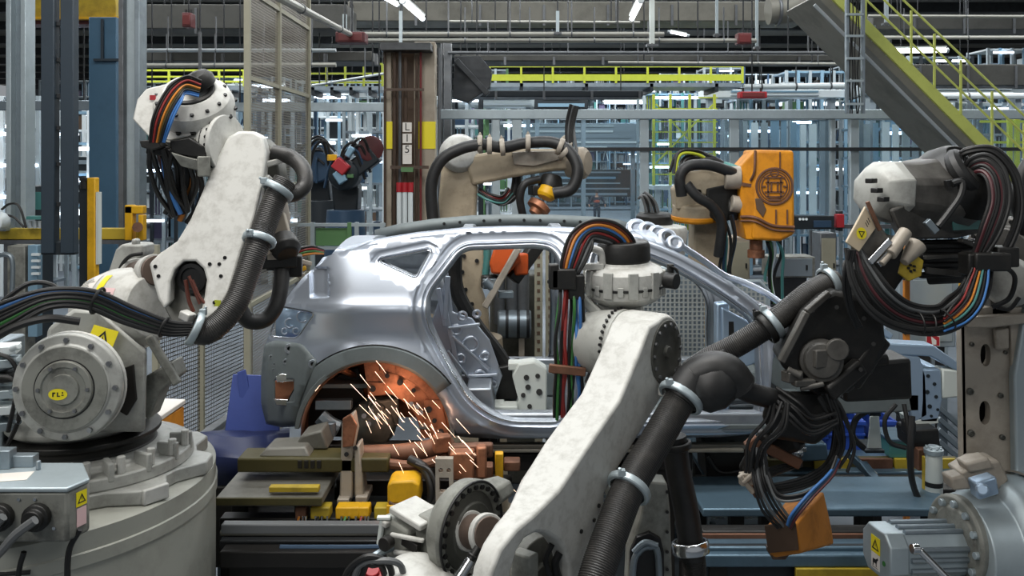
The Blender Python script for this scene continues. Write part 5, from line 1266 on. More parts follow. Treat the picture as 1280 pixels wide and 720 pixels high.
pt(rob, 'cable_cap', 'black_part', lambda m: m.lathe(HH+AH*.1+V((.06, 0, .035)), (-.35, -.5, .8), [(0, .075), (.04, .078), (.07, .06), (.085, .02)], 20), .003)
pt(rob, 'housing_bolt', 'dark_bolt', lambda m: (m.bolts(HH+AH*.0, AH, .205, 18, .014, .012), m.bolts(HH+AH*.085, AH, .17, 14, .01, .012)), 0)
pt(rob, 'pink_sticker', 'pink', lambda m: sticker(m, P(191, 122, 4.455), (1, .05, 0), (0, 0, 1), .03, .025, 'red', .002), 0)
pt(rob, 'neck', 'robot_white', lambda m: m.lathe(P(238, 184, 4.56), V((1, -.35, .05)), [(0, .1), (.05, .12), (.12, .125), (.16, .14), (.2, .14), (.215, .155), (.235, .155)], 32), .005)
pt(rob, 'neck_bolt', 'dark_bolt', lambda m: m.bolts(P(238, 184, 4.56)+V((1, -.35, .05)).normalized()*.2, V((1, -.35, .05)), .142, 22, .009, .03), 0)
pt(rob, 'neck_ring', 'black', lambda m: m.torus(P(238, 184, 4.56)+V((1, -.35, .05)).normalized()*.165, V((1, -.35, .05)), .135, .007, 36, 6), 0)
pt(rob, 'under_bracket', 'black_part', lambda m: (m.prism([P(*p) for p in ((212, 176, 4.34), (236, 172, 4.34), (262, 188, 4.36), (258, 198, 4.36), (232, 194, 4.34), (214, 190, 4.34))], (0, .1, 0)), m.prism([P(*p) for p in ((174, 176, 4.3), (196, 174, 4.3), (202, 184, 4.3), (190, 188, 4.3), (176, 184, 4.3))], (0, .12, 0)), m.bar(P(184, 186, 4.36), P(214, 190, 4.38), .04, .05)), .006)
pt(rob, 'under_plate', 'cast_grey', lambda m: (m.prism([P(*p) for p in ((213, 190, 4.33), (232, 196, 4.33), (258, 202, 4.35), (252, 214, 4.35), (226, 208, 4.33))], (0, .08, 0)), m.box(P(255, 208, 4.36), (.06, .08, .1), .3)), .006)
fan(rob, [(252, 101, 4.38), (234, 95, 4.36), (214, 106, 4.32), (199, 128, 4.29), (190, 152, 4.28), (187, 178, 4.3)], [(-.4, 2.4), (-.3, 2.8), (1.6, 2.6), (2.5, 1.7), (2.8, .8), (2.3, 0)], 9, 1.45, ['black', 'black', 'c_red', 'black', 'c_orange', 'olive', 'black', 'c_blue', 'c_blue'])
bundle(rob, [(206, 186, 4.36), (208, 210, 4.4), (212, 240, 4.45), (225, 268, 4.5)], 13, 9, 3.2, ['black', 'rubber', 'c_brown', 'black', 'c_blue', 'black', 'black'], seed=5)
bundle(rob, [(232, 200, 4.45), (236, 226, 4.5), (232, 250, 4.52), (222, 274, 4.55)], 12, 7, 3.2, ['black', 'rubber', 'black', 'c_orange', 'black', 'c_grey'], seed=8)
# supply cables from the left
sc = ['black', 'c_blue', 'black', 'rubber', 'black', 'c_green', 'black', 'c_grey']
fan(rob, [(-40, 398, 3.86), (5, 378, 3.86), (60, 362, 3.88), (118, 364, 3.92), (168, 385, 3.98), (212, 402, 4.03), (240, 405, 4.06)], [(1, 5.2), (1.4, 4.2), (0, 2.9), (-1.2, 2.6), (-1.6, 2.3), (-.8, 1.9), (0, 1.5)], 9, 3.0, sc)
cab(rob, [(-20, 398, 3.95), (12, 370, 3.96), (38, 354, 3.98), (64, 356, 4.0), (84, 372, 4.02)], 3.2, 'black'); cab(rob, [(-20, 412, 3.98), (18, 380, 3.98), (46, 366, 3.98), (70, 372, 4.0)], 3.2, 'maroon'); cab(rob, [(-20, 430, 3.82), (20, 408, 3.83), (60, 398, 3.85), (100, 402, 3.9)], 5, 'black')
pt(rob, 'cable_tie', 'black', lambda m: (m.torus(P(122, 376, 3.92), V((1, .05, -.35)), .058, .007, 20, 6), m.torus(P(205, 409, 4.02), V((1, .05, -.4)), .042, .007, 20, 6)), 0)
# junction box in front of the base
t = T('junction_box', 'grey junction box with chamfered corner and warning label, bottom left corner', 'junction box', P(40, 676, 3.6))
fp = [P(-70, 612, 3.55), P(84, 612, 3.55), P(112, 600, 3.66), P(104, 583, 3.84), P(-70, 583, 3.84)]; zt2 = fp[0].z
for p in fp: p.z = zt2
pt(t, 'housing', 'cast_grey', lambda m: m.prism([p-V((0, 0, .215)) for p in fp], (0, 0, .205)), .012)
pt(t, 'lid', 'galv_light', lambda m: m.prism([V((p.x*1.0, p.y, zt2-.01))+(V((.004, -.008, 0)) if i < 3 else V((0, 0, 0))) for i, p in enumerate(fp)], (0, 0, .02)), .006)
pt(t, 'connector', 'black_part', lambda m: [(m.lathe(P(u, 645, 3.55), (0, -1, 0), [(0, .055), (.03, .055), (.035, .04), (.06, .04)], 18)) for u in (2, 48)], .003)
pt(t, 'screw', 'chrome', lambda m: [m.lathe(P(u, v, 3.55), (0, -1, 0), [(0, .007), (.006, .007)], 8) for u, v in ((24, 624), (44, 624), (14, 644), (32, 642), (32, 652), (68, 660))], 0)
nn = (fp[2]-fp[1]).normalized(); out = V((nn.y, -nn.x, 0)); cs = fp[1].lerp(fp[2], .62)-V((0, 0, .06))+out*.001
def wlab(m):
    warn(m, cs, nn, (0, 0, 1), .055, .06)
pt(t, 'warning_sticker', 'yellow_label', wlab, 0)
pt(t, 'info_sticker', 'pink', lambda m: sticker(m, cs-V((0, 0, .075)), nn, (0, 0, 1), .05, .075, 'pink'), 0)
pt(t, 'cable', 'c_grey', lambda m: (m.tube(PL(3.45, [(-30, 720), (0, 690), (20, 668), (44, 650)]), .018, 8), m.tube(PL(3.45, [(-40, 690), (-10, 660), (4, 646)]), .018, 8)), 0)
pt(t, 'paper_note', 'paper', lambda m: sticker(m, V((P(12, 600, 3.66).x, 3.66, zt2+.0105)), (1, .2, 0), (0, 1, 0), .16, .1, 'paper', .002), 0)
pt(t, 'lid_fitting', 'galv', lambda m: (m.box(V((P(28, 580, 3.8).x, 3.8, zt2+.035)), (.12, .05, .05)), m.box(V((P(2, 575, 3.78).x, 3.78, zt2+.05)), (.1, .06, .08)), m.cyl(V((P(48, 585, 3.75).x, 3.75, zt2+.01)), V((P(48, 585, 3.75).x, 3.75, zt2+.05)), .01)), .004)
t = T('valve_rack', 'silver pneumatic valve rack at the left edge beside the grey motor disc', 'valve rack', P(5, 580, 4.3))
pt(t, 'frame', 'galv', lambda m: (m.box(P(-2, 500, 4.35), (.16, .2, .62)), m.bar(P(-20, 470, 4.2), P(26, 452, 4.2), .03)), .01)
for k, v in enumerate((436, 452, 470, 490, 510, 530)):
    pt(t, 'valve', ['bgwhite', 'galv_light', 'black_part', 'galv_light', 'bgwhite', 'galv'][k], lambda m: (m.box(P(6, v, 4.2), (.12, .12, .04), .3), m.cyl(P(14, v, 4.15), P(24, v-3, 4.1), .014)), .004)
pt(t, 'air_hose', 'black', lambda m: (m.tube(PL(4.1, [(-10, 440), (14, 450), (22, 480), (10, 540)]), .01, 6), m.tube(PL(4.1, [(-10, 470), (18, 476), (24, 520), (8, 560)]), .01, 6)), 0)
t = T('side_crate', 'orange sided box with pale top behind the left robot base', 'box', P(200, 552, 5.2))
pt(t, 'orange_side', 'orange', lambda m: m.prism([P(199, 528, 5.0), P(230, 508, 5.35), P(230, 536, 5.35), P(200, 556, 5.0)], (-.02, .0, 0)), .003)
pt(t, 'top_cover', 'paper', lambda m: m.prism([P(170, 528, 4.98), P(199, 528, 4.98), P(232, 505, 5.37), P(190, 503, 5.4)], (0, 0, .03)), .006)
pt(t, 'front_panel', 'robot_tan', lambda m: m.prism([P(165, 531, 5.0), P(198, 531, 5.0), P(199, 568, 5.0), P(165, 568, 5.0)], (0, .3, 0)), .006)
pt(t, 'leg', 'steel_dark', lambda m: (m.box((P(185, 0, 5.1).x, 5.15, P(0, 560, 5.1).z/2), (.1, .1, P(0, 560, 5.1).z))), .004)
# ------------------------------------------------------------------ right robot
SB = P(1250, 800, 4.35)
t = T('pedestal', 'grey pedestal under the right robot, at the bottom right corner', 'pedestal', (SB.x, SB.y, 0))
pt(t, 'plinth', 'plinth', lambda m: m.lathe((SB.x, SB.y, 0), (0, 0, 1), [(0, .5), (SB.z-.06, .5), (SB.z-.05, .55), (SB.z, .55)], 40), .01)
pt(t, 'anchor_bolt', 'dark_bolt', lambda m: m.bolts((SB.x, SB.y, SB.z-.06), (0, 0, 1), .535, 10, .014, .08), 0)
rob = T('welding_robot', 'soot darkened robot at the right edge, tan slotted arm and thick cable loops', 'robot', SB)
pt(rob, 'base', 'cast_grey', lambda m: m.lathe(SB, (0, 0, 1), [(0, .42), (.06, .42), (.07, .34), (.2, .33), (.3, .3)], 36), .008)
# lower arm: upright tan plate with oval slots
col = [(1201, 396), (1212, 388), (1238, 384), (1290, 384), (1290, 600), (1262, 612), (1238, 600), (1222, 585), (1204, 582)]
def plate_holes(m, y, outline, holes, dep):
    pts = []; edges = []
    for loop in [dens(outline, 12)]+holes:
        n0 = len(pts); pts += loop; edges += [(n0+i, n0+(i+1) % len(loop)) for i in range(len(loop))]
    r = geometry.delaunay_2d_cdt([V(p) for p in pts], edges, [], 0, 1e-3); vs = r[0]; bot = {}; fs = []
    for f in r[2]:
        c = sum((vs[i] for i in f), V((0, 0)))/len(f)
        if pip(c.x, c.y, outline) and not any(pip(c.x, c.y, h) for h in holes): fs.append(f)
    A = [m.bm.verts.new(P(p.x, p.y, y)) for p in vs]; B = [m.bm.verts.new(P(p.x, p.y, y)+V((0, dep, 0))) for p in vs]
    cnt = {}
    for f in fs:
        m.face([A[i] for i in f]); m.face([B[i] for i in reversed(f)])
        for k in range(len(f)):
            e = (f[k], f[(k+1) % len(f)]); cnt[tuple(sorted(e))] = cnt.get(tuple(sorted(e)), 0)+1
    for (i, j), c in cnt.items():
        if c == 1: m.face((A[i], A[j], B[j], B[i]))
    for v in [v for v in m.bm.verts if not v.link_faces]: m.bm.verts.remove(v)
oval = lambda u, v, a, b: [(u+a*math.cos(k*math.pi/8), v+b*math.copysign(abs(math.sin(k*math.pi/8))**.75, math.sin(k*math.pi/8))) for k in range(16)]
pt(rob, 'lower_arm', 'robot_tan', lambda m: plate_holes(m, 4.5, col, [oval(1232, 444, 6.5, 14), oval(1231, 516, 7, 15)], .05), .003)
pt(rob, 'arm_back', 'black', lambda m: m.plate(4.6, [(1205, 400), (1285, 400), (1285, 595), (1208, 578)], .02), 0)
pt(rob, 'arm_side', 'robot_tan', lambda m: (m.prism([P(1201, 396, 4.5), P(1204, 582, 4.5), P(1204, 582, 4.75), P(1201, 396, 4.75)], (.02, 0, 0))), .003)
pt(rob, 'arm_edge', 'galv_light', lambda m: m.prism([P(*p) for p in ((1268, 470, 4.44), (1282, 384, 4.44), (1300, 384, 4.44), (1300, 720, 4.44), (1280, 690, 4.44), (1271, 640, 4.44))], (0, .06, 0)), .012)
pt(rob, 'arm_bolt', 'cast_dark', lambda m: [m.lathe(P(u, v, 4.5), (0, -1, 0), [(-.005, r), (.012, r), (.016, r*.6), (.01, r*.5)], 10) for u, v, r in ((1212, 489, .018), (1250, 494, .014), (1213, 541, .018), (1252, 546, .014), (1214, 430, .012), (1256, 440, .01), (1247, 612, .02))], 0)
pt(rob, 'arm_ledge', 'robot_tan', lambda m: (m.plate(4.42, [(1206, 398), (1288, 392), (1288, 404), (1240, 410), (1208, 410)], .06), m.plate(4.46, [(1244, 412), (1262, 410), (1262, 436), (1246, 438)], .03), m.plate(4.47, [(1262, 384), (1290, 384), (1290, 470), (1266, 470)], .03)), .008)
# shoulder
A3 = V((-.985, -.16, .05)).normalized(); SH = P(1246, 684, 4.35)
pt(rob, 'shoulder_drum', 'galv_light', lambda m: m.lathe(SH, A3, [(-.3, .33), (-.05, .345), (.0, .345), (.03, .33), (.06, .28), (.2, .25), (.21, .22)], 56), .005)
pt(rob, 'shoulder_band', 'chrome', lambda m: (m.lathe(SH, A3, [(-.2, .352), (-.19, .36), (-.14, .36), (-.13, .352)], 56, False), m.lathe(SH, A3, [(-.3, .35), (-.29, .357), (-.26, .357), (-.25, .35)], 56, False)), 0)
pt(rob, 'band_groove', 'black_part', lambda m: m.lathe(SH, A3, [(-.245, .347), (-.24, .353), (-.21, .353), (-.205, .347)], 56, False), 0)
MF = SH+A3*.21+V((0, 0, .04))
pt(rob, 'motor_flange', 'cast_grey', lambda m: m.lathe(MF, A3, [(-.05, .21), (.02, .215), (.03, .2), (.02, .16), (.03, .15)], 44), .004)
pt(rob, 'flange_bolt', 'galv_light', lambda m: m.bolts(MF+A3*.02, A3, .175, 12, .018, .025, seg=8), .002)
MR3 = Matrix((A3.cross(V((0, 0, 1))).normalized(), V((0, 0, 1)), A3)).transposed()
mc = MF+A3*.24-V((0, 0, .045))
def motor(m):
    s, u = MR3.col[0], MR3.col[1]
    def ring(z, k): return [mc+A3*z+s*x*k+u*y*k for x, y in ((-.07, -.11), (.07, -.11), (.115, -.06), (.115, .06), (.07, .11), (-.07, .11), (-.115, .06), (-.115, -.06))]
    m.rings([ring(-.24, .98), ring(.1, .98), ring(.105, 1.04), ring(.19, 1.04), ring(.2, .98)])
pt(rob, 'motor', 'galv_light', motor, .008)
def fins(m):
    s, u = MR3.col[0], MR3.col[1]
    for x, y in ((-.06, .112), (0, .112), (.06, .112), (.115, .05), (.115, 0), (.115, -.05), (-.115, .05), (-.115, 0), (-.115, -.05)):
        a = mc+s*x+u*y; m.tube([a-A3*.22, a+A3*.09], .014, 8, 1)
pt(rob, 'motor_fin', 'galv', fins, 0)
sx = MR3.col[0]; fc = mc+A3*.201
if sx.x < 0: sx = -sx
pt(rob, 'warning_sticker', 'yellow_label', lambda m: warn(m, fc+sx*.0+V((0, 0, .03)), sx, (0, 0, 1), .075, .08), 0)
def fig(m):
    M = sticker(m, fc-V((0, 0, .05)), sx, (0, 0, 1), .07, .075, 'paper'); m.mat('ink'); z = .003
    for q in ([(-.022, -.01), (.012, -.008), (.016, .012), (-.02, .01)], [(.01, .0), (.026, .016), (.02, .024), (.006, .012)], [(-.02, -.008), (-.013, -.008), (-.014, -.024), (-.022, -.024)], [(.004, -.008), (.012, -.008), (.012, -.024), (.006, -.024)], [(-.024, -.031), (.024, -.031), (.024, -.028), (-.024, -.028)]): m.flat([M@V((x, y, z)) for x, y in q])
pt(rob, 'pictogram_sticker', 'paper', fig, 0)
pt(rob, 'green_dot', 'c_green', lambda m: m.cyl(fc+sx*.07-V((0, 0, .03)), fc+sx*.07-V((0, 0, .03))+A3*.003, .012, seg=10), 0)
pt(rob, 'chrome_rod', 'chrome', lambda m: (m.cyl(P(1150, 688, 3.6), P(1196, 735, 3.55), .014, seg=14), m.lathe(P(1148, 686, 3.6), A3, [(0, .02), (.03, .02)], 12)), .002)
pt(rob, 'bracket_casting', 'robot_tan', lambda m: (m.prism([P(*p) for p in ((1200, 592, 4.3), (1224, 578, 4.3), (1250, 576, 4.3), (1262, 600, 4.3), (1250, 616, 4.3), (1214, 612, 4.3))], (0, .14, 0)), m.prism([P(*p) for p in ((1188, 598, 4.2), (1206, 594, 4.2), (1216, 612, 4.2), (1192, 614, 4.2))], (0, .1, 0)), m.plate(4.28, [(1206, 580), (1236, 572), (1244, 586), (1212, 592)], .1)), .012)
pt(rob, 'bracket_cover', 'car_blue', lambda m: (m.prism([P(*p) for p in ((1219, 604, 4.16), (1246, 596, 4.16), (1250, 618, 4.16), (1224, 626, 4.16))], (0, .08, 0)), m.cyl(P(1228, 612, 4.16), P(1228, 612, 4.13), .03)), .01)
# elbow
EB = P(1256, 322, 4.52); AE = V((-.75, -.62, .1)).normalized()
pt(rob, 'elbow_boss', 'robot_soot', lambda m: (m.lathe(EB, AE, [(-.3, .2), (-.02, .215), (.0, .205), (.01, .16), (.05, .15)], 40), m.plate(4.5, [(1236, 330), (1300, 300), (1300, 400), (1240, 400)], .1)), .006)
pt(rob, 'elbow_bolt', 'dark_bolt', lambda m: m.bolts(EB, AE, .185, 22, .011, .015), 0)
pt(rob, 'elbow_cover', 'robot_grey', lambda m: m.lathe(P(1262, 352, 4.45), AE, [(0, .12), (.02, .13), (.04, .11)], 24), .003)
# housing pointing to upper left
def secs(m, L, k=8):
    m.rings([[P(cu+a*math.cos(q)*1.0, cv+b*math.sin(q), y)+V((0, dy*math.sin(q*1)*0, 0)) for q in [math.pi/8+i*math.pi/4 for i in range(8)]] for cu, cv, a, b, y, dy in L])
AH3 = (P(1240, 258, 4.45)-P(1092, 243, 4.05)).normalized()
def oct_loft(m, c0, c1, prof, sq=1.):
    d = (c1-c0); x, tt, dd = frame_of(d)
    m.rings([[c0+d*z+(x*math.cos(q)*rx+tt*math.sin(q)*rz) for q in [math.pi/8+i*math.pi/4 for i in range(8)]] for z, rx, rz in prof])
pt(rob, 'axis_housing', 'robot_soot', lambda m: oct_loft(m, P(1104, 240, 4.12), P(1244, 250, 4.4), [(-.02, .14, .12), (.04, .17, .15), (.2, .19, .165), (.42, .21, .2), (.55, .21, .2), (.66, .17, .17)]), .02)
pt(rob, 'housing_end_cover', 'robot_grey', lambda m: oct_loft(m, P(1086, 238, 4.08), P(1244, 250, 4.4), [(0, .09, .085), (.02, .12, .115), (.1, .165, .15), (.15, .17, .155), (.16, .16, .145)]), .014)
pt(rob, 'cover_slot', 'black', lambda m: [m.box(P(u, v, y), (.035, .05, .022), -.9) for u, v, y in ((1089, 226, 3.99), (1104, 249, 3.93), (1096, 238, 3.95))], .004)
pt(rob, 'cable_hood', 'black_part', lambda m: m.lathe(P(1188, 244, 4.26), (.2, -.5, .85), [(0, .21), (.07, .215), (.14, .19), (.2, .135), (.21, .11), (.17, .09)], 30), .004)
pt(rob, 'hood_bore', 'black', lambda m: m.torus(P(1206, 216, 4.12), (.6, -.55, .5), .085, .04, 26, 10), 0)
pt(rob, 'housing_side', 'robot_soot', lambda m: m.prism([P(*p) for p in ((1112, 262, 3.96), (1140, 252, 3.98), (1225, 262, 4.22), (1232, 290, 4.24), (1196, 298, 4.2), (1130, 300, 3.98))], (.05, .2, 0)), .014)
pt(rob, 'teal_patch', 'bgteal', lambda m: m.prism([P(*p) for p in ((1190, 270, 4.09), (1226, 268, 4.2), (1228, 286, 4.2), (1192, 288, 4.09))], (0, .008, 0)), 0)
pt(rob, 'strap_lever', 'black', lambda m: (m.tube([P(1190, 230, 3.98), P(1202, 228, 3.98), P(1200, 245, 3.96), P(1186, 266, 3.94), P(1172, 284, 3.92)], .016, 8), m.bar(P(1182, 230, 4.0), P(1204, 226, 4.0), .03, .03)), .002)
pt(rob, 'lever_foot', 'galv', lambda m: m.bar(P(1158, 276, 3.9), P(1170, 290, 3.9), .03, .03), .003)
# motor box with label at the housing end
def mbox(c, d, w, h, l, m):
    x, tt, dd = frame_of(d, (0, -1, 0)); m.rings([[c+dd*z*l+x*a*w+tt*b*h for a, b in ((-.5, -.5), (.5, -.5), (.5, .5), (-.5, .5))] for z in (0, 1)])
dM = P(1080, 310, 3.88)-P(1112, 256, 3.96)
pt(rob, 'axis_motor', 'robot_soot', lambda m: (m.prism([P(*p) for p in ((1084, 262, 3.9), (1110, 298, 3.9), (1130, 300, 3.95), (1098, 332, 3.86), (1062, 312, 3.84))], (.08, .2, 0))), .012)
lp = [P(*p) for p in ((1082, 258, 3.87), (1095, 285, 3.87), (1074, 315, 3.82), (1058, 303, 3.82))]
pt(rob, 'motor_label', 'label_tan', lambda m: m.prism(lp, (0, .02, 0)), .003)
pt(rob, 'label_strip', 'rust_steel', lambda m: m.bar(P(1084, 252, 3.86), P(1100, 288, 3.86), .016), .002)
lu = (lp[1]-lp[0]).normalized(); lv = (lp[0]-lp[3]).normalized(); lc = (lp[0]+lp[1]+lp[2]+lp[3])/4
def mlab(m):
    c = lc-V((0, .012, 0)); m.mat('yellow_label'); n = 18; rr = .035; w = lu.cross(lv).normalized(); vv = w.cross(lu)
    c = c-lu*.004-lv*.01; rr = .026
    m.flat([c+(lu*math.cos(k*2*math.pi/n)+vv*math.sin(k*2*math.pi/n))*rr for k in range(n)])
    m.mat('ink'); c2 = c-V((0, .002, 0))
    A = [c2+(lu*math.cos(a)+vv*math.sin(a))*rr*.75 for a in (math.pi/2, math.pi*7/6, -math.pi/6)]; cc = sum(A, V())/3
    for k in range(3): m.flat([A[k], A[(k+1) % 3], cc+(A[(k+1) % 3]-cc)*.6, cc+(A[k]-cc)*.6])
    for k in range(3):
        q = c2+lv*(.045+.012*k)-lu*.01; m.flat([q, q+lu*.022, q+lu*.022+lv*.005, q+lv*.005])
pt(rob, 'warning_sticker', 'yellow_label', mlab, 0)
pt(rob, 'motor_trim', 'chrome', lambda m: (m.bar(P(1112, 300, 3.84), P(1086, 328, 3.82), .022, .03), m.bar(P(1122, 303, 3.86), P(1098, 331, 3.83), .012, .03)), .004)
pt(rob, 'motor_plug', 'robot_tan', lambda m: (m.cyl(P(1132, 290, 3.9), P(1112, 318, 3.84), .03), m.cyl(P(1112, 318, 3.84), P(1102, 330, 3.82), .014), m.cyl(P(1146, 306, 3.92), P(1130, 328, 3.88), .045, .02)), .003)
pt(rob, 'tan_plate', 'yellow_old', lambda m: (m.plate(3.9, [(1128, 326), (1142, 316), (1155, 326), (1152, 345), (1136, 352), (1124, 342)], .02), m.bar(P(1142, 318, 3.92), P(1150, 312, 3.95), .03)), .004)
pt(rob, 'plate_bolt', 'dark_bolt', lambda m: m.bolts(P(1139, 335, 3.9), (0, -1, 0), .014, 5, .006, .01), 0)
pt(rob, 'orange_lead', 'c_orange', lambda m: m.tube(PL(4.1, [(1134, 350), (1134, 375), (1132, 402)]), .012, 8), 0)
# dark ribbed body under the housing
pt(rob, 'ribbed_body', 'black_part', lambda m: (m.rings([[P(u, v, y+dy) for u, v, y in ((1145, 300, 4.15), (1236, 298, 4.35), (1240, 352, 4.35), (1160, 356, 4.15))] for dy in (0, .25)]), [m.bar(P(1150, v, 4.13), P(1236, v-2, 4.33), .03, .03) for v in (308, 320, 332, 344)]), .01)
pt(rob, 'rib_highlight', 'robot_soot', lambda m: (m.bar(P(1156, 322, 4.1), P(1228, 318, 4.27), .02, .02), m.bar(P(1158, 338, 4.1), P(1200, 342, 4.2), .02, .03), m.bar(P(1200, 300, 4.18), P(1228, 312, 4.25), .03, .02)), .004)
# big arch of cables and lower loop
bc = ['rubber', 'black', 'rubber', 'c_darkred', 'black', 'rubber', 'c_darkred', 'black']
fan(rob, [(1204, 216, 4.1), (1214, 198, 4.06), (1236, 194, 4.02), (1256, 214, 3.98), (1262, 250, 3.96), (1250, 290, 3.96), (1228, 325, 3.98)], [(1, 1.2), (.6, 3.), (-1.2, 3.4), (-3.0, 2.0), (-3.6, .4), (-3.4, -.6), (-1.6, -1.)], 8, 2.7, bc)
fan(rob, [(1200, 206, 4.14), (1206, 192, 4.1), (1240, 190, 4.05), (1266, 220, 4.02), (1272, 262, 4.0), (1258, 306, 4.0), (1236, 332, 4.02)], [(1, -1), (0, -2), (2, -2), (2.6, -1), (2.6, 1), (2, 2), (1, 1)], 3, 3.2, ['black', 'rubber', 'black'])
pt(rob, 'cable_clamp', 'black_part', lambda m: (m.box(P(1232, 326, 3.98), (.16, .14, .08)), m.box(P(1212, 330, 3.98), (.06, .1, .1)), m.box(P(1252, 320, 4.02), (.1, .12, .09))), .008)
lc_ = ['black', 'rubber', 'c_darkred', 'black', 'rubber', 'black', 'c_grey', 'black', 'rubber']
fan(rob, [(1236, 334, 4.0), (1226, 366, 3.94), (1204, 396, 3.88), (1168, 410, 3.84), (1126, 402, 3.82), (1094, 378, 3.8), (1074, 344, 3.82), (1066, 306, 3.86)], [(-2.8, .4), (-3.4, -.6), (-2.4, -3.), (.2, -3.4), (1.8, -2.8), (2.8, -1.8), (2.8, -.6), (1.2, .6)], 9, 2.2, lc_)
fan(rob, [(1240, 338, 3.98), (1234, 370, 3.92), (1210, 402, 3.84), (1172, 418, 3.8), (1122, 412, 3.78), (1086, 390, 3.76), (1064, 354, 3.78), (1057, 310, 3.82)], [(-2.4, 0), (-2.6, -.4), (-2.6, -2.6), (0, -2.6), (1.4, -2), (2, -1), (2, 0), (1, .4)], 4, 2.2, ['rubber', 'black', 'black', 'rubber'])
fan(rob, [(1236, 334, 3.92), (1234, 356, 3.88), (1226, 382, 3.84), (1208, 402, 3.8), (1180, 414, 3.78)], [(-3.4, .2), (-4.6, 0), (-4.4, -1.8), (-3., -3.2), (0, -3)], 7, 1.4, ['c_blue', 'black', 'bgteal', 'c_orange', 'black', 'c_red', 'black'])
pt(rob, 'cable_tie', 'black', lambda m: [m.torus(P(u, v, 3.8), V(d), .045, .004, 16, 6) for u, v, d in ((1164, 406, (1, 0, -.1)), (1150, 404, (1, 0, .1)), (1185, 398, (.8, 0, .5)))], 0)
bundle(rob, [(1222, 340, 4.15), (1208, 372, 4.1), (1178, 396, 4.05), (1140, 400, 4.0), (1104, 384, 3.98), (1082, 350, 4.)], 12, 7, 2.4, ['black', 'rubber', 'black', 'c_brown', 'black'], seed=11)
fan(rob, [(1062, 312, 3.8), (1055, 350, 3.82), (1060, 386, 3.86), (1070, 410, 3.9)], [(3, 0), (3, 0), (3, 0), (3, -1)], 3, 2.6, ['black', 'rubber', 'black'])
cab(rob, [(1250, 330, 4.3), (1268, 345, 4.3), (1262, 372, 4.32), (1240, 384, 4.34)], 3, 'black'); cab(rob, [(1246, 384, 4.35), (1262, 386, 4.33), (1274, 372, 4.33)], 2.6, 'black')
hose(rob, [(1296, 190, 4.3), (1278, 220, 4.3), (1272, 255, 4.3), (1284, 290, 4.34)], 9, 'rubber')
# forearm: black plate reaching toward the car
fo = [(974, 454), (984, 430), (1004, 392), (1026, 372), (1044, 364), (1076, 372), (1104, 392), (1108, 430), (1092, 468), (1062, 492), (1024, 496), (996, 480)]
pt(rob, 'forearm', 'black_part', lambda m: m.prism([P(u, v, 4.02+.0006*(u-974)) for u, v in fo], (.05, .3, 0)), .02)
pt(rob, 'forearm_edge', 'robot_soot', lambda m: (m.bar(P(976, 452, 4.0), P(1008, 390, 4.0), .045, .03), m.bar(P(1008, 390, 4.0), P(1036, 366, 4.02), .035, .03)), .006)
pt(rob, 'forearm_hub', 'robot_soot', lambda m: (m.lathe(P(1026, 450, 4.03), (-.15, -1, .1), [(0, .095), (.02, .1), (.03, .08), (.04, .078), (.045, .05)], 26), m.box(P(1026, 448, 3.99), (.07, .03, .08), .3)), .005)
pt(rob, 'hub_fitting', 'robot_soot', lambda m: (m.box(P(990, 470, 4.0), (.08, .06, .05), .4), m.box(P(1004, 478, 3.99), (.1, .05, .03), .2), m.cyl(P(984, 462, 3.98), P(1002, 470, 3.96), .016), m.cyl(P(1000, 486, 3.98), P(1030, 480, 3.97), .012), m.lathe(P(1046, 436, 4.), (-.2, -1, 0), [(0, .05), (.03, .05)], 14)), .005)
pt(rob, 'forearm_bolt', 'dark_bolt', lambda m: [m.cyl(P(u, v, 4.03), P(u, v, 3.99), .01, seg=8) for u, v in ((988, 440), (1000, 412), (1016, 388), (1046, 384), (1080, 398), (1092, 430), (1076, 462))], 0)
pt(rob, 'tilt_arm', 'black_part', lambda m: (m.prism([P(*p) for p in ((1086, 300, 4.2), (1130, 305, 4.2), (1132, 345, 4.2), (1108, 380, 4.2), (1070, 378, 4.2), (1062, 340, 4.2))], (.05, .25, 0)), m.bar(P(1060, 478, 4.1), P(1100, 420, 4.15), .08, .1), m.bar(P(1034, 492, 4.0), P(1076, 456, 4.05), .06, .08)), .015)
pt(rob, 'motor_block', 'black_part', lambda m: (m.plate(4.5, [(1052, 456), (1140, 448), (1142, 500), (1056, 504)], .24), m.plate(4.45, [(1086, 444), (1112, 442), (1114, 458), (1088, 460)], .1)), .02)
# weld gun held by the right robot
gun = T('welding_gun', 'black welding gun with orange padded cover and blue cables hanging under the right robot forearm', 'welding gun', P(1000, 700, 4.1))
pt(gun, 'gun_body', 'black_part', lambda m: (m.rings([[P(u, v, y) for u, v in ((962, 490), (1040, 488), (1050, 530), (1020, 556), (966, 548), (952, 520))] for y in (4.1, 4.4)]), m.bar(P(960, 540, 4.2), P(932, 590, 4.25), .07, .08), m.bar(P(1000, 548, 4.2), P(960, 560, 4.3), .1, .1)), .02)
pt(gun, 'gun_arm', 'rust_steel', lambda m: (m.bar(P(948, 548, 4.15), P(934, 560, 4.15), .05), m.bar(P(952, 556, 4.2), P(1000, 580, 4.2), .04, .05), m.bar(P(940, 560, 4.3), P(948, 620, 4.3), .05)), .006)
pt(gun, 'gun_clip', 'robot_tan', lambda m: (m.box(P(936, 598, 4.2), (.09, .04, .06), .2), m.bar(P(924, 594, 4.18), P(942, 616, 4.18), .025), m.bar(P(928, 604, 4.17), P(944, 590, 4.17), .02)), .006)
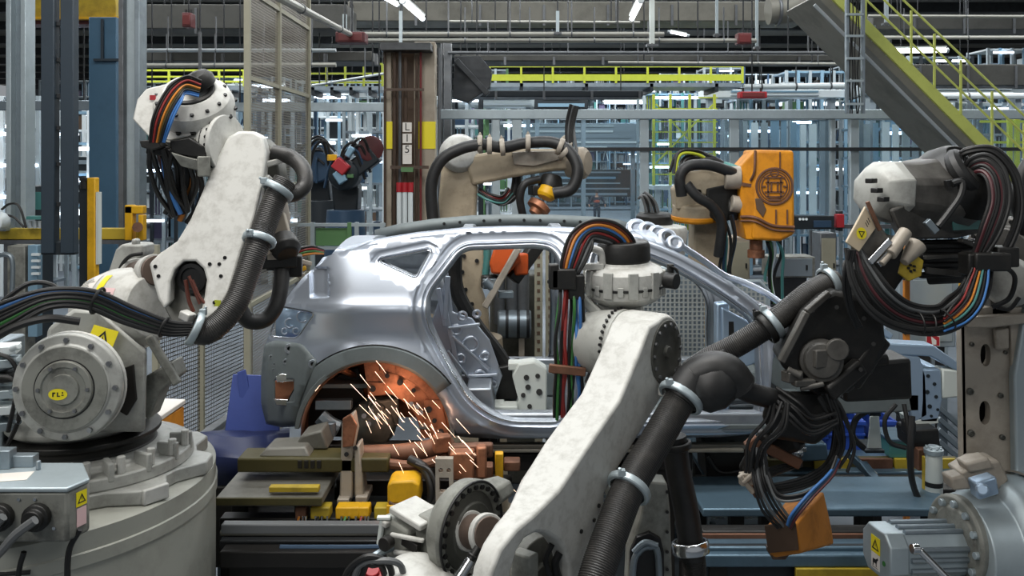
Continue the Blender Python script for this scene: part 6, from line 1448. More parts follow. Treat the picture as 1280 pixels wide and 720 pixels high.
pt(gun, 'transformer_cover', 'orange_bag', lambda m: m.rings([[P(*p) for p in ((957, 658, 4.12), (996, 654, 3.95), (1030, 614, 4.3), (985, 622, 4.45))], [P(*p) for p in ((960, 688, 4.1), (1000, 686, 3.94), (1040, 660, 4.3), (990, 660, 4.45))], [P(*p) for p in ((964, 698, 4.12), (1000, 692, 3.96), (1043, 680, 4.3), (992, 690, 4.42))]]), .012, segs=3)
pt(gun, 'cover_flap', 'pipe_brown', lambda m: (m.prism([P(*p) for p in ((956, 657, 4.1), (995, 653, 3.93), (999, 688, 3.93), (961, 692, 4.08))], (0, .012, 0)), m.plate(4.1, [(964, 692), (990, 690), (982, 700), (966, 700)], .1)), .004)
gl = ['black', 'rubber', 'black', 'rubber', 'black']
fan(gun, [(1044, 500, 4.25), (1054, 540, 4.2), (1046, 580, 4.12), (1014, 606, 4.05), (972, 616, 4.02), (950, 604, 4.05), (962, 586, 4.15), (1002, 578, 4.25)], [(-1, 1), (-3, 1), (-3, -1), (-1, -3), (1, -3), (3, 0), (1, 2), (0, 1)], 5, 1.8, gl)
fan(gun, [(940, 560, 4.1), (942, 600, 4.0), (952, 636, 3.98), (972, 660, 4.0)], [(3, 0), (3, -1), (4, -2), (4, -1)], 6, 1.8, ['black', 'rubber', 'c_grey'])
fan(gun, [(960, 590, 3.98), (974, 618, 3.94), (1006, 616, 3.92), (1034, 596, 3.95), (1046, 570, 4.)], [(-1, 2), (-1, 3), (0, 3), (0, 2), (0, 0)], 3, 1.8, ['rubber', 'black', 'c_grey'])
fan(gun, [(1048, 574, 4.02), (1036, 592, 3.95), (1012, 616, 3.9), (990, 642, 3.9), (984, 656, 3.94)], [(1, 1), (2, 2), (2.4, 2.4), (2.6, 2.6), (2, 2)], 3, 1.7, ['c_blue', 'bgnavy', 'c_darkred'])
bundle(gun, [(975, 500, 4.0), (968, 530, 3.98), (950, 556, 4.0), (946, 590, 4.02)], 12, 6, 2.2, ['black', 'rubber', 'black', 'black'], seed=4)
bundle(gun, [(1032, 490, 4.02), (1046, 520, 4.02), (1056, 556, 4.05), (1046, 585, 4.05)], 9, 6, 2.2, ['black', 'rubber', 'black', 'black'], seed=6)
bundle(gun, [(964, 490, 4.06), (990, 512, 3.98), (1014, 530, 3.98), (1044, 520, 4.02)], 9, 5, 2.2, ['black', 'rubber'], seed=9)

# ------------------------------------------------------------------ robots behind the car
def foot(th, u, y, r, matn, ztop):
    c = P(u, 0, y); m = MB(); m.lathe((c.x, y, 0), (0, 0, 1), [(0, r*1.5), (.06, r*1.5), (.08, r*1.1), (ztop*.8, r), (ztop, r*.9)], 24); m.to('base', matn, th, .01)
YB = 9.2
r4 = T('welding_robot', 'beige robot behind the car roof with its arm level and hoses arching over', 'robot', (P(572, 0, YB).x, YB, 0))
foot(r4, 572, YB, .2, 'robot_beige', P(0, 320, YB).z)
pt(r4, 'lower_arm', 'robot_beige', lambda m: m.prism([P(u, v, YB-.15) for u, v in ((552, 205), (566, 190), (586, 192), (597, 215), (592, 330), (554, 330), (548, 250))], (0, .3, 0)), .03)
pt(r4, 'elbow_housing', 'robot_white', lambda m: (m.lathe(P(574, 192, YB-.1), (.2, -1, .1), [(-.25, .15), (-.1, .2), (.05, .2), (.12, .16), (.14, .1)], 26), m.lathe(P(572, 180, YB-.1), (0, 0, 1), [(-.1, .16), (.0, .15), (.06, .1), (.09, .03)], 22)), .01)
pt(r4, 'upper_arm', 'robot_beige', lambda m: m.rings([[P(u, v, YB-.2+dy) for u, v in ((580, 195), (640, 186), (700, 186), (718, 196), (716, 212), (690, 214), (640, 222), (590, 232))] for dy in (0, .28)]), .03)
pt(r4, 'arm_rivet', 'dark_bolt', lambda m: [m.cyl(P(u, 195-(u-640)*.02, YB-.2), P(u, 195-(u-640)*.02, YB-.23), .018, seg=8) for u in range(642, 700, 8)], 0)
pt(r4, 'arm_cover', 'robot_tan', lambda m: m.plate(YB-.24, [(640, 190), (694, 188), (705, 198), (668, 208), (642, 206)], .05), .01)
pt(r4, 'arm_end', 'col_beige', lambda m: m.lathe(P(724, 204, YB-.1), (.9, -.45, 0), [(-.12, .15), (0, .17), (.06, .165), (.1, .12), (.11, .02)], 24), .01)
hose(r4, [(546, 300, YB-.4), (540, 262, YB-.42), (540, 226, YB-.44), (552, 200, YB-.45), (576, 186, YB-.45), (602, 180, YB-.45)], 7.5, 'rubber')
hose(r4, [(602, 180, YB-.45), (630, 184, YB-.4), (655, 179, YB-.36), (690, 178, YB-.4), (712, 190, YB-.45), (722, 212, YB-.5), (714, 236, YB-.52), (692, 242, YB-.5)], 7.5, 'rubber')
hose(r4, [(654, 272, YB-.3), (650, 248, YB-.35), (656, 230, YB-.36), (674, 224, YB-.3)], 5, 'rubber')
hose(r4, [(640, 190, YB), (646, 220, YB+.05), (640, 246, YB+.05), (622, 252, YB)], 6, 'rubber')
for u, v, d in ((600, 180, (1, 0, 0)), (612, 182, (1, 0, 0)), (628, 184, (1, 0, .1)), (660, 179, (1, 0, 0)), (700, 183, (1, 0, -.4)), (706, 190, (1, 0, -.8))): clamp(r4, P(u, v, YB-.42), V(d), px(8.5, YB), 'robot_tan', .05)
pt(r4, 'wrist', 'black_part', lambda m: (m.lathe(P(690, 220, YB-.2), (-.2, -.3, -1), [(0, .1), (.1, .13), (.2, .1)], 18), m.box(P(672, 238, YB-.25), (.16, .16, .1), .3)), .01)
pt(r4, 'tool_flange', 'copper_and_glow', lambda m: m.lathe(P(681, 248, YB-.3), (-.55, -.3, -.75), [(.06, .08), (.08, .12), (.14, .12), (.15, .07), (.2, .06)], 20), .004)
pt(r4, 'yellow_collar', 'yellow', lambda m: m.lathe(P(684, 240, YB-.3), (-.4, -.3, -.85), [(-.06, .05), (-.04, .09), (.04, .1), (.07, .08)], 18), .004)
bundle(r4, [(719, 132, YB-.1), (712, 155, YB-.1), (712, 178, YB-.15), (716, 194, YB-.2)], 5, 5, 2, ['black', 'c_grey', 'black'], seed=2)
bundle(r4, [(598, 240, YB-.1), (612, 246, YB-.15), (628, 250, YB-.15), (640, 240, YB-.1)], 5, 5, 1.6, ['black', 'bgteal', 'black', 'c_red'], seed=3)
Y5 = 8.7
r5 = T('welding_robot', 'tan robot beside the orange gun cover with black hoses wrapped around its wrist', 'robot', (P(880, 0, Y5).x, Y5, 0))
foot(r5, 884, Y5, .3, 'robot_beige', P(0, 420, Y5).z)
pt(r5, 'lower_arm', 'robot_beige', lambda m: m.prism([P(u, v, Y5-.1) for u, v in ((868, 276), (905, 276), (906, 420), (866, 420))], (0, .3, 0)), .02)
pt(r5, 'axis_block', 'robot_beige', lambda m: (m.plate(Y5-.3, [(843, 236), (852, 228), (878, 236), (884, 258), (846, 262)], .25), m.lathe(P(868, 268, Y5-.15), (0, -.1, 1), [(-.06, .2), (.0, .22), (.1, .21), (.12, .14)], 26)), .015)
pt(r5, 'turn_ring', 'orange', lambda m: m.lathe(P(868, 276, Y5-.15), (0, -.1, 1), [(0, .21), (.02, .225), (.05, .225), (.06, .2)], 30, False), .002)
pt(r5, 'upper_arm', 'robot_beige', lambda m: m.rings([[P(u, v, Y5-.3+dy) for u, v in ((846, 216), (880, 212), (922, 218), (924, 236), (890, 246), (850, 240))] for dy in (0, .25)]), .02)
pt(r5, 'forearm_cover', 'black_part', lambda m: (m.plate(Y5-.34, [(884, 236), (922, 228), (924, 270), (900, 280), (882, 268)], .2), m.lathe(P(916, 260, Y5-.3), (1, -.2, 0), [(-.05, .12), (.04, .12)], 18)), .01)
pt(r5, 'tan_motor', 'robot_tan', lambda m: (m.cyl(P(906, 222, Y5-.4), P(926, 222, Y5-.42), .11, seg=20), m.cyl(P(914, 254, Y5-.42), P(926, 256, Y5-.42), .08, seg=18)), .006)
hose(r5, [(852, 245, Y5-.5), (850, 222, Y5-.52), (860, 208, Y5-.52), (884, 206, Y5-.5), (906, 212, Y5-.48), (924, 220, Y5-.45)], 7, 'rubber')
hose(r5, [(858, 230, Y5-.52), (872, 246, Y5-.54), (890, 258, Y5-.52), (902, 280, Y5-.48), (898, 320, Y5-.4)], 6.5, 'rubber')
hose(r5, [(868, 206, Y5-.3), (890, 200, Y5-.3), (912, 212, Y5-.3)], 5, 'black'); hose(r5, [(905, 206, Y5-.35), (918, 210, Y5-.4), (928, 214, Y5-.4)], 4.5, 'bgteal')
bundle(r5, [(846, 218, Y5-.4), (852, 196, Y5-.35), (872, 194, Y5-.3), (892, 204, Y5-.3)], 7, 6, 2, ['black', 'rubber', 'black', 'lime', 'black'], seed=12)
bundle(r5, [(906, 270, Y5-.4), (912, 300, Y5-.4), (908, 340, Y5-.35), (914, 380, Y5-.3)], 7, 6, 2, ['black', 'bgnavy', 'bgteal', 'black'], seed=13)
g5 = T('gun_cover', 'orange hard cover with round embossed emblem on the tan robot behind the windscreen', 'gun cover', P(960, 306, 8.2))
ol = [(928, 206), (944, 187), (993, 188), (994, 293), (976, 302), (932, 302), (925, 262)]
pt(g5, 'cover_shell', 'orange', lambda m: m.prism([P(*p) for p in ((944, 187, 8.1), (993, 188, 8.1), (994, 293, 8.1), (976, 302, 8.1), (940, 300, 8.1), (942, 240, 8.1))], (0, .45, 0)), .03, segs=3)
pt(g5, 'side_facet', 'orange', lambda m: m.prism([P(*p) for p in ((927, 207, 8.2), (945, 187, 8.1), (944, 242, 8.1), (943, 300, 8.1), (932, 300, 8.18), (925, 262, 8.22))], (.02, .4, 0)), .012)
EC = P(968, 233, 8.1)-V((0, .002, 0))
def emblem(m):
    for r_, w in ((.165, .012), (.14, .006), (.118, .007)): m.torus(EC, (0, 1, 0), r_, w, 40, 6)
    for a, b in (((955, 222), (981, 222)), ((957, 228), (979, 228)), ((956, 240), (980, 240)), ((958, 246), (978, 246)), ((960, 222), (960, 246)), ((976, 222), (976, 246)), ((964, 228), (964, 240)), ((972, 228), (972, 240)), ((952, 233), (957, 233)), ((979, 233), (984, 233)), ((960, 250), (976, 250))): m.bar(P(*a, 8.095), P(*b, 8.095), .014, .014)
    m.torus(P(968, 216, 8.097), (0, 1, 0), .035, .008, 20, 6)
pt(g5, 'emblem', 'rust_steel', emblem, 0)
pt(g5, 'cover_ridge', 'rust_steel', lambda m: (m.tube([P(926, 271, 8.19), P(944, 272, 8.09), P(966, 282, 8.085), P(993, 284, 8.09)], .014, 8), m.tube([P(926, 276, 8.19), P(944, 277, 8.09), P(966, 287, 8.085), P(993, 289, 8.09)], .01, 8), m.tube([P(944, 188, 8.09), P(943, 214, 8.08), P(938, 226, 8.12)], .012, 8), m.bar(P(984, 262, 8.09), P(984, 280, 8.09), .012), m.bar(P(970, 262, 8.09), P(970, 280, 8.09), .012), m.bar(P(975, 190, 8.09), P(975, 210, 8.09), .01), m.bar(P(928, 230, 8.19), P(940, 232, 8.14), .03, .03)), 0)
pt(g5, 'dark_smudge', 'bgbrown', lambda m: m.plate(8.09, [(944, 248), (952, 248), (958, 262), (954, 272), (946, 262)], .012), .004)
pt(g5, 'bottom_spout', 'copper_and_glow', lambda m: (m.cyl(P(945, 300, 8.3), P(945, 318, 8.3), .06), m.cyl(P(945, 312, 8.3), P(945, 322, 8.3), .08)), .004)
bundle(g5, [(965, 300, 8.25), (970, 318, 8.3), (966, 345, 8.35), (968, 380, 8.4)], 8, 6, 2, ['bgteal', 'black', 'bggreen', 'bgwhite', 'black'], seed=21)
Y7 = 9.6
r7 = T('welding_robot', 'white robot turret with black cap, its cables rising behind the front roof header', 'robot', (P(818, 0, Y7).x, Y7, 0))
foot(r7, 818, Y7, .32, 'robot_beige', P(0, 330, Y7).z)
pt(r7, 'turret', 'robot_white', lambda m: m.lathe(P(818, 340, Y7), (0, 0, 1), [(0, .3), (.25, .33), (.45, .36), (.5, .34), (.52, .24)], 28), .01)
pt(r7, 'cable_cap', 'black_part', lambda m: m.lathe(P(818, 281, Y7), (0, -.05, 1), [(0, .19), (.02, .2), (.1, .2), (.13, .17), (.14, .1)], 26), .005)
fan(r7, [(824, 268, Y7-.05), (820, 255, Y7-.05), (814, 246, Y7-.05), (806, 240, Y7)], [(-4, 0), (-3.6, 0), (-3, 0), (-2, 2)], 5, 1.7, ['c_grey', 'black', 'c_grey', 'black', 'c_grey'])
Y6 = 8.3
r6 = T('welding_robot', 'beige robot seen through the rear door opening holding an orange clamp', 'robot', (P(590, 0, Y6).x, Y6, 0))
foot(r6, 592, Y6, .3, 'robot_beige', P(0, 420, Y6).z)
pt(r6, 'lower_arm', 'robot_beige', lambda m: m.prism([P(u, v, Y6) for u, v in ((572, 305), (602, 305), (608, 330), (600, 360), (610, 392), (612, 430), (580, 430), (574, 380), (568, 340))], (0, .3, 0)), .03)
pt(r6, 'arm_bolt', 'dark_bolt', lambda m: [m.cyl(P(u, v, Y6), P(u, v, Y6-.02), .02, seg=8) for u, v in ((580, 320), (578, 340), (582, 362), (590, 380), (596, 326))], 0)
pt(r6, 'blue_hose', 'bgteal', lambda m: m.corrugated(PL(Y6-.1, [(608, 300), (609, 322), (607, 345)]), px(5, Y6), .05, 12), 0)
pt(r6, 'orange_clamp', 'orange_red', lambda m: (m.rings([[P(u, v, Y6-.35+dy) for u, v in ((618, 308), (646, 306), (652, 325), (634, 344), (614, 342), (612, 328))] for dy in (0, .25)]), m.box(P(650, 330, Y6-.2), (.14, .1, .2), .4)), .02)
pt(r6, 'tool_bar', 'robot_tan', lambda m: (m.bar(P(648, 310, Y6-.4), P(606, 384, Y6-.4), .08, .06)), .01)
pt(r6, 'wrist', 'black_part', lambda m: (m.bar(P(676, 300, Y6-.1), P(640, 350, Y6-.2), .12, .12), m.box(P(612, 352, Y6-.25), (.14, .1, .12), .3)), .012)
pt(r6, 'tool_fitting', 'galv', lambda m: (m.box(P(612, 354, Y6-.36), (.12, .06, .08), .3), m.box(P(632, 368, Y6-.3), (.14, .1, .06), .1), m.cyl(P(606, 350, Y6-.4), P(618, 362, Y6-.4), .04)), .006)
hose(r6, [(566, 310, Y6-.3), (562, 340, Y6-.3), (574, 376, Y6-.32), (600, 410, Y6-.3), (624, 440, Y6-.28), (640, 470, Y6-.26)], 7, 'rubber')
Y8 = 15.
r8 = T('welding_robot', 'dark far robot with red and pale blue tool parts, left of the conduit column', 'robot', (P(432, 0, Y8).x, Y8, 0))
foot(r8, 432, Y8, .35, 'bgnavy', P(0, 262, Y8).z)
pt(r8, 'lower_arm', 'bgdark', lambda m: m.prism([P(u, v, Y8) for u, v in ((418, 275), (446, 275), (448, 235), (438, 212), (424, 210), (414, 232))], (0, .4, 0)), .03)
pt(r8, 'upper_arm', 'bgdark', lambda m: (m.bar(P(430, 222, Y8-.2), P(470, 192, Y8-.2), .34, .3), m.lathe(P(432, 218, Y8-.2), (0, -1, 0), [(-.2, .26), (.2, .26), (.24, .2)], 20)), .03)
pt(r8, 'red_tool', 'red', lambda m: m.bar(P(419, 202, Y8-.5), P(434, 214, Y8-.5), .2, .2), .02)
pt(r8, 'blue_tool', 'bgblue', lambda m: (m.bar(P(421, 214, Y8-.5), P(430, 228, Y8-.5), .16, .16), m.bar(P(434, 196, Y8-.5), P(441, 184, Y8-.5), .12, .1)), .02)
pt(r8, 'yellow_tool', 'yellow', lambda m: m.box(P(415, 197, Y8-.5), (.14, .12, .1), .4), .01)
pt(r8, 'maroon_disc', 'maroon', lambda m: m.lathe(P(463, 186, Y8-.3), (.2, -1, .1), [(0, .2), (.04, .22), (.06, .18)], 24), .006)
pt(r8, 'green_lamp', 'bggreen', lambda m: m.box(P(438, 220, Y8-.5), (.1, .08, .06)), .006)
for k in range(9):
    rr = random.Random(30+k); u = 392+rr.uniform(0, 78); v = rr.uniform(178, 205)
    cab(r8, [(u-12, v+30, Y8-.3), (u-4, v, Y8-.4), (u+10, v-6, Y8-.4), (u+18+rr.uniform(-4, 6), v+26, Y8-.3)], 1.8, rr.choice(['black', 'rubber', 'bgnavy', 'c_grey']))
Y9 = 16.5
r9 = T('welding_robot', 'dark far robot partly behind the tall fence, above the pale guard rail', 'robot', (P(402, 0, Y9).x, Y9, 0))
foot(r9, 402, Y9, .4, 'bgdark', P(0, 250, Y9).z)
pt(r9, 'lower_arm', 'bgdark', lambda m: m.prism([P(u, v, Y9) for u, v in ((388, 262), (414, 262), (410, 215), (398, 200), (386, 215))], (0, .4, 0)), .03)
pt(r9, 'upper_arm', 'bgnavy', lambda m: (m.bar(P(398, 208, Y9-.2), P(418, 190, Y9-.2), .4, .3), m.lathe(P(398, 208, Y9-.2), (0, -1, 0), [(-.2, .3), (.25, .3)], 20)), .03)
bundle(r9, [(388, 230, Y9-.4), (384, 200, Y9-.4), (398, 184, Y9-.4), (414, 196, Y9-.4)], 12, 8, 1.5, ['black', 'bgnavy', 'c_grey', 'black'], seed=44)
# ================================================================== the line under and around the car
Z0 = lambda v, y: P(0, v, y).z
def slab(m, u0, u1, v, y0, y1, th):
    """horizontal slab: front top edge at row v at distance y0"""
    z = Z0(v, y0); xa, xb = P(u0, 0, y0).x, P(u1, 0, y0).x
    return m.box(((xa+xb)/2, (y0+y1)/2, z-th/2), (xb-xa, y1-y0, th))
def legs(th, us, v, ys, w=.1, matn='conv_dark', z0=0.):
    for u in us:
        for y in ys:
            z = Z0(v, ys[0]); m = MB(); m.box((P(u, 0, ys[0]).x, y, (z+z0)/2), (w, w, z-z0)); m.to('leg', matn, th, .006)
# left work table
t = T('fixture_table', 'grey fixture table with yellow edge strip left of the rear wheel arch', 'table', P(330, 700, 5.1)*1.0)
t.location.z = 0; WLOC[t.name] = V(t.location)
pt(t, 'table_top', 'table_grey', lambda m: slab(m, 269, 402, 622, 4.9, 5.5, .05), .008)
pt(t, 'front_edge', 'olive', lambda m: slab(m, 269, 402, 623, 4.88, 4.898, .04), .003)
pt(t, 'yellow_strip', 'yellow_old', lambda m: slab(m, 336, 398, 609, 4.93, 4.98, .03), .004)
pt(t, 'lower_shelf', 'conv_dark', lambda m: (slab(m, 290, 384, 652, 5.2, 5.5, .05), slab(m, 290, 384, 690, 5.2, 5.5, .05)), .006)
legs(t, (300, 378), 626, (5.25, 5.45), .08)
pt(t, 'back_panel', 'conv_dark', lambda m: m.box((P(330, 0, 5.5).x, 5.52, Z0(660, 5.5)), (.68, .03, .5)), .004)
t = T('clamp_beam', 'long olive clamp beam lying across the table under the rear bumper', 'beam', P(390, 590, 5.2))
pt(t, 'beam_body', 'olive', lambda m: (slab(m, 296, 486, 573, 5.15, 5.35, .085)), .012)
pt(t, 'beam_slot', 'conv_dark', lambda m: [slab(m, 372+k*8, 377+k*8, 576, 5.14, 5.16, .045) for k in range(4)], .002)
pt(t, 'beam_casting', 'table_grey', lambda m: (m.prism([P(*p) for p in ((322, 572, 5.18), (334, 560, 5.2), (382, 558, 5.22), (388, 572, 5.18))], (0, .2, 0)), m.prism([P(*p) for p in ((366, 562, 5.3), (376, 545, 5.3), (402, 538, 5.3), (410, 562, 5.3))], (0, .2, 0))), .012)
t = T('blue_guard', 'dark blue folded sheet guard on the floor behind the rear bumper', 'guard', P(300, 600, 5.9))
t.location.z = 0; WLOC[t.name] = V(t.location)
pt(t, 'upright_sheet', 'blue_sheet', lambda m: (m.prism([P(*p) for p in ((291, 468, 6.1), (345, 470, 6.1), (350, 545, 6.05), (280, 545, 6.0))], (0, .012, 0)), m.prism([P(*p) for p in ((296, 466, 6.08), (306, 462, 6.08), (312, 486, 6.08), (302, 520, 6.05))], (0, .02, 0))), .003)
pt(t, 'tray', 'blue_tray', lambda m: (m.grid([[P(240, 542, 5.7), P(300, 548, 5.75), P(362, 542, 5.9)], [P(256, 570, 5.6), P(310, 574, 5.62), P(360, 572, 5.7)], [P(264, 606, 5.6), P(310, 606, 5.6), P(356, 606, 5.65)]]), m.grid([[P(240, 542, 5.7), P(300, 548, 5.75), P(362, 542, 5.9)], [P(280, 538, 6.1), P(320, 538, 6.1), P(362, 536, 6.15)]])), 0, solid=.01)
pt(t, 'stand', 'navy', lambda m: (m.box((P(310, 0, 5.9).x, 5.9, Z0(610, 5.6)/2), (.35, .2, Z0(610, 5.6))), ), .01)
# conveyor left / centre
t = T('conveyor', 'dark roller conveyor rails running under the car at bottom centre left', 'conveyor', P(430, 700, 5.2)); t.location.z = 0; WLOC[t.name] = V(t.location)
for v, y, th, mt, nm in ((648, 5.0, .06, 'conv_dark', 'rail'), (664, 4.85, .03, 'table_grey', 'rail'), (676, 4.8, .05, 'steel_dark', 'rail'), (690, 4.7, .09, 'conv_dark', 'side_beam')):
    pt(t, nm, mt, lambda m: slab(m, 274, 640, v, y, y+.1, th), .008)
pt(t, 'apron', 'conv_dark', lambda m: (m.box((P(460, 0, 4.9).x, 4.83, Z0(730, 4.8)), (1.5, .03, .3))), .006)
pt(t, 'cable_duct', 'c_grey', lambda m: slab(m, 276, 560, 656, 4.62, 4.68, .05), .006)
legs(t, (290, 420, 560), 700, (4.95,)); legs(t, (470, 600), 700, (5.7,))
pt(t, 'blue_pipe', 'bgnavy', lambda m: m.tube(PL(4.75, [(350, 684), (450, 684), (540, 682)]), .014, 8), 0)
pt(t, 'bed', 'conv_dark', lambda m: m.box((P(505, 0, 5.4).x, 5.6, Z0(665, 5.)), (1.05, .8, .04)), .004)
rr = random.Random(5)
for k, (u, w, mt, lab) in enumerate(((402, 24, 'yellow_old', 'dull yellow valve block, leftmost in the row under the table'), (436, 30, 'yellow', 'bright yellow valve block under the pale support post'), (456, 14, 'yellow', 'narrow yellow valve block right of the pale support post'), (480, 22, 'yellow_old', 'dull yellow valve block left of the big yellow box'), (378, 14, 'rust_steel', 'rusty valve block at the left end of the yellow row'))):
    t = T('valve_block', lab, 'valve block', P(u, 648, 4.98))
    pt(t, 'block', mt, lambda m: m.box(P(u, 638, 5.02), (px(w, 5), .09, px(15, 5))), .008)
    pt(t, 'fitting', 'chrome', lambda m: [m.cyl(P(u+s*w*.3, 645, 4.96), P(u+s*w*.3, 652+rr.uniform(0, 6), 4.95), .008, seg=8) for s in (-1, 0, 1)], 0)
    cab(t, [(u-4, 646, 4.95), (u-8, 662, 4.9), (u+3, 674, 4.88), (u+10, 690, 4.88)], 1.5, ['black', 'c_green', 'c_red', 'black', 'c_orange'][k])
t = T('sensor_box', 'big yellow box with dark lower lip under the weld sparks', 'box', P(503, 640, 4.95))
pt(t, 'housing', 'yellow', lambda m: m.prism([P(*p) for p in ((484, 606, 4.95), (490, 602, 4.95), (516, 601, 4.95), (524, 606, 4.95), (525, 630, 4.95), (484, 630, 4.95))], (0, .18, 0)), .012)
pt(t, 'lower_lip', 'bgbrown', lambda m: m.prism([P(*p) for p in ((486, 626, 4.94), (492, 630, 4.94), (516, 630, 4.94), (523, 626, 4.94), (524, 634, 4.94), (486, 634, 4.94))], (0, .18, 0)), .004)
pt(t, 'foot', 'yellow', lambda m: (m.plate(4.93, [(483, 632), (498, 632), (497, 642), (483, 644)], .1),), .004)
t = T('support_post', 'pale tapered steel support post with foot under the rear wheel arch', 'post', P(440, 632, 5.2))
pt(t, 'column', 'robot_tan', lambda m: (m.prism([P(*p) for p in ((427, 530, 5.15), (441, 518, 5.15), (445, 540, 5.15), (441, 560, 5.15), (441, 624, 5.15), (424, 624, 5.15))], (0, .12, 0)), m.prism([P(*p) for p in ((443, 560, 5.13), (449, 556, 5.13), (455, 624, 5.13), (443, 622, 5.13))], (0, .14, 0))), .01)
pt(t, 'upper_arm', 'copper_and_glow', lambda m: (m.prism([P(*p) for p in ((428, 524, 5.12), (438, 518, 5.12), (446, 532, 5.12), (441, 558, 5.12), (428, 560, 5.12))], (0, .03, 0))), .006)
pt(t, 'foot', 'robot_tan', lambda m: (slab(m, 421, 436, 624, 5.1, 5.3, .05), slab(m, 444, 459, 621, 5.1, 5.3, .04)), .006)
pt(t, 'bolt', 'dark_bolt', lambda m: [m.cyl(P(u, v, 5.15), P(u, v, 5.12), .014, seg=8) for u, v in ((444, 560), (433, 568))], 0)
t = T('hole_bracket', 'pale steel bracket with two round holes right of the yellow box', 'bracket', P(555, 650, 4.9)); t.location.z = 0; WLOC[t.name] = V(t.location)
pt(t, 'plate', 'robot_tan', lambda m: plate_holes(m, 4.9, [(544, 574), (566, 574), (567, 655), (545, 655)], [oval(551, 588, 2.8, 2.8), oval(561, 588, 2.8, 2.8), [(549, 597), (561, 597), (562, 616), (549, 616)]], .05), .003)
pt(t, 'stand', 'conv_dark', lambda m: m.box((P(556, 0, 4.95).x, 4.98, Z0(655, 4.9)-.03), (.12, .1, .06)), .006)
t = T('weld_fixture', 'rusty weld fixture arms glowing orange below the rear wheel arch', 'fixture', P(520, 640, 5.35)); t.location.z = 0; WLOC[t.name] = V(t.location)
pt(t, 'main_tube', 'rust_steel', lambda m: (m.tube(PL(5.3, [(452, 568), (500, 566), (540, 560), (556, 548)]), .055, 12), m.tube(PL(5.2, [(470, 578), (520, 582), (560, 572)]), .03, 10)), 0)
pt(t, 'clamp_arm', 'rust_steel', lambda m: (m.bar(P(560, 562, 5.2), P(612, 560, 5.2), .07, .06), m.bar(P(568, 572, 5.15), P(600, 576, 5.15), .1, .08), m.bar(P(556, 545, 5.25), P(572, 580, 5.2), .06), m.box(P(610, 562, 5.2), (.06, .06, .08))), .012)
pt(t, 'fixture_block', 'copper_and_glow', lambda m: (m.box(P(578, 580, 5.1), (.14, .1, .16)), m.box(P(602, 576, 5.12), (.06, .08, .18)), m.box(P(552, 554, 5.2), (.1, .08, .1), .3)), .012)
pt(t, 'wheel_hub_mount', 'cast_dark', lambda m: (m.lathe(P(466, 528, 5.75), (0, -1, .1), [(0, .16), (.1, .15), (.14, .08), (.16, .05)], 20), m.box(P(478, 515, 5.7), (.2, .1, .18), .3), m.prism([P(*p) for p in ((445, 535, 5.6), (468, 502, 5.6), (480, 510, 5.6), (476, 535, 5.6))], (0, .08, 0))), .012)
pt(t, 'bolt_cluster', 'bolt', lambda m: [m.cyl(P(u, v, 5.58), P(u, v, 5.54), .016, seg=8) for u, v in ((455, 520), (464, 514), (472, 522), (461, 530), (514, 505), (522, 508), (526, 516))], 0)
pt(t, 'axle_rod', 'galv', lambda m: (m.tube(PL(5.6, [(400, 520), (412, 530), (424, 536)]), .05, 10), m.cyl(P(414, 528, 5.5), P(414, 545, 5.5), .03), m.bar(P(395, 505, 5.62), P(440, 505, 5.62), .06)), .004)
pt(t, 'frame_beam', 'conv_dark', lambda m: (slab(m, 400, 560, 556, 5.58, 5.68, .1), slab(m, 420, 640, 600, 5.4, 5.5, .1)), .008)
legs(t, (430, 520, 620), 606, (5.45,), .1, 'conv_dark', Z0(665, 5.)+.025); legs(t, (410, 550), 560, (5.63,), .08, 'conv_dark', Z0(665, 5.)+.025)
hose(t, [(536, 640, 5.05), (540, 610, 5.05), (530, 585, 5.1), (512, 574, 5.15)], 6, 'rubber'); cab(t, [(528, 650, 5.0), (546, 620, 5.0), (538, 590, 5.05), (520, 580, 5.1)], 3, 'black')
# skid carrying the car
t = T('car_skid', 'dark steel skid carrying the car body along the line', 'skid', P(700, 600, 6.2)); t.location.z = 0; WLOC[t.name] = V(t.location)
pt(t, 'runner', 'conv_dark', lambda m: slab(m, 590, 866, 566, 5.75, 5.9, .12), .012)
pt(t, 'runner', 'conv_dark', lambda m: m.box((P(760, 0, 5.75).x, 7.2, Z0(566, 5.75)-.06), (1.7, .15, .12)), .012)
pt(t, 'under_sill_rail', 'table_grey', lambda m: (slab(m, 572, 950, 556, 5.66, 5.72, .03), slab(m, 600, 930, 562, 5.6, 5.64, .02)), .004)
for u in (605, 690, 770, 850):
    pt(t, 'car_rest', 'conv_dark', lambda m: (m.box(P(u, 556, 5.8), (.07, .1, .1)), m.box(P(u, 580, 5.8), (.1, .1, .12))), .008)
for u in (610, 740, 832):
    pt(t, 'cross_tie', 'conv_dark', lambda m: m.box((P(u, 0, 5.8).x, 6.5, Z0(575, 5.8)), (.12, 1.4, .1)), .008)
    pt(t, 'leg', 'conv_dark', lambda m: [m.box((P(u, 0, 5.8).x, y, Z0(575, 5.8)/2), (.12, .12, Z0(575, 5.8))) for y in (5.85, 7.15)], .008)
pt(t, 'yellow_stop', 'yellow', lambda m: (m.box(P(624, 582, 5.3), (.05, .06, .16)), m.box(P(626, 610, 5.28), (.04, .05, .1))), .006)
pt(t, 'brown_block', 'rust_steel', lambda m: (m.box(P(602, 588, 5.35), (.14, .1, .08)), m.box(P(640, 580, 5.4), (.1, .1, .06))), .008)
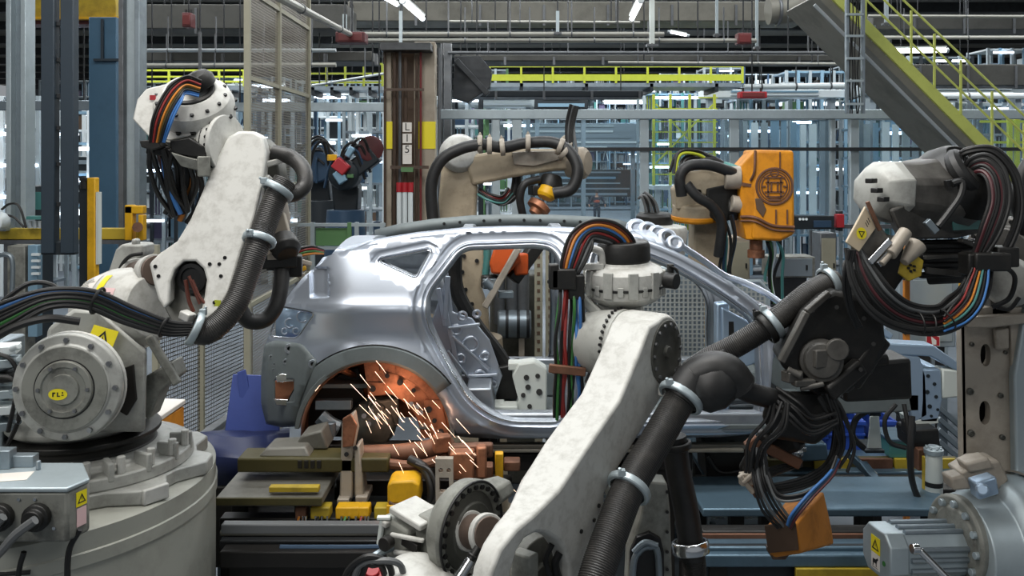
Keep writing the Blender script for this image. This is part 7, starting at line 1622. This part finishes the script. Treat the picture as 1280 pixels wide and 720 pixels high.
# right conveyor
t = T('conveyor', 'blue grey conveyor table with broad rails at the bottom right behind the orange bag', 'conveyor', P(1030, 700, 5.2)); t.location.z = 0; WLOC[t.name] = V(t.location)
YR = 5.9
for v, y, dep, th, mt, nm in ((590, 6.4, 1.5, .03, 'conv_blue', 'table_top'), (612, 6.05, .3, .05, 'conv_dark', 'gap_beam'), (636, 5.3, .55, .05, 'conv_blue', 'table_top'), (664, 5.1, .1, .1, 'conv_dark', 'side_beam'), (684, 4.95, .2, .04, 'conv_blue', 'rail'), (694, 4.9, .06, .07, 'conv_blue', 'rail'), (574, 6.5, .08, .1, 'olive', 'rear_beam')):
    pt(t, nm, mt, lambda m: slab(m, 878, 1200, v, y, y+dep, th), .01)
pt(t, 'brown_strip', 'rust_steel', lambda m: slab(m, 878, 1195, 668, 5.06, 5.08, .06), .003)
pt(t, 'apron', 'bgdark', lambda m: (m.box((P(1040, 0, 5).x, 4.98, Z0(722, 4.9)), (1.7, .03, .3))), .004)
pt(t, 'apron_panel', 'yellow_old', lambda m: (m.box((P(1048, 0, 4.9).x, 4.9, Z0(732, 4.9)), (.48, .03, .2))), .004)
pt(t, 'diagonal_brace', 'conv_blue', lambda m: (m.bar(P(1078, 580, 6.2), P(1104, 614, 5.9), .06, .05), m.bar(P(1062, 568, 6.3), P(1084, 590, 6.2), .04, .05)), .006)
legs(t, (895, 1010, 1150), 694, (5.0, 5.8)); legs(t, (920, 1180), 596, (6.45, 7.7))
for u, w, mt in ((1040, 44, 'yellow_old'), (1096, 40, 'rust_steel'), (1134, 30, 'yellow_old'), (1175, 40, 'yellow_old')):
    pt(t, 'edge_plate', mt, lambda m: slab(m, u-w/2, u+w/2, 574, 6.47, 6.5, .09), .003)
pt(t, 'clip', 'white_plastic', lambda m: (m.cyl(P(1124, 626, 5.6), P(1124, 634, 5.6), .01), m.box(P(1090, 594, 6.3), (.06, .05, .05))), .002)
t = T('shade_box', 'dark box added for the shade under the car front behind the black welding gun', 'lift', P(910, 602, 6.1))  # added dark box, fills the shade under the car front
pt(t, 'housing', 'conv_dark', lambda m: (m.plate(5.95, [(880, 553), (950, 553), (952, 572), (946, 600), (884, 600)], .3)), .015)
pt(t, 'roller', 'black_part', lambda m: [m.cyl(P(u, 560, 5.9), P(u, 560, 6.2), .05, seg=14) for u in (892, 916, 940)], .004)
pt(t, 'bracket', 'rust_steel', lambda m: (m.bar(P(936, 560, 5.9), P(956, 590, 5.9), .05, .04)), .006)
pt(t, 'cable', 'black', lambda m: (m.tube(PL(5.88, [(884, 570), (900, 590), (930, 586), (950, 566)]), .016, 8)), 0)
t = T('locating_post', 'white tapered locating post standing on the conveyor beside blue crates', 'post', P(1093, 566, 6.3))
pt(t, 'body', 'white_plastic', lambda m: (m.rings([[P(u, v, y) for u, y in ((1093-w, 6.2), (1093+w, 6.2), (1093+w, 6.2+2*px(w, 6.2)), (1093-w, 6.2+2*px(w, 6.2)))] for v, w in ((564, 9), (560, 9), (530, 6.5), (520, 6))]),), .008)
pt(t, 'head', 'bgdark', lambda m: (m.box(P(1092, 512, 6.25), (.08, .07, .08)),), .006)
pt(t, 'head_face', 'galv_light', lambda m: m.box(P(1092, 511, 6.205), (.06, .02, .05)), .004)
pt(t, 'base', 'bgdark', lambda m: (slab(m, 1082, 1106, 563, 6.15, 6.4, .02),), .003)
def crate(u, v, y, w, h, label):
    t = T('crate', label, 'crate', P(u, v+h/2, y+.15))
    z0, z1 = Z0(v+h/2, y), Z0(v-h/2, y); xa, xb = P(u-w/2, 0, y).x, P(u+w/2, 0, y).x; c = (xa+xb)/2
    pt(t, 'tub', 'blue_crate', lambda m: (m.box((c, y, (z0+z1)/2), (xb-xa, .02, z1-z0)), m.box((c, y+.4, (z0+z1)/2), (xb-xa, .02, z1-z0)), m.box((xa, y+.2, (z0+z1)/2), (.02, .4, z1-z0)), m.box((xb, y+.2, (z0+z1)/2), (.02, .4, z1-z0)), m.box((c, y+.2, z0+.01), (xb-xa, .4, .02))), .004)
    pt(t, 'rim', 'blue_crate', lambda m: (m.box((c, y-.01, z1-.02), (xb-xa+.03, .03, .03)), m.box((c, y-.01, z1-(z1-z0)*.45), (xb-xa+.02, .02, .02))), .003)
crate(1056, 545, 6.9, 46, 40, 'blue plastic crate left of the white locating post'); crate(1062, 517, 7.3, 30, 22, 'smaller blue crate standing behind the first, under the black motor block'); crate(1107, 540, 7.0, 22, 30, 'blue crate half hidden right of the white locating post'); crate(1008, 548, 6.9, 50, 24, 'dark blue crate seen under the black welding gun')
t = T('tray_box', 'pale blue grey metal box on the conveyor below the black welding gun', 'box', P(1010, 578, 6.3))
pt(t, 'housing', 'conv_blue', lambda m: (m.plate(6.3, [(988, 556), (1034, 555), (1036, 576), (990, 578)], .3)), .012)
pt(t, 'chrome_fitting', 'chrome', lambda m: (m.lathe(P(996, 566, 6.28), (0, -1, 0), [(0, .04), (.03, .04), (.04, .02)], 14), m.box(P(1002, 562, 6.27), (.06, .03, .03))), .003)
t = T('side_panel_box', 'pale teal box right of the white locating post', 'box', P(1126, 572, 6.5))
pt(t, 'housing', 'bgteal', lambda m: m.plate(6.5, [(1112, 550), (1138, 550), (1140, 573), (1112, 573)], .25), .01)
pt(t, 'lid', 'conv_blue', lambda m: slab(m, 1111, 1141, 549, 6.48, 6.78, .02), .004)
t = T('canister_post', 'white plastic canister post with dark band in front of the conveyor end', 'post', P(1167, 626, 5.6))
pt(t, 'body', 'white_plastic', lambda m: (m.lathe(P(1167, 628, 5.6), (0, 0, 1), [(0, .05), (.01, .055), (.3, .052), (.32, .05)], 22)), .004)
pt(t, 'dark_band', 'black_part', lambda m: m.lathe(P(1167, 607, 5.6), (0, 0, 1), [(0, .0555), (.03, .0555)], 22, False), 0)
pt(t, 'cap', 'galv_light', lambda m: (m.lathe(P(1167, 567, 5.6), (0, 0, 1), [(0, .058), (.03, .06), (.035, .04), (.05, .035)], 22), m.bolts(P(1167, 564, 5.6), (0, 0, 1), .045, 8, .008, .03)), .002)
pt(t, 'side_strip', 'yellow_old', lambda m: m.box(P(1157, 600, 5.62), (.03, .04, .3)), .003)
pt(t, 'stand', 'conv_dark', lambda m: m.box((P(1167, 0, 5.6).x, 5.6, Z0(628, 5.6)/2), (.12, .12, Z0(628, 5.6))), .006)
t = T('gripper', 'dark gripper unit with hanging cable below the car front end', 'gripper', P(1150, 560, 5.7))
pt(t, 'housing', 'black_part', lambda m: (m.plate(5.7, [(1136, 538), (1174, 536), (1176, 558), (1158, 566), (1138, 560)], .2), m.plate(5.65, [(1134, 528), (1146, 528), (1146, 545), (1134, 545)], .1)), .012)
pt(t, 'brown_part', 'rust_steel', lambda m: m.box(P(1150, 572, 5.7), (.07, .1, .14)), .008)
cab(t, [(1140, 520, 5.55), (1138, 560, 5.5), (1140, 600, 5.5), (1152, 632, 5.5), (1164, 648, 5.5)], 4, 'black'); cab(t, [(1130, 505, 5.6), (1136, 540, 5.55), (1136, 575, 5.52)], 3, 'black')
cab(t, [(1120, 505, 5.7), (1106, 525, 5.7), (1112, 552, 5.7), (1132, 560, 5.7)], 3, 'rubber'); cab(t, [(1086, 512, 6.0), (1070, 524, 6.0), (1066, 545, 6.0), (1080, 560, 6.0)], 4, 'rubber')
t = T('lattice_panel', 'grey slanted strut panel behind the conveyor end, left of the tan slotted arm', 'panel', P(1185, 560, 7.2)); t.location.z = 0; WLOC[t.name] = V(t.location)
for k in range(4):
    pt(t, 'strut', 'galv', lambda m: m.bar(P(1172, 508+k*14, 7.1), P(1204, 536+k*14, 7.1), .05, .04), .006)
pt(t, 'upright', 'galv', lambda m: (m.bar(P(1178, 480, 7.15), V((P(1178, 0, 7.15).x, 7.15, 0)), .06), m.bar(P(1206, 480, 7.15), V((P(1206, 0, 7.15).x, 7.15, 0)), .06)), .006)
for k in range(2): pt(t, 'cross_wire', 'steel_dark', lambda m: (m.bar(P(1116, 510+k*30, 7.2), P(1150, 545-k*30, 7.2), .025),), 0)
# machines behind the car
YM = 8.9
t = T('chain_tower', 'cream perforated twin column seen through the rear door opening', 'tower', (P(680, 0, YM).x, YM, 0))
for u in (673, 687):
    pt(t, 'column', 'concrete', lambda m: m.box((P(u, 0, YM).x, YM, 1.35), (px(10, YM), .1, 2.7)), .006)
    pt(t, 'perforation', 'bgbrown', lambda m: [m.box((P(u, 0, YM).x, YM-.05, .3+k*.085), (.03, .012, .035)) for k in range(27)], 0)
t = T('weld_controller', 'grey machine cabinet with silver tanks seen through the rear door opening', 'machine', (P(640, 0, YM).x, YM+.3, 0))
pt(t, 'cabinet', 'cast_dark', lambda m: m.box((P(642, 0, YM).x, YM+.55, 1.1), (.5, .45, 2.2)), .02)
for u in (624, 640, 654): pt(t, 'tank', 'steel_mid', lambda m: m.cyl(P(u, 405, YM+.1), P(u, 340, YM+.1), .06, seg=16), .01)
pt(t, 'silver_drum', 'galv', lambda m: m.cyl(P(622, 405, YM), P(664, 405, YM), .14, seg=24), .02)
pt(t, 'drum_strap', 'steel_dark', lambda m: [m.lathe(P(u, 405, YM), (1, 0, 0), [(0, .142), (.02, .146), (.03, .142)], 24, False) for u in (632, 646, 658)], 0)
pt(t, 'stand', 'robot_tan', lambda m: m.box(P(652, 440, YM), (.06, .06, .3)), .006)
def fpanel(us, v0, y, label, cells=1):
    t = T('mesh_screen', label, 'fence panel', (P((us[0]+us[1])/2, 0, y).x, y, 0))
    a, b = P(us[0], v0, y), P(us[1], v0, y)
    pt(t, 'frame', 'galv_light', lambda m: (m.tube([V((a.x, y, .1)), V((a.x, y, a.z-.08)), V((a.x+.08, y, a.z)), V((b.x-.08, y, a.z)), V((b.x, y, a.z-.08)), V((b.x, y, .1))], .022, 8, 1), m.bar((a.x, y, a.z*.62), (b.x, y, a.z*.62), .04), m.bar((a.x, y, .12), (b.x, y, .12), .04)), 0)
    pt(t, 'wire', 'wire_mesh_light', lambda m: m.prism([V((a.x, y, .12)), V((b.x, y, .12)), V((b.x, y, a.z)), V((a.x, y, a.z))], (0, .004, 0)), 0)
    pt(t, 'back_sheet', 'bggrey', lambda m: m.box(((a.x+b.x)/2, y+.12, a.z/2), (abs(b.x-a.x)*.98, .02, a.z)), 0)
    for s in (a.x, b.x): pt(t, 'foot', 'galv', lambda m: m.box((s, y, .06), (.1, .2, .12)), .004)
fpanel((716, 790), 334, 8.0, 'grey wire mesh panel behind the cable bundle, through the front door opening'); fpanel((792, 884), 336, 7.9, 'wire mesh panel directly under the windscreen pillar'); fpanel((886, 960), 352, 8.0, 'wire mesh panel behind the hinge pillar')
for k, (u, v, y, w, h, d, mt, ex, lab, n) in enumerate(((985, 332, 9.2, 56, 26, .3, 'cast_grey', 'bggrey', 'low grey control box below the orange gun cover', 'control_box'), (1010, 368, 9.9, 80, 40, .4, 'steel_mid', 'cast_grey', 'wide grey cabinet below the control box, right of the windscreen base', 'cabinet'), (920, 330, 9.9, 26, 70, .3, 'col_beige', 'concrete', 'cream perforated column left of the orange gun cover bottom', 'control_column'), (1030, 330, 10.5, 20, 80, .3, 'steel_mid', 'concrete', 'slim grey column left of the black forearm', 'control_column'),
        (1150, 385, 8.6, 70, 90, .3, 'bggrey', 'galv_light', 'ribbed grey cabinet behind the hanging cable loop', 'cabinet'))):
    t = T(n, lab, n.split('_')[-1], (P(u, 0, y).x, y, 0))
    pt(t, 'housing', mt, lambda m: m.box(P(u, v, y), (px(w, y), d, px(h, y))), .01)
    pt(t, 'door', ex, lambda m: m.box(P(u, v, y)-V((0, d/2, 0)), (px(w*.86, y), .02, px(h*.84, y))), .004)
    pt(t, 'stand', 'steel_dark', lambda m: m.box((P(u, 0, y).x, y, Z0(v+h/2, y)/2), (px(w*.7, y), d*.7, Z0(v+h/2, y))), .006)
    pt(t, 'handle', 'black', lambda m: m.bar(P(u+w*.3, v-3, y)-V((0, d/2+.02, 0)), P(u+w*.3, v+3, y)-V((0, d/2+.02, 0)), .015), 0)
for k, (u, lab) in enumerate(((1133, 'orange cable riser behind the hanging cable loop'), (1203, 'yellow cable riser left of the tan slotted arm'))):
    t = T('cable_riser', lab, 'cable riser', (P(u, 0, 8.2).x, 8.2, 0)); pt(t, 'tube', 'yellow' if k else 'c_orange', lambda m: m.box((P(u, 0, 8.2).x, 8.2, 1.3), (.05, .05, 2.6)), .006); pt(t, 'clip', 'steel_dark', lambda m: [m.box((P(u, 0, 8.2).x, 8.18, z), (.08, .05, .03)) for z in (.6, 1.2, 1.8, 2.3)], .002)
t = T('warning_sign', 'small red and white sign behind the hanging cable loop', 'sign', P(1166, 432, 8.3))
def sg(m):
    M = sticker(m, P(1166, 424, 8.3), (1, 0, 0), (0, 0, 1), .13, .13, 'paper', .004); m.mat('red')
    m.flat([M@V((x, y, .006)) for x, y in ((-.06, -.06), (.06, -.06), (.06, .02), (-.06, .06))]); m.mat('paper'); m.flat([M@V((x, y, .008)) for x, y in ((-.01, -.05), (.03, -.05), (.03, -.01), (-.02, .03))])
pt(t, 'plate', 'paper', sg, 0); pt(t, 'post', 'galv', lambda m: m.box((P(1166, 0, 8.33).x, 8.33, Z0(430, 8.3)/2), (.03, .03, Z0(430, 8.3))), .002)
t = T('red_button_box', 'small red box with dark strip below the glass enclosure, right of the orange gun cover', 'box', P(1049, 290, 13.2))
pt(t, 'box', 'red', lambda m: m.box(P(1049, 276, 13.2), (.12, .1, .2)), .008); pt(t, 'bracket', 'steel_dark', lambda m: m.box(P(1049, 276, 13.3), (.06, .14, .3)), .003)
t = T('display_strip', 'dark control strip with blue display below the glass enclosure', 'panel', P(1020, 292, 13.1))
pt(t, 'housing', 'bgdark', lambda m: m.box(P(1016, 278, 13.15), (.62, .08, .2)), .008); pt(t, 'display', 'bgnavy', lambda m: m.box(P(1028, 280, 13.1), (.26, .03, .1)), .003); pt(t, 'stand', 'steel_mid', lambda m: m.box((P(1016, 0, 13.15).x, 13.18, Z0(288, 13.15)/2), (.06, .06, Z0(288, 13.15))), 0); pt(t, 'button', 'bgwhite', lambda m: [m.cyl(P(u, 274, 13.1), P(u, 274, 13.07), .02, seg=8) for u in (1000, 1004, 1008)], 0)
# gun of the left robot, held at the car's tail
t = T('welding_gun', 'small welding gun with yellow tip and red green cables at the car tail', 'welding gun', P(372, 350, 5.35))
pt(t, 'gun_body', 'bgbrown', lambda m: (m.box(P(366, 322, 5.3), (.1, .12, .12), .4), m.bar(P(352, 322, 5.2), P(376, 338, 5.35), .05, .06)), .01)
pt(t, 'yellow_tip', 'yellow', lambda m: (m.bar(P(366, 342, 5.3), P(382, 334, 5.35), .025, .03)), .006)
pt(t, 'clamp_jaw', 'robot_tan', lambda m: (m.bar(P(368, 338, 5.28), P(378, 346, 5.3), .04), m.bar(P(372, 326, 5.3), P(388, 330, 5.4), .03)), .006)
for k, (mt, dv) in enumerate((('c_red', 0), ('c_green', 3), ('c_orange', 6), ('black', -3))): cab(t, [(366, 322+dv, 5.28), (376, 314+dv, 5.25), (390, 311+dv, 5.28), (404, 314+dv*.5, 5.4)], 1.6, mt)
# sparks
sp = MB(); rs = random.Random(3)
def spark(u, v, l, ang, y):
    a = P(u, v, y); b = P(u+l*math.cos(ang), v+l*math.sin(ang), y-.01*l/10); sp.cyl(a, b, .0013, .0006, seg=5)
for k in range(46):
    s = rs.random(); u = 447+s*105+rs.uniform(-14, 34); v = 450+s*92+rs.uniform(-10, 46); spark(u, v, rs.uniform(8, 30), rs.uniform(.75, .95), rs.uniform(5.2, 5.5))
for k in range(18): spark(rs.uniform(452, 545), rs.uniform(500, 580), rs.uniform(10, 22), rs.uniform(1.0, 1.2), rs.uniform(4.95, 5.4))
for k in range(12): spark(rs.uniform(535, 590), rs.uniform(545, 580), rs.uniform(10, 26), rs.uniform(.72, .95), rs.uniform(4.95, 5.2))
spark(394, 489, 10, -.9, 5.4); spark(626, 597, 26, .75, 4.7)
tag(sp.to('weld_sparks', 'spark'), 'spray of glowing weld sparks falling from the rear wheel arch', 'sparks', None, 'stuff')
# floor strips left
for k, (a, b, lab) in enumerate((((235, 565), (330, 500), 'dark floor rail running beside the blue sheet guard'),)):
    t = T('floor_rail', lab, 'rail', P(a[0], 700, 6.8)); A = P(a[0], 0, 6.4); B = P(330, 0, 9.5); A.z = B.z = 0
    pt(t, 'rail', 'steel_mid', lambda m: m.bar(V((P(240, 0, 6.6).x, 6.6, Z0(556, 6.6))), V((P(322, 0, 8.8).x, 8.8, Z0(497, 8.8))), .08, .06), .006)
    pt(t, 'pad', 'steel_dark', lambda m: m.bar(V((P(250, 0, 6.7).x, 6.75, Z0(560, 6.7))), V((P(328, 0, 8.7).x, 8.85, Z0(500, 8.8))), .05, .04), .006)
    pt(t, 'leg', 'steel_dark', lambda m: (m.box((P(240, 0, 6.6).x, 6.65, Z0(558, 6.6)/2), (.06, .06, Z0(558, 6.6))), m.box((P(320, 0, 8.7).x, 8.75, Z0(500, 8.7)/2), (.06, .06, Z0(500, 8.7)))), .004)
# ================================================================== light and camera
def area(name, loc, size, sy, power, col=(1, 1, 1), target=None):
    l = bpy.data.lights.new(name, 'AREA'); l.shape = 'RECTANGLE'; l.size = size; l.size_y = sy; l.energy = power; l.color = col
    o = bpy.data.objects.new(name, l); COL.objects.link(o); o.location = loc
    d = V(target)-V(loc) if target else V((0, 0, -1)); o.rotation_euler = d.to_track_quat('-Z', 'Y').to_euler(); return o
w = bpy.data.worlds.new('hall_air'); SC.world = w; w.use_nodes = True
bg = w.node_tree.nodes['Background']; bg.inputs[0].default_value = (.86, .9, .94, 1); bg.inputs[1].default_value = .31
area('hall_lamp_near', (-1.5, 3.2, 8.6), 6, 1.2, 420, (1, .97, .92))
area('hall_lamp_car', (0, 5.6, 8.4), 7, .8, 300, (.95, .98, 1))
area('arm_highlight_fill', (-4.5, -2.5, 8.0), 5, 2, 330, (1, .98, .95), (0, 4.5, 2))  # unseen light added up left of the camera for the arm highlights
area('fill_right', (5.5, -1.5, 7.6), 4, 1.6, 60, (.95, .98, 1), (.5, 4.2, 2.2))  # fill light added to raise the faces turned right
for i, y in enumerate((12, 18, 26, 36, 48, 62)):
    area('hall_lamp_row', (0, y, 9.3), 34, .6, 1100+y*40, (.95, .98, 1))
def point(loc, e, col, r=.04):
    l = bpy.data.lights.new('weld_arc', 'POINT'); l.energy = e; l.color = col; l.shadow_soft_size = r; o = bpy.data.objects.new('weld_arc', l); COL.objects.link(o); o.location = loc
point(P(492, 500, 5.42), 1.7, (1, .55, .34)); point(P(548, 545, 5.3), 1.0, (1, .55, .34))
cam = bpy.data.cameras.new('camera'); cam.sensor_width = 36; cam.lens = F/1280*36; cam.shift_y = -(360-V0)/1280; cam.clip_start = .05; cam.clip_end = 300
co = bpy.data.objects.new('camera', cam); COL.objects.link(co); co.location = (0, 0, ZC); co.rotation_euler = (math.pi/2, 0, 0); SC.camera = co
SC.view_settings.view_transform = 'Standard'; SC.view_settings.look = 'None'; SC.view_settings.exposure = 0.; SC.view_settings.gamma = 1; SC.view_settings.use_curve_mapping = False
SC.cycles.use_denoising = True; SC.cycles.max_bounces = 8; SC.cycles.transparent_max_bounces = 24

# small pieces belong to the part they sit on
SUB = {'elbow_cover': ('cover_bolt',), 'elbow_flange': ('flange_bolt', 'elbow_fitting'), 'axis_housing': ('housing_rib', 'housing_band', 'cable_cap', 'bore_ring', 'bore_bottom', 'housing_bolt', 'pink_sticker', 'housing_end_cover', 'cable_hood', 'hood_bore', 'teal_patch', 'side_loop', 'side_sensor'), 'gear_housing': ('gear_ring', 'ring_bolt', 'gear_face'),
 'lower_arm': ('arm_bolt', 'green_sticker', 'arm_bore', 'bore_cable'), 'motor': ('motor_cover', 'motor_recess', 'plug', 'motor_fin', 'warning_sticker', 'pictogram_sticker', 'green_dot'), 'axis_motor': ('motor_rim', 'motor_face', 'face_groove', 'face_bolt', 'motor_badge', 'motor_label', 'label_strip', 'motor_trim', 'motor_plug'),
 'shoulder_housing': ('rating_label', 'yellow_sticker', 'white_sticker', 'shoulder_cap', 'cap_seal'), 'shaft': ('shaft_collar',), 'neck': ('neck_bolt', 'neck_ring'), 'rear_plate': ('rear_plate_arch', 'arch_ring', 'plate_bolt'), 'chrome_rod': ('rod_end',), 'shoulder_drum': ('shoulder_band', 'band_groove', 'motor_flange', 'flange_bolt'),
 'elbow_boss': ('elbow_bolt',), 'forearm': ('forearm_edge', 'forearm_hub', 'hub_fitting', 'forearm_bolt'), 'transformer_cover': ('cover_flap',), 'cover_shell': ('emblem', 'cover_ridge', 'dark_smudge'), 'tan_plate': ('plate_bolt',), 'strap_lever': ('lever_foot',), 'ribbed_body': ('rib_highlight',),
 'base': ('base_bolt', 'base_rail', 'slew_ring'), 'housing': ('lid', 'connector', 'screw', 'warning_sticker', 'info_sticker', 'front_cover', 'door', 'fitting', 'display', 'button', 'chrome_fitting'), 'lid': ('paper_note', 'lid_fitting'), 'tub': ('rim',), 'block': ('fitting',), 'body': ('dark_band', 'cap', 'side_strip', 'hair') if False else ('dark_band', 'side_strip'), 'door': ('handle',),
 'upper_arm': ('arm_rivet', 'arm_cover', 'arm_end'), 'column': ('yellow_band', 'perforation', 'seam'), 'cabinet': ('tank',), 'wheelhouse': ('wheelhouse_rib',), 'arch_reinforcement': ('reinforcement_hole',), 'pillar_casting': ('casting_hole',), 'far_rail_inner': ('rail_hole',), 'lamp_pocket': ('lamp_mount',), 'rear_end_panel': ('slot_bracket', 'slot_clip', 'rear_fitting'),
 'inner_quarter_panel': ('quarter_stiffener',), 'seat_bracket': ('bracket_hole',), 'hinge_pillar_inner': ('pillar_slot',), 'rail_end': ('rail_hole',), 'far_rail_end': ('far_rail_hole',), 'beam_body': ('beam_slot', 'beam_casting'), 'table_top': ('front_edge', 'yellow_strip'), 'silver_drum': ('drum_strap',), 'wrist': ('wrist_fitting',), 'tool_flange': ('yellow_collar',)}
base_of = lambda n: n.split('.')[0]
for root in [o for o in list(SC.objects) if o.parent is None and o.type == 'EMPTY']:
    kids = {}
    for c in root.children: kids.setdefault(base_of(c.name), c)
    for par, subs in SUB.items():
        p = kids.get(par)
        if p is None or p.parent is not root: continue
        for c in list(root.children):
            if base_of(c.name) in subs and c is not p and not c.children: c.parent = p

GROUPS = {'tube_lamp': 'tube lamps under the hall ceiling', 'pipe': 'pipes under the hall ceiling', 'air_duct': 'air ducts under the hall ceiling', 'hanger_bar': 'hanger struts under the ceiling', 'machine_rack': 'machine frames in the far hall', 'valve_block': 'valve blocks in the row under the table',
 'crate': 'blue crates on the right conveyor', 'mesh_screen': 'wire mesh panels behind the car', 'catwalk': 'lime catwalks', 'conveyor_housing': 'overhead conveyor housings', 'machine_housing': 'far machine housings', 'crossbeam': 'pale crossbeams at the left', 'signal_box': 'small hanging boxes', 'cable_riser': 'cable risers behind the right robot', 'profile_screen': 'rows of strip profiles in the enclosure'}
for o in SC.objects:
    if o.parent is None and o.get('category') and base_of(o.name) in GROUPS and not o.get('group'): o['group'] = GROUPS[base_of(o.name)]
